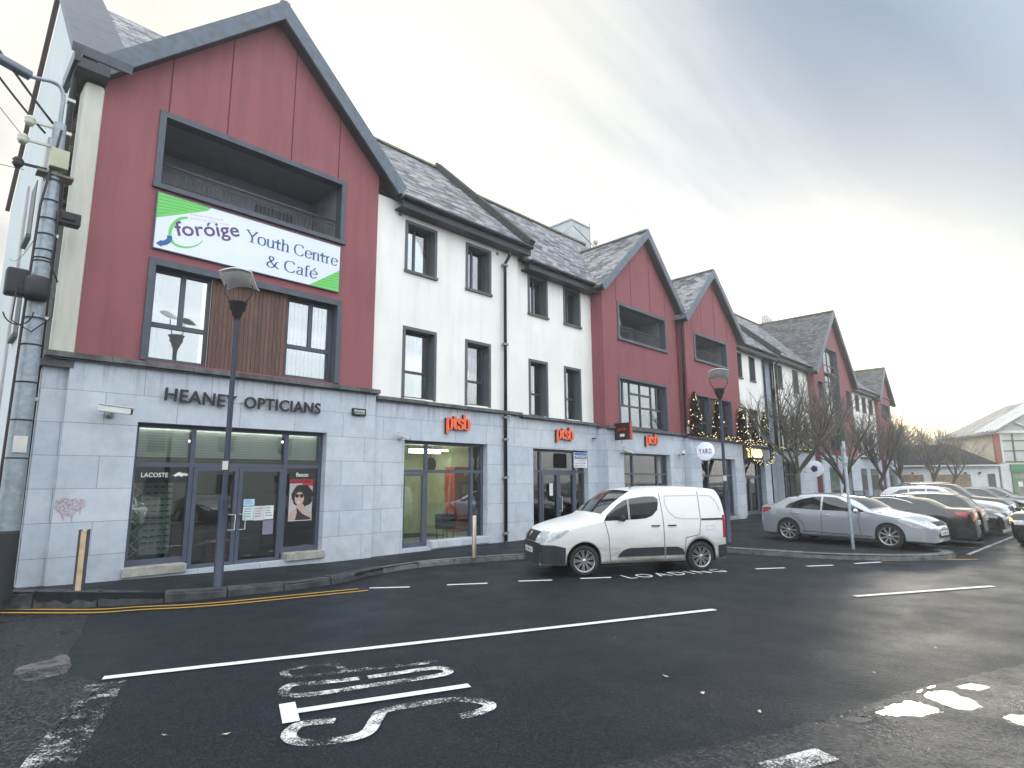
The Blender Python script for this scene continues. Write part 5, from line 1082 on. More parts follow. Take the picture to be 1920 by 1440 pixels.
# --- small white delivery van
DIRT = (.20, .17, .13)
vk = [(2.22, .24), (2.215, .34), (2.21, .52), (2.20, .68), (2.15, .82), (2.04, .93), (1.80, 1.03), (1.45, 1.12), (1.12, 1.20), (.96, 1.27), (.62, 1.53), (.30, 1.73), (.08, 1.80), (-.5, 1.85), (-1.2, 1.85), (-1.78, 1.81), (-1.93, 1.74), (-2.02, 1.50), (-2.07, 1.1), (-2.10, .7), (-2.10, .45), (-2.07, .30)]
VS = Shape(vk, .925, lambda x: 1.10, .13, (1.39, -1.39), .39, .24, .17, .03, .09, .025, .13, .04, .32)
vo = dict(spokes=9, cap=True, steer=-.20, ws=(9.08, 11.35, -.95, .95, .006, 12, 14, 1.0),
    win=[([(.93, 1.155), (.88, 1.26), (.60, 1.485), (.44, 1.58), (.36, 1.60)], [(.93, 1.145), (.36, 1.16)]), ([(.32, 1.61), (-.05, 1.655), (-.30, 1.655), (-.385, 1.60)], [(.32, 1.16), (-.05, 1.18), (-.22, 1.24), (-.35, 1.36), (-.385, 1.5)])],
    seams=[[(.93, 1.14), (.84, .82), (.80, .30)], [(-.43, 1.72), (-.47, 1.2), (-.50, .30)], [(-1.40, 1.76), (-1.40, 1.1), (-1.36, .80), (-1.02, .74), (-.98, .30)], [(.34, 1.60), (.34, 1.15)]],
    handles=[(-.28, 1.02), (-.68, 1.02)], mirror=(.55, 1.17), mmat=PLAST,
    head=([(2.195, .80), (2.15, .83), (2.04, .925), (1.90, .965), (1.74, .985)], [(2.195, .70), (2.04, .745), (1.90, .82), (1.74, .95)]), headt=(3.1, 4.95, .60, 1.0),
    tail=([(-1.97, 1.22), (-2.06, 1.22)], [(-1.97, .72), (-2.08, .72)]), grille=(3.05, 4.7, -.60, .60, .008), platef=2.0,
    tops=[('front_bumper', PLAST, (.0, 3.0, -1.0, 1.0, .012, 12, 16)), ('badge', CHROME, (3.6, 4.4, -.05, .05, .02, 4, 4))])
def v_side(b, S):
    S.sp(b, [(2.215, .66), (2.04, .66), (1.80, .60)], [(2.215, .26), (2.02, .25), (1.785, .26)], .012, (1, -1), 18, 6)
def v_mould(b, S): S.sp(b, [(.62, .42), (.50, .52), (.36, .56), (-.47, .56)], [(.62, .38), (-.47, .38)], .022)
def v_mould2(b, S): S.sp(b, [(-.51, .56), (-.80, .555), (-.93, .50), (-.97, .42)], [(-.51, .38), (-.97, .38)], .022)
def v_rear(b, S): S.sp(b, [(-1.83, .55), (-2.08, .58)], [(-1.83, .28), (-2.08, .30)], .015); S.tp(b, 19.4, 21, -1, 1, .015)
def v_rail(b, S): S.sp(b, [(-1.42, 1.155), (-2.0, 1.155)], [(-1.42, 1.115), (-2.0, 1.115)], .006)
def v_panel(b, S):      # pressed outline of the blind side panels
    for p in ([(-.56, 1.66), (-1.36, 1.665)], [(-.56, 1.66), (-.545, 1.50), (-.62, 1.32), (-.75, 1.20), (-.95, 1.155), (-1.36, 1.15)], [(-1.44, 1.665), (-1.72, 1.65), (-1.86, 1.50), (-1.93, 1.30)]): S.seam(b, p, .016)
def v_flap(b, S):
    for p in ([(-1.53, .985), (-1.75, .985), (-1.75, .90), (-1.53, .90), (-1.53, .985)],): S.seam(b, p, .008)
def v_ant(b, S): b.tube([(.05, .30, 1.83), (-.28, .32, 2.02)], [.012, .006], 6)
def v_tri(b, S): S.sp(b, [(1.02, 1.135), (.94, 1.16)], [(1.02, 1.13), (.94, 1.10)], .007)
vo['extra'] = [('corner_bumper', PLAST, v_side), ('door_moulding', PLAST, v_mould), ('door_moulding', PLAST, v_mould2), ('rear_bumper', PLAST, v_rear), ('slide_rail', BLACKM, v_rail), ('pressed_panel_line', M('soft_seam', (.45, .45, .43), .5), v_panel), ('fuel_flap', M('soft_seam', (.45, .45, .43), .5), v_flap), ('aerial', BLACKM, v_ant)]
def v_arch(b, S):
    for xa in S.ax:
        for sg in (1, -1):
            P = []
            for i in range(25):
                a = pi * (i / 24) ; x = xa + S.ra * .999 * cos(a); z = S.rw + S.ra * sin(a)
                if z < S.zbot: continue
                P.append([S.warp(x, sg * (S.side(x, min(z + .03, S.zu(x) - .02)) + .004), z + .0), S.warp(x, sg * (S.side(x, z) - .05), z - .01)])
            S.grid(b, P, .0)
VANP = m_carpaint('dirty_white_van_paint', (.86, .88, .88), 0, (DIRT, .95, .32, .92))
van_c = Vector((11.6, 7.37, 0)) + Vector((.522, .853, 0)) * .83
car('van', 'white panel van with road dirt on its doors, parked in the loading bay', (van_c.x, van_c.y, -.12), math.atan2(.522, -.853), VANP, VS, vo)
# --- saloons, estates and tall cars
def sal_keys(L, H, hood, boot, wsb, wst, rwt, rwb, nose=.70):
    f, r = L / 2, -L / 2
    return [(f, .21), (f - .005, .30), (f - .01, .46), (f - .035, .60), (f - .13, nose), (f - .45, nose + (hood - nose) * .55), (f - .95, nose + (hood - nose) * .85), (wsb + .18, hood), (wsb, hood + .05), ((wsb + wst) / 2, (hood + H) / 2 + .07), (wst, H - .05), ((wst + rwt) / 2 + .15, H), (rwt + .1, H - .025), (rwt, H - .07), ((rwt + rwb) / 2, (H + boot) / 2 + .05), (rwb, boot + .04), ((rwb + r) / 2, boot), (r + .08, boot - .03), (r + .03, boot - .16), (r, boot - .36), (r + .01, .46), (r + .06, .30)]
def opts_sal(L, H, hood, wsb, wst, rwt, rwb, boot, spokes=7, **k):
    f, r = L / 2, -L / 2; bz = hood - .045; zt = H - .075
    o = dict(spokes=spokes, ws=(8.1, 10.1, -.93, .93), rs=(13.0, 15.0, -.86, .86),
        win=[([(wsb - .12, bz + .06), (wst + .18, zt - .13), (wst - .05, zt - .02), (wst - .42, zt)], [(wsb - .12, bz + .03), (wst - .42, bz + .045)]), ([(wst - .48, zt), (rwt + .45, zt - .02), (rwt + .1, zt - .10), (rwb + .42, bz + .20), (rwb + .33, bz + .10)], [(wst - .48, bz + .045), (rwb + .33, bz + .085)])],
        seams=[[(wsb - .22, bz), (wsb - .28, .75), (wsb - .24, .28)], [(wst - .45, bz + .02), (wst - .47, .6), (wst - .47, .28)], [(rwb + .52, bz + .06), (rwb + .50, .85), (rwb + .82, .60), (rwb + .90, .30)], [(f - .55, hood - .16), (wsb - .1, hood - .02)]],
        handles=[(wst - .32, bz - .08), (rwb + .68, bz - .07)], mirror=(wsb - .28, bz + .03),
        head=([(f - .10, .66), (f - .35, .74), (f - .62, .80)], [(f - .10, .58), (f - .35, .60), (f - .62, .76)]), headt=(3.2, 4.3, .55, 1.0),
        tail=([(r + .38, boot - .07), (r + .10, boot - .08)], [(r + .38, boot - .14), (r + .10, boot - .25)]), tailt=(17.3, 18.9, .60, 1.0), grille=(3.1, 4.05, -.48, .48, .008), platef=1.9, plater=19.2,
        tops=[('lower_grille', BLACKM, (1.0, 1.75, -.62, .62, .008))])
    o.update(k); return o
SL = dict(L=4.42, H=1.45, hood=.98, wsb=.92, wst=.12, rwt=-1.05, rwb=-1.72, boot=1.10)
S1 = Shape(sal_keys(4.42, 1.45, .98, 1.10, .92, .12, -1.05, -1.72), .90, lambda x: .93, .24, (1.36, -1.34), .355, .21, .15, .08, .06, .03, .17, .10, .345)
SILVER = m_carpaint('silver_car_paint', (.56, .60, .65), .6); BLK = m_carpaint('black_car_paint', (.012, .014, .018)); NAVY = m_carpaint('navy_car_paint', (.014, .018, .035)); BROWNB = m_carpaint('dark_brown_car_paint', (.03, .022, .022)); WHT = m_carpaint('white_car_paint', (.70, .73, .76)); GREYC = m_carpaint('grey_car_paint', (.22, .24, .26), .4); DKRED = m_carpaint('dark_red_car_paint', (.07, .012, .018))
o1 = opts_sal(**SL, spokes=9); o1['hmat'] = SILVER
o1['extra'] = [('sill_strip', CHROME, lambda b, S: S.seam(b, [(.96, .30), (-.94, .34)], .035))]
sil = Vector((19.39, 5.71, 0)) + Vector((.99, -.14, 0)) * .80
t = car('saloon', 'silver saloon parked nose to the road behind the kerbed island and grey sign post', (sil.x, sil.y, 0), math.atan2(-.99, -.14), SILVER, S1, o1); t.scale = (1.05, 1, 1)
S2 = Shape(sal_keys(4.95, 1.46, .99, 1.08, 1.0, .15, -.95, -1.78), .93, lambda x: .93, .26, (1.46, -1.46), .37, .20, .2, .10, .06, .03, .17, .12, .335)
o2 = opts_sal(4.95, 1.46, .99, 1.0, .15, -.95, -1.78, 1.08); bz = .945; zt = 1.385
o2['chrome'] = [[(.86, bz + .04), (-1.42, bz + .10)], [(.86, bz + .04), (.35, 1.25), (.10, zt - .01), (-.35, zt + .015), (-.55, zt), (-.88, zt - .08), (-1.42, bz + .10)]]
car('saloon', 'black saloon with chrome window line and red tail lamps, next to the silver car', (23.0, 5.35, -.10), R(92), BLK, S2, o2)
def suv_keys(L, H, hood, wsb, wst, rwt, rwb):
    f, r = L / 2, -L / 2
    return [(f, .24), (f - .005, .36), (f - .01, .56), (f - .03, .72), (f - .10, .86), (f - .35, hood - .10), (f - .75, hood - .03), (wsb + .15, hood + .02), (wsb, hood + .06), ((wsb + wst) / 2, (hood + H) / 2 + .06), (wst, H - .05), ((wst + rwt) / 2, H), (rwt + .12, H - .03), (rwt, H - .07), ((rwt + rwb) / 2 - .02, (H + 1.05) / 2 + .04), (rwb, 1.06), (r + .05, .95), (r + .02, .85), (r, .70), (r, .52), (r + .02, .40), (r + .06, .28)]
def opts_suv(L, H, hood, wsb, wst, rwt, rwb, **k):
    f, r = L / 2, -L / 2; bz = hood - .02; zt = H - .10
    o = dict(spokes=5, ws=(8.1, 10.1, -.93, .93), rs=(13.1, 15.0, -.82, .82),
        win=[([(wsb - .12, bz + .07), (wst + .15, zt - .13), (wst - .05, zt - .02), (wst - .40, zt)], [(wsb - .12, bz + .03), (wst - .40, bz + .05)]), ([(wst - .46, zt), (-.75, zt - .01), (-.80, zt - .01)], [(wst - .46, bz + .05), (-.80, bz + .08)]), ([(-.88, zt - .01), (rwt + .45, zt - .05), (rwt + .22, zt - .16), (rwt + .12, bz + .22)], [(-.88, bz + .08), (rwt + .12, bz + .18)])],
        seams=[[(wsb - .22, bz), (wsb - .28, .8), (wsb - .24, .32)], [(wst - .43, bz + .02), (wst - .45, .6), (wst - .45, .32)], [(-.85, bz + .06), (-.86, .85), (-.98, .7)]],
        handles=[(wst - .30, bz - .08), (-.72, bz - .07)], mirror=(wsb - .26, bz + .04),
        head=([(f - .08, .84), (f - .30, .89), (f - .52, .92)], [(f - .08, .74), (f - .30, .78), (f - .52, .89)]), headt=(3.1, 4.1, .60, 1.0),
        tail=([(r + .30, 1.02), (r + .08, 1.0)], [(r + .30, .92), (r + .08, .80)]), tailt=(15.4, 17.6, .62, 1.0), grille=(2.7, 3.9, -.5, .5, .008), platef=2.0, plater=18.2, tops=[('lower_grille', BLACKM, (.6, 1.5, -.6, .6, .008))])
    o.update(k); return o
S3 = Shape(suv_keys(4.45, 1.48, 1.0, .98, .25, -1.55, -2.02), .90, lambda x: .98, .17, (1.32, -1.32), .355, .22, .18, .06, .06, .03, .15, .08, .32)
o3 = opts_suv(4.45, 1.48, 1.0, .98, .25, -1.55, -2.02)
def spoiler(b, S): S.tp(b, 12.2, 13.1, -.85, .85, .03)
o3['extra'] = [('roof_spoiler', BLK, spoiler), ('roof_rail', CHROME, lambda b, S: [b.tube([S.warp(x, sg * .60, S.zu(x) + .05) for x in (.1, -.3, -.8, -1.3, -1.5)], .014, 6) for sg in (1, -1)])]
car('estate', 'dark estate car with roof spoiler, parked tail to the road beyond the black saloon', (25.6, 5.15, -.10), R(91), BLK, S3, o3)
S4 = Shape(sal_keys(4.6, 1.44, .96, 1.1, .95, .15, -1.0, -1.7), .90, lambda x: .91, .24, (1.36, -1.34), .36, .20, .22, .08, .06, .03, .17, .10, .32)
car('saloon', 'dark brown car showing a bright headlamp, nose to the road beside the white tall car', (28.2, 5.0, -.10), R(-91), BROWNB, S4, opts_sal(4.6, 1.44, .96, .95, .15, -1.0, -1.7, 1.1))
S5 = Shape(suv_keys(4.5, 1.66, 1.10, .95, .22, -1.6, -2.05), .93, lambda x: 1.05, .17, (1.36, -1.36), .40, .26, .2, .06, .06, .03, .15, .08, .36)
o5 = opts_suv(4.5, 1.66, 1.10, .95, .22, -1.6, -2.05); o5['extra'] = [('arch_cladding', PLAST, v_arch)]
car('suv', 'white sport utility car with black wheel arch trim, nose to the road', (31.0, 5.05, -.10), R(-91), WHT, S5, o5)
S6 = Shape(suv_keys(4.75, 1.76, 1.16, 1.0, .28, -1.7, -2.15), .95, lambda x: 1.10, .16, (1.42, -1.42), .41, .27, .2, .06, .06, .03, .14, .08, .37)
o6 = opts_suv(4.75, 1.76, 1.16, 1.0, .28, -1.7, -2.15); o6['extra'] = [('roof_rail', CHROME, lambda b, S: [b.tube([S.warp(x, sg * .64, S.zu(x) + .06) for x in (.1, -.4, -1.0, -1.5, -1.7)], .016, 6) for sg in (1, -1)]), ('window_chrome', CHROME, lambda b, S: S.seam(b, [(.86, 1.2), (.40, 1.52), (.1, 1.64), (-.8, 1.67), (-1.4, 1.6)], .02))]
car('suv', 'large navy four by four with roof rails, beyond the white tall car', (34.2, 5.2, -.10), R(-90), NAVY, S6, o6)
S7 = Shape(suv_keys(4.2, 1.50, .98, .9, .2, -1.4, -1.88), .88, lambda x: .95, .18, (1.28, -1.26), .35, .22, .18, .06, .06, .03, .15, .08, .31)
o7 = opts_suv(4.2, 1.50, .98, .9, .2, -1.4, -1.88)
car('hatch', 'dark hatchback with sunlit bonnet, beyond the large navy four by four', (39.0, 4.6, -.10), R(-90), BLK, S7, o7)
car('hatch', 'grey hatchback farthest off in the parked row, in front of the green shop sign', (43.6, 4.4, -.10), R(-90), GREYC, S7, opts_suv(4.2, 1.50, .98, .9, .2, -1.4, -1.88))
dc = car('hatch', 'dark car with glowing amber indicator coming along the road at the right edge', (25.6, .82, -.12), R(167), BLK, S6, opts_suv(4.75, 1.76, 1.16, 1.0, .28, -1.7, -2.15)); dc.name = 'moving_car'; dc.scale = (.95, .95, .86)
b = B(); S6.sp(b, [(2.30, .93), (2.14, .95)], [(2.30, .86), (2.14, .88)], .012, (-1,), 4, 3); b.build('indicator_lamp', M('amber_lamp', (.9, .4, .05), .4, emis=(1, .55, .12), es=5.0), dc)
# cars parked across the road behind the viewer, seen in the shop windows
for i, (x, y, rz, p, S_, oo, lab) in enumerate(((3.2, -6.5, R(85), GREYC, S7, opts_suv(4.2, 1.50, .98, .9, .2, -1.4, -1.88), 'grey hatchback parked across the road from the optician, mirrored in its window'), (7.2, -7.0, R(86), SILVER, S1, opts_sal(**SL), 'silver saloon parked across the road from the bank, mirrored in its window'), (11.5, -7.4, R(87), NAVY, S4, opts_sal(4.6, 1.44, .96, .95, .15, -1.0, -1.7, 1.1), 'navy saloon parked across the road from the bank entrance, mirrored in its window'))):
    car('x', lab, (x, y, -.12), rz, p, S_, oo)
# ------------------------------------------------------------ lettering with thick and thin strokes (serif hands)
GL = {  # strokes: list of point lists (x, z); x-height 1, cap 1.45, 'w' advance; serifs: (x, z, halfwidth)
 'p': (1.05, [[(.2, 1), (.2, -.45)], [(.2, .82), (.42, 1.02), (.75, .98), (.88, .5), (.75, .05), (.42, -.02), (.2, .15)]], [(.2, -.45, .2), (.1, .98, .12)]),
 't': (.72, [[(.28, 1.28), (.28, .2), (.38, 0), (.58, .1)], [(-.08, .95), (.66, .95)], [(-.08, .89), (.66, .89)], [(-.08, .83), (.66, .83)]], []),
 's': (.82, [[(.68, .72), (.62, .96), (.36, 1.02), (.14, .82), (.22, .6), (.55, .45), (.70, .24), (.56, .02), (.28, -.02), (.10, .12), (.08, .3)]], []),
 'b': (1.05, [[(.2, 1.5), (.2, .02)], [(.2, .82), (.42, 1.02), (.75, .98), (.88, .5), (.75, .05), (.42, -.02), (.2, .15)]], [(.1, 1.48, .12)]),
 'Y': (1.35, [[(.12, 1.45), (.68, .68), (.68, 0)], [(1.22, 1.45), (.68, .68)]], [(.15, 1.45, .2), (1.2, 1.45, .17), (.68, 0, .24)]),
 'o': (1.05, [[(.5, 1.0), (.18, .88), (.08, .5), (.18, .1), (.5, -.02), (.82, .1), (.92, .5), (.82, .88), (.5, 1.0)]], []),
 'u': (1.12, [[(.2, .97), (.2, .25), (.32, .0), (.6, .0), (.82, .2)], [(.84, .97), (.84, .0)]], [(.12, .97, .12), (.76, .97, .12), (.92, .0, .12)]),
 'h': (1.12, [[(.2, 1.5), (.2, 0)], [(.2, .75), (.42, 1.0), (.7, 1.0), (.82, .75), (.82, 0)]], [(.12, 1.5, .12), (.2, 0, .19), (.84, 0, .19)]),
 'C': (1.45, [[(1.22, 1.15), (1.05, 1.4), (.72, 1.47), (.25, 1.25), (.1, .72), (.25, .2), (.72, -.03), (1.05, .06), (1.25, .3)]], []),
 'e': (.98, [[(.1, .55), (.85, .58), (.8, .85), (.52, 1.0), (.2, .88), (.09, .5), (.2, .1), (.52, -.02), (.84, .2)]], []),
 'n': (1.12, [[(.2, .97), (.2, 0)], [(.2, .75), (.42, 1.0), (.7, 1.0), (.82, .75), (.82, 0)]], [(.12, .97, .12), (.2, 0, .19), (.84, 0, .19)]),
 'r': (.78, [[(.2, .97), (.2, 0)], [(.2, .7), (.38, .95), (.64, .98)]], [(.12, .97, .12), (.22, 0, .2)]),
 'a': (.95, [[(.14, .8), (.35, 1.0), (.62, .95), (.68, .7), (.68, .12), (.86, .02)], [(.68, .58), (.3, .5), (.1, .25), (.25, .0), (.5, .02), (.68, .2)]], []),
 'f': (.68, [[(.68, 1.4), (.5, 1.5), (.3, 1.35), (.26, 1.0), (.26, 0)], [(.05, .97), (.55, .97)]], [(.28, 0, .2)]),
 'é': (.98, [[(.1, .55), (.85, .58), (.8, .85), (.52, 1.0), (.2, .88), (.09, .5), (.2, .1), (.52, -.02), (.84, .2)], [(.45, 1.15), (.72, 1.42)]], []),
 '&': (1.5, [[(1.35, .85), (1.1, .75), (.9, .25), (.5, -.03), (.15, .15), (.15, .5), (.5, .82), (.78, 1.15), (.62, 1.45), (.35, 1.35), (.35, 1.05), (.75, .45), (1.4, .0)]], []),
 ' ': (.5, [], [])}
def serif_text(b, txt, p0, p1, hgt, thick, thin, y, dep=.004):
    """text along the line p0 -> p1 (x, z), x-height hgt; solid strokes facing -Y"""
    adv = sum(GL[c][0] for c in txt); d = Vector((p1[0] - p0[0], p1[1] - p0[1])); sx = d.length / adv; d.normalize(); up = Vector((-d.y, d.x)); cx = 0
    P = lambda q, yy: (p0[0] + d.x * q[0] + up.x * q[1], yy, p0[1] + d.y * q[0] + up.y * q[1])
    lay = 0
    for c in txt:
        w, st, se = GL[c]
        for s_ in st:
            lay = (lay + 1) % 4; yy = y - lay * .0006
            pts = [v.to_2d() for v in smooth([((cx + q[0]) * sx, q[1] * hgt, 0) for q in s_], 5 if len(s_) > 2 else 1)]; n = len(pts); L, Rr = [], []
            for i in range(n):
                t = (pts[min(i + 1, n - 1)] - pts[max(i - 1, 0)]).normalized(); ww = (thin + (thick - thin) * abs(t.y) ** 1.3) / 2; m = Vector((-t.y, t.x)) * ww; L.append(pts[i] + m); Rr.append(pts[i] - m)
            vs = [P(q, yy - dep) for q in L] + [P(q, yy - dep) for q in Rr] + [P(q, yy) for q in L] + [P(q, yy) for q in Rr]
            fs = []
            for i in range(n - 1): fs += [(i, i + 1, n + i + 1, n + i), (i, 2 * n + i, 2 * n + i + 1, i + 1), (n + i, n + i + 1, 3 * n + i + 1, 3 * n + i)]
            fs += [(0, n, 3 * n, 2 * n), (n - 1, 2 * n - 1, 4 * n - 1, 3 * n - 1)]; b.add(vs, fs)
        for x, z, hw in se:
            q = [((cx + x - hw) * sx, z * hgt - thin * .5), ((cx + x + hw) * sx, z * hgt - thin * .5), ((cx + x + hw) * sx, z * hgt + thin * .5), ((cx + x - hw) * sx, z * hgt + thin * .5)]
            vs = [P(k, y - dep - .003) for k in q] + [P(k, y) for k in q]; b.add(vs, [(0, 1, 2, 3), (0, 4, 5, 1), (1, 5, 6, 2), (2, 6, 7, 3), (3, 7, 4, 0)])
        cx += w
def sans_text(b, txt, p0, p1, hgt, y, dep=.004, bold=.0, sp=1.0):
    d = Vector((p1[0] - p0[0], p1[1] - p0[1])); V, F = letters(txt, d.length, hgt, dep, bold, sp); d.normalize(); up = Vector((-d.y, d.x))
    b.add([(p0[0] + d.x * v[0] + up.x * v[2], y - dep - v[1] * -1 if False else y - (dep + v[1]), p0[1] + d.y * v[0] + up.y * v[2]) for v in V], F)
# ------------------------------------------------------------ signs
yb = YA - .06; bx0, bx1, bz0, bz1 = 3.05, 7.25, 6.70, 7.91
b = B(); b.box(bx0, bx1, yb, yb + .05, bz0, bz1); b.k = 1
for q in ((bx0 - .02, bx1 + .02, bz0 - .02, bz0), (bx0 - .02, bx1 + .02, bz1, bz1 + .02), (bx0 - .02, bx0, bz0, bz1), (bx1, bx1 + .02, bz0, bz1)): b.box(q[0], q[1], yb - .006, yb + .05, q[2], q[3])
bn = tag(b.build('banner_sign', [M('banner_white', (.74, .80, .88), .6, var=.04, vs=1), LEAD]), 'wide white sign with green corners, swirl and youth centre lettering on the red gable', 'sign')
GRN = M('banner_green', (.16, .60, .14), .6, var=.04); GRD = M('banner_green_line', (.05, .30, .08), .6)
b = B(); y = yb - .002; w_, h_ = bx1 - bx0, bz1 - bz0
b.poly([(bx0, y, bz1), (bx0, y, bz1 - h_ * .47), (bx0 + w_ * .23, y, bz1 - h_ * .08), (bx0 + w_ * .25, y, bz1)]); b.poly([(bx1, y, bz0), (bx1, y, bz0 + h_ * .47), (bx1 - w_ * .19, y, bz0)])
b.k = 1
for k in range(1, 8):
    zt_ = bz1 - h_ * .47 * k / 7.5; xr_ = bx0 + w_ * .23 * max(.1, (1 - (k / 7.5) * .85)) if 0 else 0
    x1_ = bx0 + w_ * (.245 - .245 * max(0, (k / 7.5) - .17) / .83); b.quad((bx0, y - .001, zt_ - .006), (x1_, y - .001, zt_ + .07 - .006), (x1_, y - .001, zt_ + .07 + .004), (bx0, y - .001, zt_ + .004))
    z2 = bz0 + h_ * .47 * k / 7.5; x2_ = bx1 - w_ * .19 * (1 - k / 7.5); b.quad((x2_, y - .001, z2 - .006), (bx1, y - .001, z2 + .02 - .006), (bx1, y - .001, z2 + .02 + .004), (x2_, y - .001, z2 + .004))
b.split('green_corner', [GRN, GRD], bn)
b = B()
def rib3(b, pts, ws, y):
    n = len(pts); vs = []
    for i in range(n):
        t = (pts[min(i + 1, n - 1)] - pts[max(i - 1, 0)]).normalized(); m = Vector((-t.y, t.x)) * ws[i] / 2; vs += [(pts[i].x - m.x, y, pts[i].y - m.y), (pts[i].x + m.x, y, pts[i].y + m.y)]
    b.add(vs, [(2 * i, 2 * i + 1, 2 * i + 3, 2 * i + 2) for i in range(n - 1)])
sw = [Vector(at(*p, yb)) for p in ((352, 408), (338, 410), (326, 419), (319, 433), (320, 448), (328, 458), (342, 463), (358, 463), (372, 458), (380, 451))]
sw = [v.to_2d() for v in smooth([(*p, 0) for p in sw], 5)]; n = len(sw); rib3(b, sw, [.012 + .07 * sin(pi * min(1, .15 + i / n * .8)) * (1 - .75 * i / n) for i in range(n)], y - .001); b.build('green_swirl', GRN, bn)
b = B(); ar = [Vector(at(*p, yb)) for p in ((318, 442), (317, 450), (309, 455), (300, 456))]; ar = [v.to_2d() for v in smooth([(*p, 0) for p in ar], 5)]; rib3(b, ar, [.10] * len(ar), y - .0015)
b.poly([(q[0], y - .0016, q[1]) for q in (at(303, 449, yb), at(303, 463, yb), at(292, 456, yb))]); b.build('blue_arrow', M('banner_blue', (.03, .12, .38), .6), bn)
b = B(); sans_text(b, 'foróige', at(333, 451, yb), at(452, 452, yb), .42, yb, .004, .012); b.build('purple_lettering', M('banner_purple', (.10, .06, .19), .6), bn)
b = B(); serif_text(b, 'Youth Centre', at(461, 451, yb), at(633, 499, yb), .185, .040, .012, yb); serif_text(b, '& Café', at(499, 499, yb), at(595, 523, yb), .185, .040, .012, yb); b.build('blue_lettering', M('banner_navy', (.035, .09, .24), .6), bn)
PNK = M('banner_pink', (.72, .42, .52), .6)
for px_, py_, ln_, t_ in ((357, 404, 62, 'empowering youth'), (357, 411, 72, 'enriching communities')):
    b = B(); sans_text(b, t_, at(px_, py_, yb), at(px_ + ln_, py_ + ln_ * .18, yb), .055, yb, .002); b.build('small_pink_lettering', PNK, bn)
# shop name letters
b = B(); sans_text(b, 'HEANEY', at(306, 751, YS), at(441, 766, YS), .265, YS - .05, .03, .018, 1.05); sans_text(b, 'OPTICIANS', at(455, 766, YS), at(598, 777, YS), .265, YS - .05, .03, .018, 1.05)
for x, z in ((3.6, 3.6), (4.3, 3.62), (5.0, 3.62), (5.7, 3.62), (6.4, 3.62)): b.tube([(x, YS - .055, z), (x, YS + .01, z)], .008, 5)
tag(b.build('shop_lettering', M('black_letters', (.012, .013, .016), .35)), 'black raised capital letters across the grey stone above the optician windows', 'sign')
ORF = M('orange_letter_face', (.72, .10, .035), .45, emis=(1, .2, .06), es=.12); 
for (l, r_, Y_, hh, lab) in (((833, 803), (878, 806), YBs, .29, 'orange bank lettering over the first window, left of the downpipe'), ((1040, 821), (1072, 825), YBs, .28, 'orange bank lettering over the bank doors, right of the downpipe'), ((1208, 831), (1231, 833), YC - .05, .27, 'orange bank lettering over the third window, under the grid window')):
    b = B(); b.k = 1; p0, p1 = at(*l, Y_), at(*r_, Y_); serif_text(b, 'ptsb', p0, p1, hh * .98, .115, .035, Y_ - .02, .07); b.k = 0; serif_text(b, 'ptsb', p0, p1, hh * .98, .105, .03, Y_ - .0925, .006)
    tag(b.build('bank_lettering', [ORF, M('dark_letter_side', (.05, .012, .012), .5)]), lab, 'sign', 'orange bank name signs')
# projecting bank sign
Yp = YC - .05; x0, z0 = at(1153, 822, Yp - .2); x0 = at(1165, 810, Yp - .35)[0]; zc = at(1165, 809, Yp - .35)[1]
b = B(); b.box(x0 - .05, x0 + .05, Yp - .75, Yp - .08, zc - .32, zc + .32); b.k = 1; b.box(x0 - .056, x0 + .056, Yp - .80, Yp - .755, zc - .33, zc + .33); b.box(x0 - .02, x0 + .02, Yp - .08, Yp, zc + .2, zc + .24); b.k = 1
V, F = letters('ptsb', .38, .15, .002, .02); b.add([(x0 - .052 - (.002 + v[1]) * 1, Yp - .22 - v[0] * 1.0, zc + .0 + v[2]) for v in V], F); b.k = 2; b.box(x0 - .055, x0 - .0505, Yp - .52, Yp - .32, zc - .2, zc - .1)
b.k = 0; b.tube([(x0 + .1, Yp - .3, zc - .32), (x0 + .1, Yp - .3, zc - .45)], .012, 5)
tag(b.build('projecting_sign', [M('sign_black', (.03, .015, .015), .4), M('sign_red', (.5, .04, .02), .4), WT]), 'dark square projecting sign with red edge, fixed below the grid window bay', 'sign')
# cafe signs
Yp = YD - .05; xc_, zc = at(1323, 846, Yp - .55)
b = B(); b.lathe([(0, -.05), (.38, -.05), (.40, -.03), (.40, .03), (.38, .05), (0, .05)], 28, (xc_, Yp - .55, zc), 'x'); 
for z in (zc + .2, zc - .2): b.tube([(xc_, Yp - .2, z), (xc_, Yp, z)], .015, 5)
rs = tag(b.build('round_sign', M('white_round_sign', (.70, .76, .85), .4, emis=(.8, .88, 1), es=.25)), 'round white cafe sign with red and blue capitals, hanging out beside the cafe window', 'sign')
b = B()
for i, ch in enumerate('YARD'):
    b.k = i % 2; V, F = letters(ch, .13, .22, .003, .02); b.add([(xc_ - .0505 - (.003 + v[1]), Yp - .55 + .29 - i * .155 - v[0], zc - .11 + v[2]) for v in V], F)
b.build('sign_lettering', [M('navy_ink', (.03, .04, .12), .5), M('red_ink', (.30, .05, .12), .5)], rs)
x0, z0 = at(1401, 864, YEs - .35); x1, z1 = at(1429, 838, YEs - .35); x1_ = x1; zc = (z0 + z1) / 2
b = B(); b.box(x0 - .2, x1 + .2, YEs - .3, YEs - .05, 2.95, 3.62); 
es_ = tag(b.build('entrance_sign', M('sign_black', (.03, .015, .015), .4)), 'black cafe sign with glowing warm capitals over the entrance, framed by a lit garland', 'sign')
b = B(); put(b, letters('YARD', x1 - x0 - .1, .46, .04, .035, 1.1), x0 + .08, YEs - .30, 3.05); b.build('glowing_lettering', M('lit_letters', (1, .8, .45), .5, emis=(1, .74, .34), es=1.6), es_)
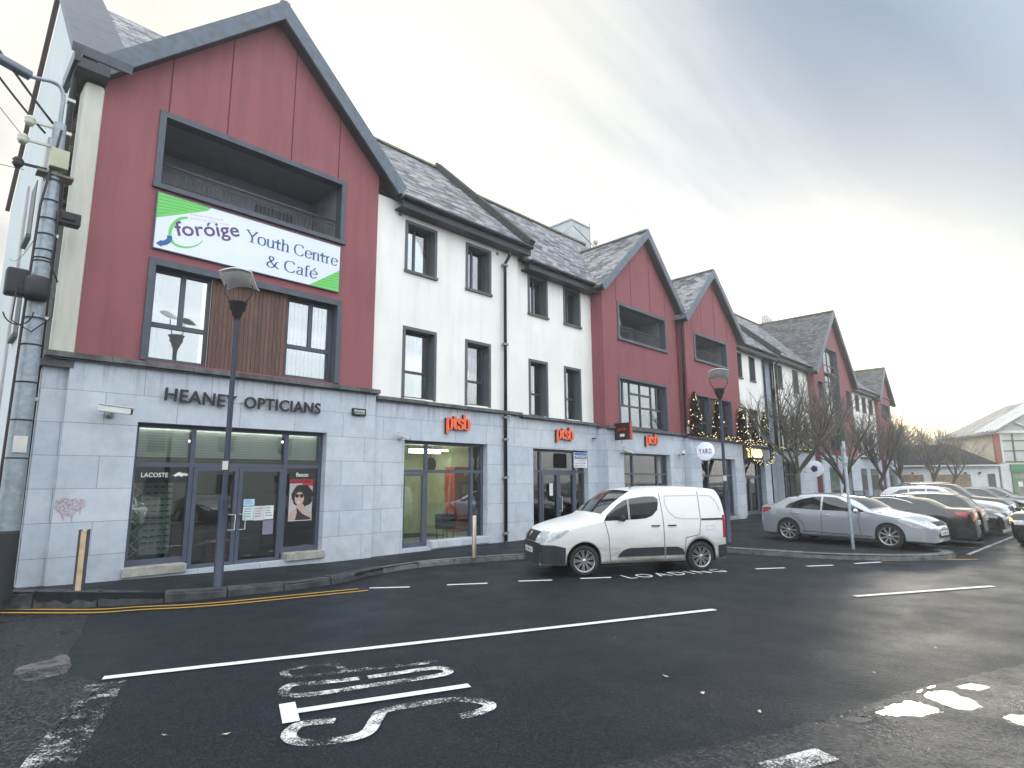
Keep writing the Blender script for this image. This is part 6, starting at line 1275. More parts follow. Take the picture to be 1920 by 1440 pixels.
Yp = YF - .1; xx, zz_ = at(1524, 879, Yp - .4); b = B(); b.lathe([(0, -.05), (.5, -.05), (.5, .05), (0, .05)], 24, (xx, Yp - .5, zz_), 'x'); b.k = 1; b.lathe([(0, -.06), (.22, -.06), (.22, -.055)], 5, (xx, Yp - .5, zz_), 'x')
for z in (zz_ + .2, zz_ - .2): b.tube([(xx, Yp - .2, z), (xx, Yp + .1, z)], .02, 5)
tag(b.build('round_sign', [M('white_round_sign', (.70, .76, .85), .4), M('purple_ink', (.12, .08, .25), .5)]), 'round white sign with a purple mark, half hidden in the second bare tree', 'sign')
# bay sign in front of the bank doors
x0, z1 = at(1076, 848, YBs - .25); x1, z0 = at(1101, 877, YBs - .25); yy = YBs - .25
b = B(); b.box(x0, x1, yy, yy + .02, z0, z1); b.k = 1; h_ = z1 - z0; b.box(x0 + .02, x1 - .02, yy - .003, yy, z1 - h_ * .20, z1 - .01); b.k = 2; b.box(x0 + .03, x1 - .03, yy - .004, yy, z0 + h_ * .56, z1 - h_ * .24); b.k = 0
put(b, letters('LOADING', x1 - x0 - .14, h_ * .08, .001, .02), x0 + .07, yy - .0045, z0 + h_ * .60); put(b, letters('Mon-Sat', x1 - x0 - .2, h_ * .08, .001, .02), x0 + .1, yy - .0045, z0 + h_ * .69)
b.k = 2
for i, s_ in enumerate(('Loading Only', '09.00-18.00', 'Max 30 min')): put(b, letters(s_, x1 - x0 - .14, h_ * .085, .001, .01), x0 + .07, yy - .0015, z0 + h_ * (.40 - .16 * i))
b.k = 3; [b.tube([(x0 + .12, yy + .02, z), (x0 + .12, YBs, z)], .014, 5) for z in (z1 - .08, z0 + .12)]
tag(b.build('bay_sign', [M('sign_white', (.72, .74, .78), .5), M('sign_blue', (.05, .16, .45), .5), M('sign_ink', (.03, .03, .05), .5), GALV]), 'small blue and white parking notice sign hanging beside the bank doors', 'sign')
# alarm boxes and cameras
x0, z1 = at(659, 765, YS); x1, z0 = at(684, 781, YS); b = B(); b.box(x0, x1, YS - .07, YS, z0, z1); al = item('alarm_box', 'black alarm box with white lettering on the stone right of the optician name', 'alarm', b, BLACK, bevel=.02)
b = B(); put(b, letters('PHONE', (x1 - x0) * .75, (z1 - z0) * .30, .002, .02), x0 + .05, YS - .0705, z0 + (z1 - z0) * .48); put(b, letters('WATCH', (x1 - x0) * .7, (z1 - z0) * .16, .002, .02), x0 + .06, YS - .0705, z0 + (z1 - z0) * .22); b.build('alarm_lettering', WT, al)
b = B(); xx, zz_ = at(1113, 822, YBs - .05); b.lathe([(0, .03), (.05, .02), (.09, -.02), (0, -.03)], 12, (xx, YBs - .09, zz_)); b.box(xx - .03, xx + .03, YBs - .08, YBs, zz_ - .02, zz_ + .02); item('siren_lamp', 'small dark red siren lamp on the stone right of the bank doors', 'lamp', b, M('siren_red', (.18, .03, .03), .3))
CAMW = M('camera_white', (.66, .68, .66), .45, var=.06)
def cctv(px, py, Y, d, s, lab, mat=CAMW):
    x, z = at(px, py, Y); t = thing('security_camera', lab, 'camera', (x, Y, z), 0, 'security cameras on the stone front'); d = Vector(d).normalized(); c = Vector((0, -.26 * s, .05)); a = c - d * .2 * s; e = c + d * .24 * s
    b = B(); b.beam(a, e, .10 * s, .095 * s); b.build('camera_housing', mat, t, bevel=.015); b = B(); b.beam(a + Vector((0, 0, .058 * s)), e + d * .05 * s + Vector((0, 0, .058 * s)), .125 * s, .014); b.build('sun_shield', mat, t)
    b = B(); b.lathe([(0, 0), (.07 * s, 0), (.07 * s, .03)], 12, (0, -.03, 0), 'y'); b.tube([(0, 0, 0), (0, -.14 * s, -.02), c], .02 * s, 6); b.build('bracket', M('camera_bracket', (.4, .4, .4), .5), t)
    b = B(); b.beam(e + d * .001, e + d * .006, .08 * s, .075 * s); b.build('lens_cover', BLACK, t)
cctv(205, 776, YS, (.9, -.5, -.12), 1.25, 'large white bullet camera left of the optician windows'); cctv(748, 822, YBs, (.9, -.4, -.35), .8, 'small white camera at the top left corner of the first bank window')
cctv(1166, 848, YC - .05, (.9, -.4, -.3), 1.1, 'white camera at the top left corner of the third bank window'); cctv(1273, 852, YC - .05, (-.9, -.4, -.3), .9, 'white camera at the top right corner of the third bank window')
# pink graffiti on the corner stone
b = B(); gc = at(130, 955, YS); 
for cx, cz, rx, rz in ((-.07, .02, .11, .09), (.09, .03, .09, .06), (-.02, -.12, .07, .14), (.0, .0, .16, .04)): b.tube([(gc[0] + cx + rx * cos(t) * 1.3, YS - .001, gc[1] + cz + rz * sin(t)) for t in (2 * pi * i / 22 for i in range(23))], .016, 4)
GR = NT('pink_spray'); _p = GR.pr((.42, .13, .22), .8); GR.set(_p.inputs['Alpha'], GR.math('MULTIPLY', GR.ramp(GR.noise(22, 5, .7), .38, .62), .45)); b2 = B(); 
for (sx, sz, ss) in ((0, 0, 1),): b2.poly([(gc[0] + q[0] * .23, YS - .004, gc[1] + q[1] * .20) for q in ((-1, .2), (-.9, .8), (-.4, 1.05), (.1, .92), (.5, .98), (1, .8), (1.1, .3), (.8, .0), (.72, -.6), (.55, -.2), (.35, -.5), (.25, -1.3), (.08, -.6), (-.2, -.7), (-.35, -1.1), (-.5, -.5), (-.8, -.2))])
struct_o = b2.build('graffiti', GR.m, A)
# ------------------------------------------------------------ street lamps
def street_lamp(x, y, top_z, lab, rz, z0=0.0):
    t = thing('street_lamp', lab, 'street lamp', (x, y, z0), rz, 'dark blue posts with tilted reflector heads'); H = top_z - z0
    PB = M('dark_blue_post', (.012, .022, .05), .4)
    b = B(); b.lathe([(.10, 0), (.10, .02), (.083, .03), (.083, 1.55), (.075, 1.62), (.052, 1.72), (.045, H - .1), (.05, H)], 20); b.build('pole', PB, t)
    b = B(); b.box(-.05, .05, -.066, -.05, H * .42, H * .42 + .16); b.build('number_label', M('label_white', (.6, .6, .56), .6), t)
    b = B(); b.lathe([(.05, H - .05), (.06, H + .02), (.09, H + .05), (.10, H + .13), (.14, H + .16), (.15, H + .28), (.175, H + .30), (.175, H + .33), (0, H + .33)], 20); b.lathe([(0, H + .331), (.12, H + .331), (.1, H + .35), (0, H + .35)], 16); b.build('lamp_housing', BLACKM, t)
    for sx in (-1, 1):
        b = B(); b.tube([(sx * .15, 0, H + .30), (sx * .20, 0, H + .42), (sx * .26, .0, H + .50), (sx * .25, 0, H + .68)], .012, 6); b.build('reflector_arm', BLACKM, t)
    b = B(); n = 8; vs = []
    for i in range(n + 1):
        for j in range(n + 1):
            u_, v_ = i / n * 2 - 1, j / n * 2 - 1; vs.append((u_ * .31, v_ * .27, H + .78 - .08 * (u_ * u_) - .10 * v_ + .05 * v_ * v_))
    m = n + 1; F = [(i * m + j, i * m + j + 1, (i + 1) * m + j + 1, (i + 1) * m + j) for i in range(n) for j in range(n)]; N_ = len(vs)
    vs += [(a, c, z + .018) for a, c, z in vs]; F += [tuple(N_ + k for k in reversed(f)) for f in F]
    for k in range(n): F += [(k, k + 1, N_ + k + 1, N_ + k), (n * m + k, N_ + n * m + k, N_ + n * m + k + 1, n * m + k + 1), (k * m, N_ + k * m, N_ + (k + 1) * m, (k + 1) * m), (k * m + n, (k + 1) * m + n, N_ + (k + 1) * m + n, N_ + k * m + n)]
    b.smooth = True; b.add(vs, F); b.build('reflector', M('cream_reflector', (.80, .81, .76), .45), t); return t
lx, ly = 4.22, 11.72
street_lamp(lx, ly, at(447, 597, ly)[1], 'dark blue street lamp standing in front of the optician doors', R(-38))
lx, ly = 17.9, 8.32; street_lamp(lx, ly, at(1349, 748, ly)[1], 'dark blue street lamp standing just behind the white van', R(-62))
# ------------------------------------------------------------ bollards
def bollard(x, y, z, h, lab, rz):
    t = thing('bollard', lab, 'bollard', (x, y, z), rz, 'steel bollards on the pavement'); b = B(); b.box(-.075, -.04, -.06, .06, 0, h); b.box(.04, .075, -.06, .06, 0, h); b.build('steel_flange', M('bollard_dark', (.05, .05, .06), .5), t); b = B(); b.box(-.039, .039, -.07, .05, 0, h - .02); b.build('timber_core', M('bollard_pale', (.50, .38, .24), .6, var=.2, vs=8), t)
yb_ = 12.35; bollard(at(147, 1105, yb_)[0], yb_, .09, at(155, 993, yb_)[1] - .09, 'pale faced steel bollard on the pavement at the corner stone', R(-18))
t = thing('bollard', 'round brushed steel bollard in front of the first bank window', 'bollard', (10.14, 11.32, 0), 0, 'steel bollards on the pavement'); b = B(); b.lathe([(.055, 0), (.055, 1.02), (.045, 1.045), (0, 1.05)], 20); b.build('post', M('brushed_steel', (.50, .44, .36), .3, .7), t); b = B(); b.lathe([(.09, 0), (.09, .012), (.056, .015)], 20); b.build('base_ring', BLACKM, t)
# ------------------------------------------------------------ sign post on the island
lx, ly = 18.37, 5.02; zt_ = at(1583, 828, ly)[1]
t = thing('sign_post', 'plain grey steel sign post on the kerbed island in front of the silver car', 'sign post', (lx, ly, 0)); b = B(); b.lathe([(.042, 0), (.042, zt_), (0, zt_ + .01)], 14); b.build('pole', GALV, t)
b = B(); b.box(-.02, .42, .05, .075, zt_ - .78, zt_ - .12); b.build('sign_plate', GALV, t).rotation_euler = (0, 0, R(6)); b = B(); b.box(-.05, .06, -.05, .05, zt_ - .25, zt_ - .2); b.box(-.05, .06, -.05, .05, zt_ - .65, zt_ - .6); b.build('clamp', GALV, t)
# ------------------------------------------------------------ utility pole
uy = 12.7; ux = at(33, 850, uy)[0]; zt_ = at(108, 232, uy)[1]
t = thing('utility_pole', 'mottled grey utility pole with black junction box and insulators at the left edge', 'utility pole', (ux, uy, .1)); zt_ -= .1
b = B(); b.lathe([(.16, 0), (.155, 1.2), (.14, 3.5), (.118, zt_ * .75), (.10, zt_)], 22); b.build('pole', GALV, t)
b = B(); b.lathe([(.166, 0), (.166, 1.0), (.16, 1.05), (.15, 1.05)], 22); b.build('black_base', BLACKM, t)
zz = lambda py: at(80, py, uy)[1] - .1
b = B(); 
for py in (335, 375, 410, 440, 470, 486, 492, 560, 600, 650, 720, 790, 860): b.lathe([(.132 + .02 * (py > 500), -.012), (.142 + .02 * (py > 500), 0), (.132 + .02 * (py > 500), .012)], 16, (0, 0, zz(py)))
b.split('strap', BLACKM, t)
b = B(); z_ = zz(548); jx = at(66, 548, uy)[0] - ux; jy = at(30, 535, uy)[0] - ux; b.lathe([(.0, -.2), (.15, -.2), (.18, -.1), (.18, .12), (.15, .2), (0, .2)], 18, (jx, -.16, z_), 'z'); b.build('cable_coil_box', BLACKM, t)
b = B(); b.box(jy - .15, jy + .14, -.14, .14, z_ - .14, z_ + .32); b.build('junction_box', BLACKM, t, bevel=.04)
b = B(); b.box(.16, .38, -.13, .05, zz(405), zz(390)); b.box(.13, .46, -.1, .1, zz(412), zz(388)); b.build('side_box', BLACKM, t, bevel=.02)
b = B(); b.box(-.10, .17, -.24, -.08, zz(316), zz(280)); b.build('fuse_box', M('old_cream_box', (.45, .46, .33), .7), t, bevel=.015)
b = B(); b.box(-.24, .28, -.14, .14, zz(327), zz(323)); b.build('collar_plate', M('rusty_plate', (.22, .19, .15), .8), t)
INS = M('porcelain', (.50, .50, .42), .4)
for dx, py in ((-.42, 235), (-.48, 272), (-.50, 318)):
    b = B(); z_ = zz(py); b.lathe([(0, -.09), (.05, -.09), (.085, -.03), (.06, 0), (.085, .03), (.05, .08), (0, .08)], 12, (dx, -.02, z_)); b.beam((dx, 0, z_), (0, 0, z_ + .03), .04, .04); b.build('insulator', INS if py != 318 else BLACKM, t)
b = B(); b.tube([(.02, -.13, zt_ * .98), (-.14, -.14, zt_ * .8), (-.17, -.13, zt_ * .55), (-.19, -.15, 2.2), (-.19, -.15, .4)], .022, 6); b.build('riser_cable', BLACKM, t)
b = B(); z_ = zz(560); b.tube([Vector((.2 * cos(a) - .25, -.2, z_ - .3 + .26 * sin(a))) for a in (2 * pi * i / 20 for i in range(11, 21))], .012, 5); b.tube([(-.3, -.15, z_ + .1), (-.32, -.2, z_ - .5), (-.05, -.22, z_ - .65), (.2, -.2, z_ - .35), (.2, -.2, z_)], .012, 5); b.tube([(.1, -.1, zz(330)), (.12, -.18, zz(430)), (.1, -.18, zz(500)), (.22, -.2, zz(530))], .012, 5); b.build('loose_cable', BLACKM, t)
b = B(); b.box(-.09, .09, -.168, -.155, zz(850), zz(820)); b.build('warning_plate', M('label_white', (.6, .6, .56), .6), t)
top = Vector((0, 0, zt_)); b = B(); aL = [Vector((at(x, y, uy)[0] - ux, 0, at(x, y, uy)[1] - .1)) for x, y in ((112, 240), (116, 205), (119, 180), (112, 162), (97, 153), (75, 148), (52, 142))]; b.tube(smooth(aL, 4), .035, 8); b.build('lamp_arm', GALV, t)
e = aL[-1]; b = B(); b.beam(e + Vector((.05, 0, .01)), e + Vector((-.42, -.05, .10)), .2, .12); b.beam(e + Vector((-.40, -.05, .10)), e + Vector((-.72, -.08, .15)), .15, .07); b.build('lantern', M('lantern_grey', (.16, .18, .24), .5), t, bevel=.03)
# overhead cables
def cable(p, q, sag, r, lab, grp):
    b = B(); p = Vector(p); q = Vector(q); n = 18; b.tube([p.lerp(q, i / n) - Vector((0, 0, sag * 4 * (i / n) * (1 - i / n))) for i in range(n + 1)], r, 5); tag(b.build('overhead_cable', BLACKM), lab, 'cable', grp)
P0 = lambda px, py: Vector((at(px, py, uy)[0], uy, at(px, py, uy)[1]))
cable(P0(100, 232), P0(0, 75) + (P0(0, 75) - P0(100, 232)) * 2, .2, .022, 'thick twisted cable rising from the pole top to the upper left', 'cables running off the utility pole'); cable(P0(85, 250), P0(0, 125) + (P0(0, 125) - P0(85, 250)) * 2, .2, .020, 'second thick cable just below the twisted one, passing under the lantern', 'cables running off the utility pole')
cable(P0(45, 258), P0(-60, 130) + Vector((-2, -3, 1.0)), .1, .006, 'thin wire rising to the left between the thick cables and the insulators', 'cables running off the utility pole'); cable(P0(45, 318), P0(-60, 318) + Vector((-5, 0, .2)), .1, .006, 'thin level wire running left from the dark insulator', 'cables running off the utility pole'); cable(P0(78, 425), Vector((XS - .02, 24, 9.0)), .3, .006, 'thin wire sagging from the pole to the side wall of the corner building', 'cables running off the utility pole')
# bits on the roofs
b = B(); x, z = at(1075, 465, 19.5); zb_ = 12.6; b.box(x - .9, x + .75, 18.9, 20.4, zb_, at(1075, 428, 19.5)[1]); b.box(x - .96, x + .8, 18.84, 20.46, at(1075, 428, 19.5)[1], at(1075, 428, 19.5)[1] + .08)
item('rooftop_cabinet', 'pale square plant cabinet behind the ridge, left of the grid window gable', 'cabinet', b, M('cabinet_grey', (.42, .46, .48), .6))
b = B(); b.tube([(x - 2.6, 18.3, 14.3), (x - 1.4, 18.4, 15.3), (x + 2.9, 18.6, 14.0)], .03, 6); b.tube([(x + .1, 18.4, 14.2), (x + .1, 18.4, 15.9)], .03, 6); item('roof_rail_pipe', 'thin pipe rail on the ridge in front of the rooftop cabinet', 'rail', b, GALV)
x2, z2 = at(1117, 455, 19.0); b = B(); b.tube([(x2, 19, 13.5), (x2, 19, z2 - .1)], .03, 6); b.lathe([(0, -.12), (.12, -.1), (.16, .1), (0, .2)], 10, (x2, 19, z2)); item('roof_antenna', 'small pale dish antenna on the ridge right of the rooftop cabinet', 'antenna', b, INS)
x2, z2 = at(1437, 600, 20); b = B(); 
for dx, dz, h in ((-.5, 0, .9), (.1, .1, 1.5), (.5, 0, 1.2), (.9, -.1, 1.6), (-1.0, -.2, .6)): b.tube([(x2 + dx, 20, z2 - 2.8), (x2 + dx, 20, z2 + dz + .2)], .04, 6); b.box(x2 + dx - .12, x2 + dx + .12, 19.85, 20.0, z2 + dz - h * .4, z2 + dz + .35)
b.beam((x2 - 1.2, 20, z2 - .7), (x2 + 1.1, 20, z2 - .7), .06, .06); item('mast_cluster', 'cluster of pale mobile phone masts on the ridge left of the tallest red gable', 'antenna', b, INS)
# ------------------------------------------------------------ Christmas trees and garland
FIR = M('fir_needles', (.016, .028, .018), .8, var=.5, vs=8); BULB = M('fairy_bulb', (1, .8, .5), .4, emis=(1, .78, .42), es=4.0)
def needles(b, c, s, n, rg):
    for _ in range(n):
        a = rg.uniform(0, 2 * pi); e = rg.uniform(-.6, .9); d = Vector((cos(a) * cos(e), sin(a) * cos(e), sin(e))); q = Vector(c); p = Vector((-d.y, d.x, .2)).normalized() * s * .28; b.add([q - p, q + p, q + d * s], [(0, 1, 2)])
def fir(x, y, z, h, r, lab, seed):
    rg = random.Random(seed); t = thing('christmas_tree', lab, 'Christmas tree', (x, y, z), 0, 'lit Christmas trees on the stone ledge'); b = B()
    for i in range(520): k = rg.random() ** .8; a = rg.uniform(0, 2 * pi); rr_ = r * .85 * (1 - k) * rg.uniform(.5, 1.05) + .02; needles(b, (rr_ * cos(a), rr_ * sin(a), k * h), .13, 4, rg)
    b.build('foliage', FIR, t); b = B(); b.tube([(0, 0, 0), (0, 0, h * .9)], [.03, .01], 5); b.build('stem', M('bark_dark', (.05, .04, .03), .9), t); b = B()
    for i in range(46): k = rg.random() ** .9; a = rg.uniform(0, 2 * pi); rr_ = r * (1 - k) + .05; b.lathe([(0, -.016), (.016, 0), (0, .016)], 5, (rr_ * cos(a), rr_ * sin(a), k * h))
    b.build('fairy_lights', BULB, t)
for i, (px, pyt, pyb, Y_, r_, lab) in enumerate(((1301, 738, 812, YD - .2, .42, 'lit Christmas tree at the left end of the ledge, left of the cafe bay windows'), (1344, 752, 815, YD - .2, .38, 'lit Christmas tree on the ledge in front of the timber panel'), (1388, 766, 822, YD - .2, .34, 'lit Christmas tree at the right corner of the red cafe bay'), (1407, 766, 832, YEs - .25, .36, 'lit Christmas tree standing left above the glowing cafe sign'), (1431, 772, 832, YEs - .25, .34, 'lit Christmas tree standing right above the glowing cafe sign'), (1485, 780, 838, YEs - .25, .34, 'lit Christmas tree on the ledge behind the trunk of the first bare tree'), (1510, 783, 840, YEs - .25, .34, 'lit Christmas tree on the ledge at the left edge of the tallest red gable'))):
    x, zt_ = at(px, pyt, Y_); fir(x, Y_, 3.74 if i > 2 else 3.80, zt_ - 3.78, r_, lab, 30 + i)
def garland(pts, lab, seed):
    rg = random.Random(seed); t = thing('fairy_light_garland', lab, 'garland', (0, 0, 0)); P = smooth(pts, 10); b = B(); l = B()
    for p in P:
        for _ in range(7): q = p + Vector((rg.uniform(-.13, .13), rg.uniform(-.1, .1), rg.uniform(-.11, .11))); needles(b, q, .12, 2, rg)
        if rg.random() < .75: q = p + Vector((rg.uniform(-.15, .15), rg.uniform(-.14, -.02), rg.uniform(-.12, .12))); l.lathe([(0, -.016), (.016, 0), (0, .016)], 5, q)
    b.build('fir_branches', FIR, t); l.build('fairy_lights', BULB, t)
g = YD - .16; garland([(24.5, g, 3.86), (25.6, g, 3.84), (26.6, g, 3.88), (27.6, g, 3.84), (28.6, g, 3.86), (29.5, g, 3.80), (30.0, g + .05, 3.7)], 'green garland with warm lights lying along the ledge of the cafe bay', 50)
g = YEs - .38; garland([(30.6, g, 3.75), (30.9, g, 3.3), (31.2, g, 2.95), (32.0, g, 2.75), (33.0, g, 2.78), (33.8, g, 2.95), (34.1, g, 3.4), (33.8, g, 3.75), (32.8, g, 3.85), (31.8, g, 3.85), (31.0, g, 3.8)], 'thick garland with warm lights wrapped round the glowing cafe entrance sign', 51)
g = YEs - .2; garland([(34.2, g, 3.76), (35.2, g, 3.7), (36.2, g, 3.76), (37.5, g, 3.74), (39, g, 3.76), (40.5, g, 3.74), (41.8, g, 3.76)], 'garland with warm lights continuing right along the ledge behind the first bare tree', 52)
# ------------------------------------------------------------ bare street trees
BARK = M('wet_bark', (.075, .075, .06), .85, var=.35, vs=9, bst=.5, bs=30); TWIG = M('twig_bark', (.14, .138, .125), .9, var=.3)
def bare_tree(x, y, h, spread, trunk, lab, seed, grp, rz=0, dens=1.0, z0=0.0):
    rg = random.Random(seed); t = thing('bare_tree', lab, 'tree', (x, y, z0), rz, grp); b = B(); k = B(); r0_ = .13 * h / 7
    P = [Vector((rg.uniform(-.05, .05) * i, rg.uniform(-.05, .05) * i, trunk * i / 4)) for i in range(5)]; b.tube(P, [r0_ * (1.35 - .13 * i) for i in range(5)], 9)
    def grow(p, d, ln, r, lv, mesh):
        n = 4 if lv < 3 else 3; pts = [p]; q = p.copy(); dd = d.copy()
        for i in range(n):
            dd = (dd + Vector((rg.uniform(-.22, .22), rg.uniform(-.22, .22), rg.uniform(-.05, .18 if lv < 4 else .02)))).normalized(); q = q + dd * ln / n; pts.append(q.copy())
        mesh.tube(pts, [max(.0036, r * (1 - .42 * i / n)) for i in range(n + 1)], 6 if lv < 2 else (4 if lv < 3 else 3), False)
        if lv >= 4: return
        m = {0: 4, 1: 4, 2: 4, 3: 3}[lv]; m = max(2, int(m * dens + rg.random()))
        for i in range(m):
            f = .35 + .65 * (i + rg.random()) / m; j = min(n - 1, int(f * n)); o = pts[j].lerp(pts[j + 1], f * n - j if f < 1 else 1); a = rg.uniform(0, 2 * pi); e = Vector((cos(a), sin(a), rg.uniform(-.1, .6)))
            nd_ = (dd * rg.uniform(.6, 1.0) + e * rg.uniform(.5, .95) * spread).normalized(); grow(o, nd_, ln * rg.uniform(.52, .74), r * .5, lv + 1, k)
        if lv < 3: grow(q, (dd + Vector((rg.uniform(-.3, .3), rg.uniform(-.3, .3), .1))).normalized(), ln * .7, r * .58, lv + 1, k if lv > 0 else b)
    m = 6
    for i in range(m): a = 2 * pi * i / m + rg.uniform(-.3, .3); grow(P[-1] - Vector((0, 0, rg.uniform(0, .4))), Vector((cos(a) * .60 * spread, sin(a) * .60 * spread, rg.uniform(.7, 1.25))).normalized(), (h - trunk) * .42, r0_ * .62, 0, b)
    b.build('trunk', BARK, t); k.build('crown', TWIG, t); return t
GT = 'bare street trees in front of the row'
t1 = bare_tree(30.6, 10.5, 7.6, .95, 2.3, 'bare spreading tree nearest the cafe, behind the silver car', 5, GT, 0, .9)
dup(t1, (46.5, 10.6, 0), 4.0, 'third bare tree, in front of the far white building', GT, (.95, .95, .92))
tb = bare_tree(38.2, 10.6, 7.2, 1.0, 2.0, 'second bare tree, in front of the tallest red gable', 23, GT, 0, .85)
t2 = bare_tree(55.0, 11.2, 7.0, .95, 2.2, 'fourth bare tree, in front of the last red gable', 9, GT, 0, .8)
for x, y, s, rz, lab in ((62.5, 10.2, .95, 1.0, 'bare tree left in front of the low white building, nearest the row'), (63.5, 8.9, .9, 2.6, 'bare tree in the middle in front of the low white building')): dup(t2, (x, y, 0), rz, lab, GT, (s, s, s))
GB = 'bare trees behind the low white building'
for x, y, s, rz, lab in ((84, 17.5, 1.35, .4, 'pale bare tree behind the low building, closest to the last red gable'), (86, 14.5, 1.25, 3.1, 'pale bare tree behind the middle of the dark low roof'), (88, 11.8, 1.3, 5.0, 'pale bare tree behind the low roof, left of the glazed gable')): dup(t2, (x, y, 0), rz, lab, GB, (s, s, s))
# ------------------------------------------------------------ far low building and glazed shopping hall
Cn = Vector((71.7, 6.5, 0)); U = Vector((.56, -.83, 0)).normalized(); Vv = Vector((.83, .56, 0)).normalized()
def loc3(s, d, z): p = Cn + U * s + Vv * d; return (p.x, p.y, z)
def bx(b, s0, s1, d0, d1, z0, z1): b.add([loc3(s, d, z) for s in (s0, s1) for d in (d0, d1) for z in (z0, z1)], [(0, 1, 3, 2), (4, 6, 7, 5), (0, 4, 5, 1), (2, 3, 7, 6), (0, 2, 6, 4), (1, 5, 7, 3)])
LW = M('far_white_wall', (.66, .69, .70), .8, var=.08); DR = M('dark_far_roof', (.022, .027, .036), .95, var=.3, vs=1.5, spec=.05)
t = thing('low_white_building', 'low white building with dark hipped roof, left of the glazed hall', 'building')
b = B(); bx(b, -10.5, -.2, 0, 8, -.1, 3.1); b.build('wall', LW, t)
b = B(); zr = 5.25; b.add([loc3(-11, -.4, 3.12), loc3(-.15, -.4, 3.12), loc3(-.15, 8.4, 3.12), loc3(-11, 8.4, 3.12), loc3(-9.5, 3.5, zr), loc3(-2.2, 3.5, zr)], [(0, 1, 5, 4), (2, 3, 4, 5), (1, 2, 5), (3, 0, 4), (3, 2, 1, 0)]); b.build('roof', DR, t)
b = B(); bx(b, -11, -.1, -.5, -.4, 3.0, 3.14); b.build('gutter', M('white_gutter', (.6, .62, .62), .6), t)
for i, (s0, s1, m_) in enumerate(((-10.2, -9.0, 0), (-8.4, -6.6, 1), (-5.9, -2.6, 1))): b = B(); bx(b, s0, s1, -.06, -.003, .8, 2.25); b.build('shop_window', M('brick_infill', (.26, .20, .13), .7, var=.5, vs=6) if m_ else DARK, t)
b = B(); bx(b, -1.15, -.55, -.06, -.003, .2, 2.3); b.build('door', M('green_door', (.05, .09, .08), .4), t)
for s_ in (-7.6, -3.1, -1.9): b = B(); bx(b, s_, s_ + .16, -.18, -.003, 2.3, 2.45); b.build('wall_lamp', DARK, t)
t = thing('shopping_hall', 'tall hall with glazed gable, red post and green shop front at the far right', 'building')
b = B(); bx(b, .0, 9.6, 0, 12, -.1, 3.3); bx(b, .02, 9.58, .35, 11.9, 3.3, 6.2); b.build('wall', M('far_cream_wall', (.72, .66, .50), .8), t)
b = B(); ap_ = 4.7; ez, az_ = 6.25, 9.3
b.add([loc3(-.6, -.9, ez - .1), loc3(ap_, -.9, az_), loc3(10, -.9, ez - .1), loc3(-.6, 9, ez - .1), loc3(ap_, 6.2, az_), loc3(10, 9, ez - .1), loc3(-.6, -.9, ez - .3), loc3(ap_, -.9, az_ - .2), loc3(10, -.9, ez - .3), loc3(-.6, 9, ez - .3), loc3(10, 9, ez - .3)], [(0, 1, 4, 3), (1, 2, 5, 4), (3, 4, 5), (0, 6, 7, 1), (1, 7, 8, 2), (6, 0, 3, 9), (8, 10, 5, 2), (6, 9, 10, 8, 7)]); b.build('roof', M('far_slate_roof', (.24, .24, .23), .7, var=.35, vs=1), t)
b = B()
for k in range(5): d_ = -.85 + k * .75; a_ = Vector(loc3(-.62, d_, ez)); c_ = Vector(loc3(ap_, d_, az_ + .1)); b.beam(a_, c_, .22, .1)
b.build('glazed_roof_bar', M('white_bar', (.68, .70, .70), .6), t)
b = B(); b.beam(loc3(-.5, -.3, ez), loc3(ap_, -.3, az_ - .15), .2, .3); b.beam(loc3(ap_, -.3, az_ - .15), loc3(9.9, -.3, ez), .2, .3); b.beam(loc3(-.3, -.3, ez - .1), loc3(9.7, -.3, ez - .1), .2, .24); b.beam(loc3(ap_, -.25, ez), loc3(ap_, -.25, az_ - .3), .2, .2); b.beam(loc3(1.4, -.25, ez + .9), loc3(3.2, -.25, ez), .16, .16); b.beam(loc3(ap_, -.25, az_ - 1.2), loc3(3.0, -.25, ez), .16, .16); b.beam(loc3(ap_, -.25, az_ - 1.2), loc3(6.4, -.25, ez), .16, .16); b.build('gable_truss', M('white_bar', (.68, .70, .70), .6), t)
b = B(); b.add([loc3(.3, .0, 3.4), loc3(9.3, .0, 3.4), loc3(9.3, 0, 6.2), loc3(ap_, 0, 9.0), loc3(.3, 0, 6.2)], [(0, 1, 2, 3, 4)]); b.build('gable_glass', M('far_glass', (.42, .47, .42), .08, var=.15, vs=.6, spec=.9), t)
b = B()
for z in (3.4, 4.4, 5.35): bx(b, .2, 9.4, -.08, -.01, z - .05, z + .05)
for s_ in (1.3, 2.5, 3.7, 4.9, 6.1): bx(b, s_ - .05, s_ + .05, -.09, -.012, 3.4, 6.2)
b.build('gable_mullions', M('dark_mullion', (.06, .08, .08), .5), t)
b = B(); bx(b, -.02, .75, -.03, -.001, 0, 3.3); b.build('front_pier', LW, t)
b = B(); bx(b, -.25, .15, -.2, .2, 3.3, 6.2); b.build('red_post', M('red_post', (.30, .07, .05), .6), t); b = B(); bx(b, .2, .38, -.15, .15, 3.3, 6.2); b.build('white_post', LW, t)
b = B(); b.beam(loc3(-.4, 1.6, 3.2), loc3(-.4, 1.6, 6.1), .25, .25); b.build('grey_post', GALV, t)
b = B(); bx(b, .75, 8, -.25, -.02, 2.45, 3.15); b.build('green_fascia', M('green_fascia', (.02, .20, .10), .5), t)
b = B(); bx(b, .8, 8, -.1, -.01, .0, 2.4); b.build('shop_glass', M('far_shop_glass', (.22, .26, .20), .1, var=.4, vs=1.5), t)
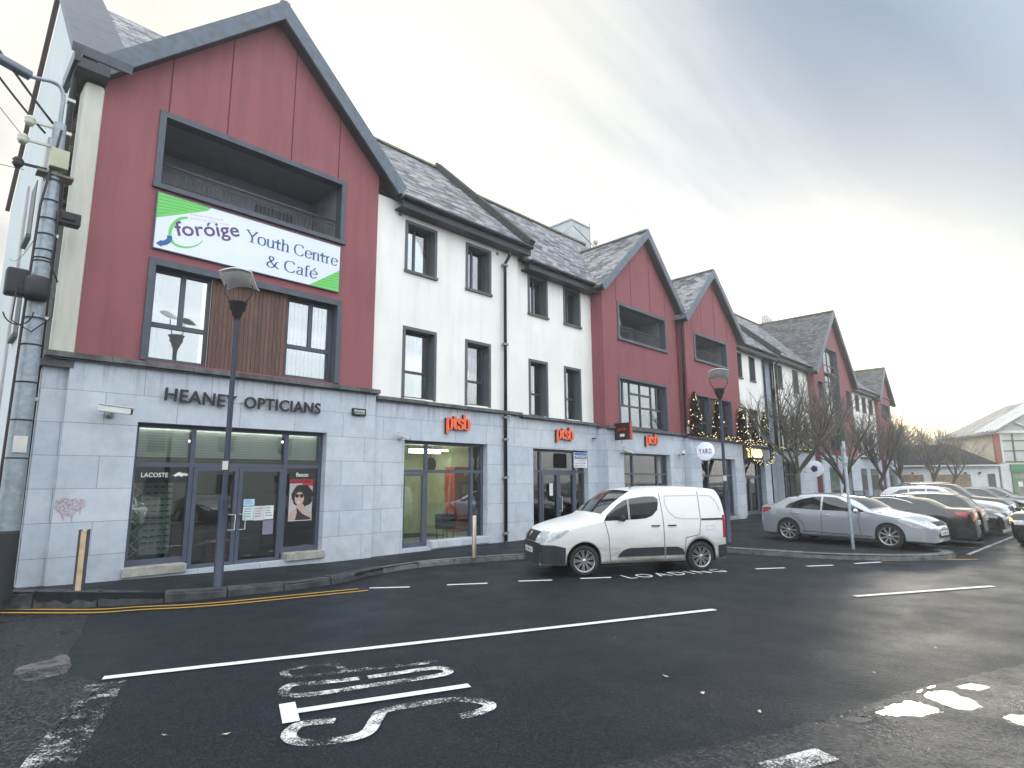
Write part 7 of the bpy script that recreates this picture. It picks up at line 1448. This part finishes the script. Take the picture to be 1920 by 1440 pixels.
b = B(); [bx(b, s_, s_ + .1, -.14, -.1, 0, 2.4) for s_ in (.8, 2.1, 3.4)]; bx(b, .8, 8, -.14, -.1, 1.75, 1.85); b.build('shop_frame', M('green_frame', (.03, .25, .14), .5), t)
b = B(); [bx(b, s_, s_ + .35, -.16, -.15, z_, z_ + .45) for s_, z_ in ((1.2, 1.1), (1.7, .7), (2.4, 1.2), (2.5, .5))]; b.split('window_notice', WT, t)
for x0, lab in ((35.6, 'low black railing beside the first bare tree'), (46.0, 'low black railing in front of the far white building')):
    t = thing('pavement_railing', lab, 'railing', (x0, 12.2, 0), 0, 'low railings outside the far shops'); b = B(); b.tube([(0, 0, 1.05), (2.6, 0, 1.05)], .025, 6); b.tube([(0, 0, .15), (2.6, 0, .15)], .02, 6); b.build('rail', BLACKM, t); b = B(); [b.tube([(k * .13, 0, .15), (k * .13, 0, 1.05)], .009, 4) for k in range(1, 20)]; b.build('baluster', BLACKM, t)
    for k in (0, 2.6): b = B(); b.tube([(k, 0, 0), (k, 0, 1.12)], .03, 8); b.build('post', BLACKM, t)
# dark roof of a far building behind the corner, at the left edge
t = thing('far_house', 'dark roofed far building glimpsed at the left edge beyond the side wall', 'building'); b = B(); b.box(-7, 1.4, 33, 42, 0, 9.6); b.build('wall', M('far_grey_wall', (.16, .17, .20), .8), t); b = B(); b.prism([(-7.4, 9.5), (1.6, 9.5), (-2.9, 13.2)], 32.7, 42.3); b.build('roof', DR, t)
# terrace across the road behind the viewer (seen mirrored in the windows)
for i, (x0, x1, c, lab) in enumerate(((-14, -2, (.62, .60, .52), 'cream two storey house across the road, left of the pink one'), (-1.6, 9, (.50, .34, .30), 'dull pink two storey house across the road, in the middle'), (9.4, 24, (.66, .67, .64), 'white two storey house across the road, right of the pink one'), (25, 40, (.40, .30, .22), 'brown brick two storey house farthest right across the road'))):
    t = thing('opposite_house', lab, 'house'); hs_ = []
    for k in range(3): xa = x0 + 1.2 + k * (x1 - x0 - 2) / 3; hs_ += [(xa, xa + 1.1, 1.0, 2.4), (xa, xa + 1.1, 3.9, 5.2)]
    b = B(); b.box(x0, x1, -26, -16, -.1, 6); b.build('wall', M('house_wall_%d' % i, tuple(v * .6 for v in c), .85), t); b = B()
    for q in hs_: b = B(); b.box(q[0], q[1], -15.99, -15.94, q[2], q[3]); b.build('window', CGLASS, t)
    b = B(); b.add([(x0 - .2, -15.6, 5.9), (x1 + .2, -15.6, 5.9), (x1 + .2, -21, 9), (x0 - .2, -21, 9), (x0 - .2, -26.4, 5.9), (x1 + .2, -26.4, 5.9)], [(0, 1, 2, 3), (3, 2, 5, 4), (0, 3, 4), (1, 5, 2), (0, 4, 5, 1)]); b.build('roof', SLATE, t)
# ------------------------------------------------------------ thin bright haze over the street
b = B(); b.box(-332, 332, -332, 332, -1.2, 19.5); hz_ = NT('thin_haze'); pv_ = hz_.n('ShaderNodeVolumePrincipled'); pv_.inputs['Color'].default_value = (.97, .96, .94, 1); pv_.inputs['Density'].default_value = .0021; pv_.inputs['Anisotropy'].default_value = .55
hz_.l(pv_.outputs[0], hz_.out.inputs['Volume']); o = b.build('haze', hz_.m); o['kind'] = 'stuff'
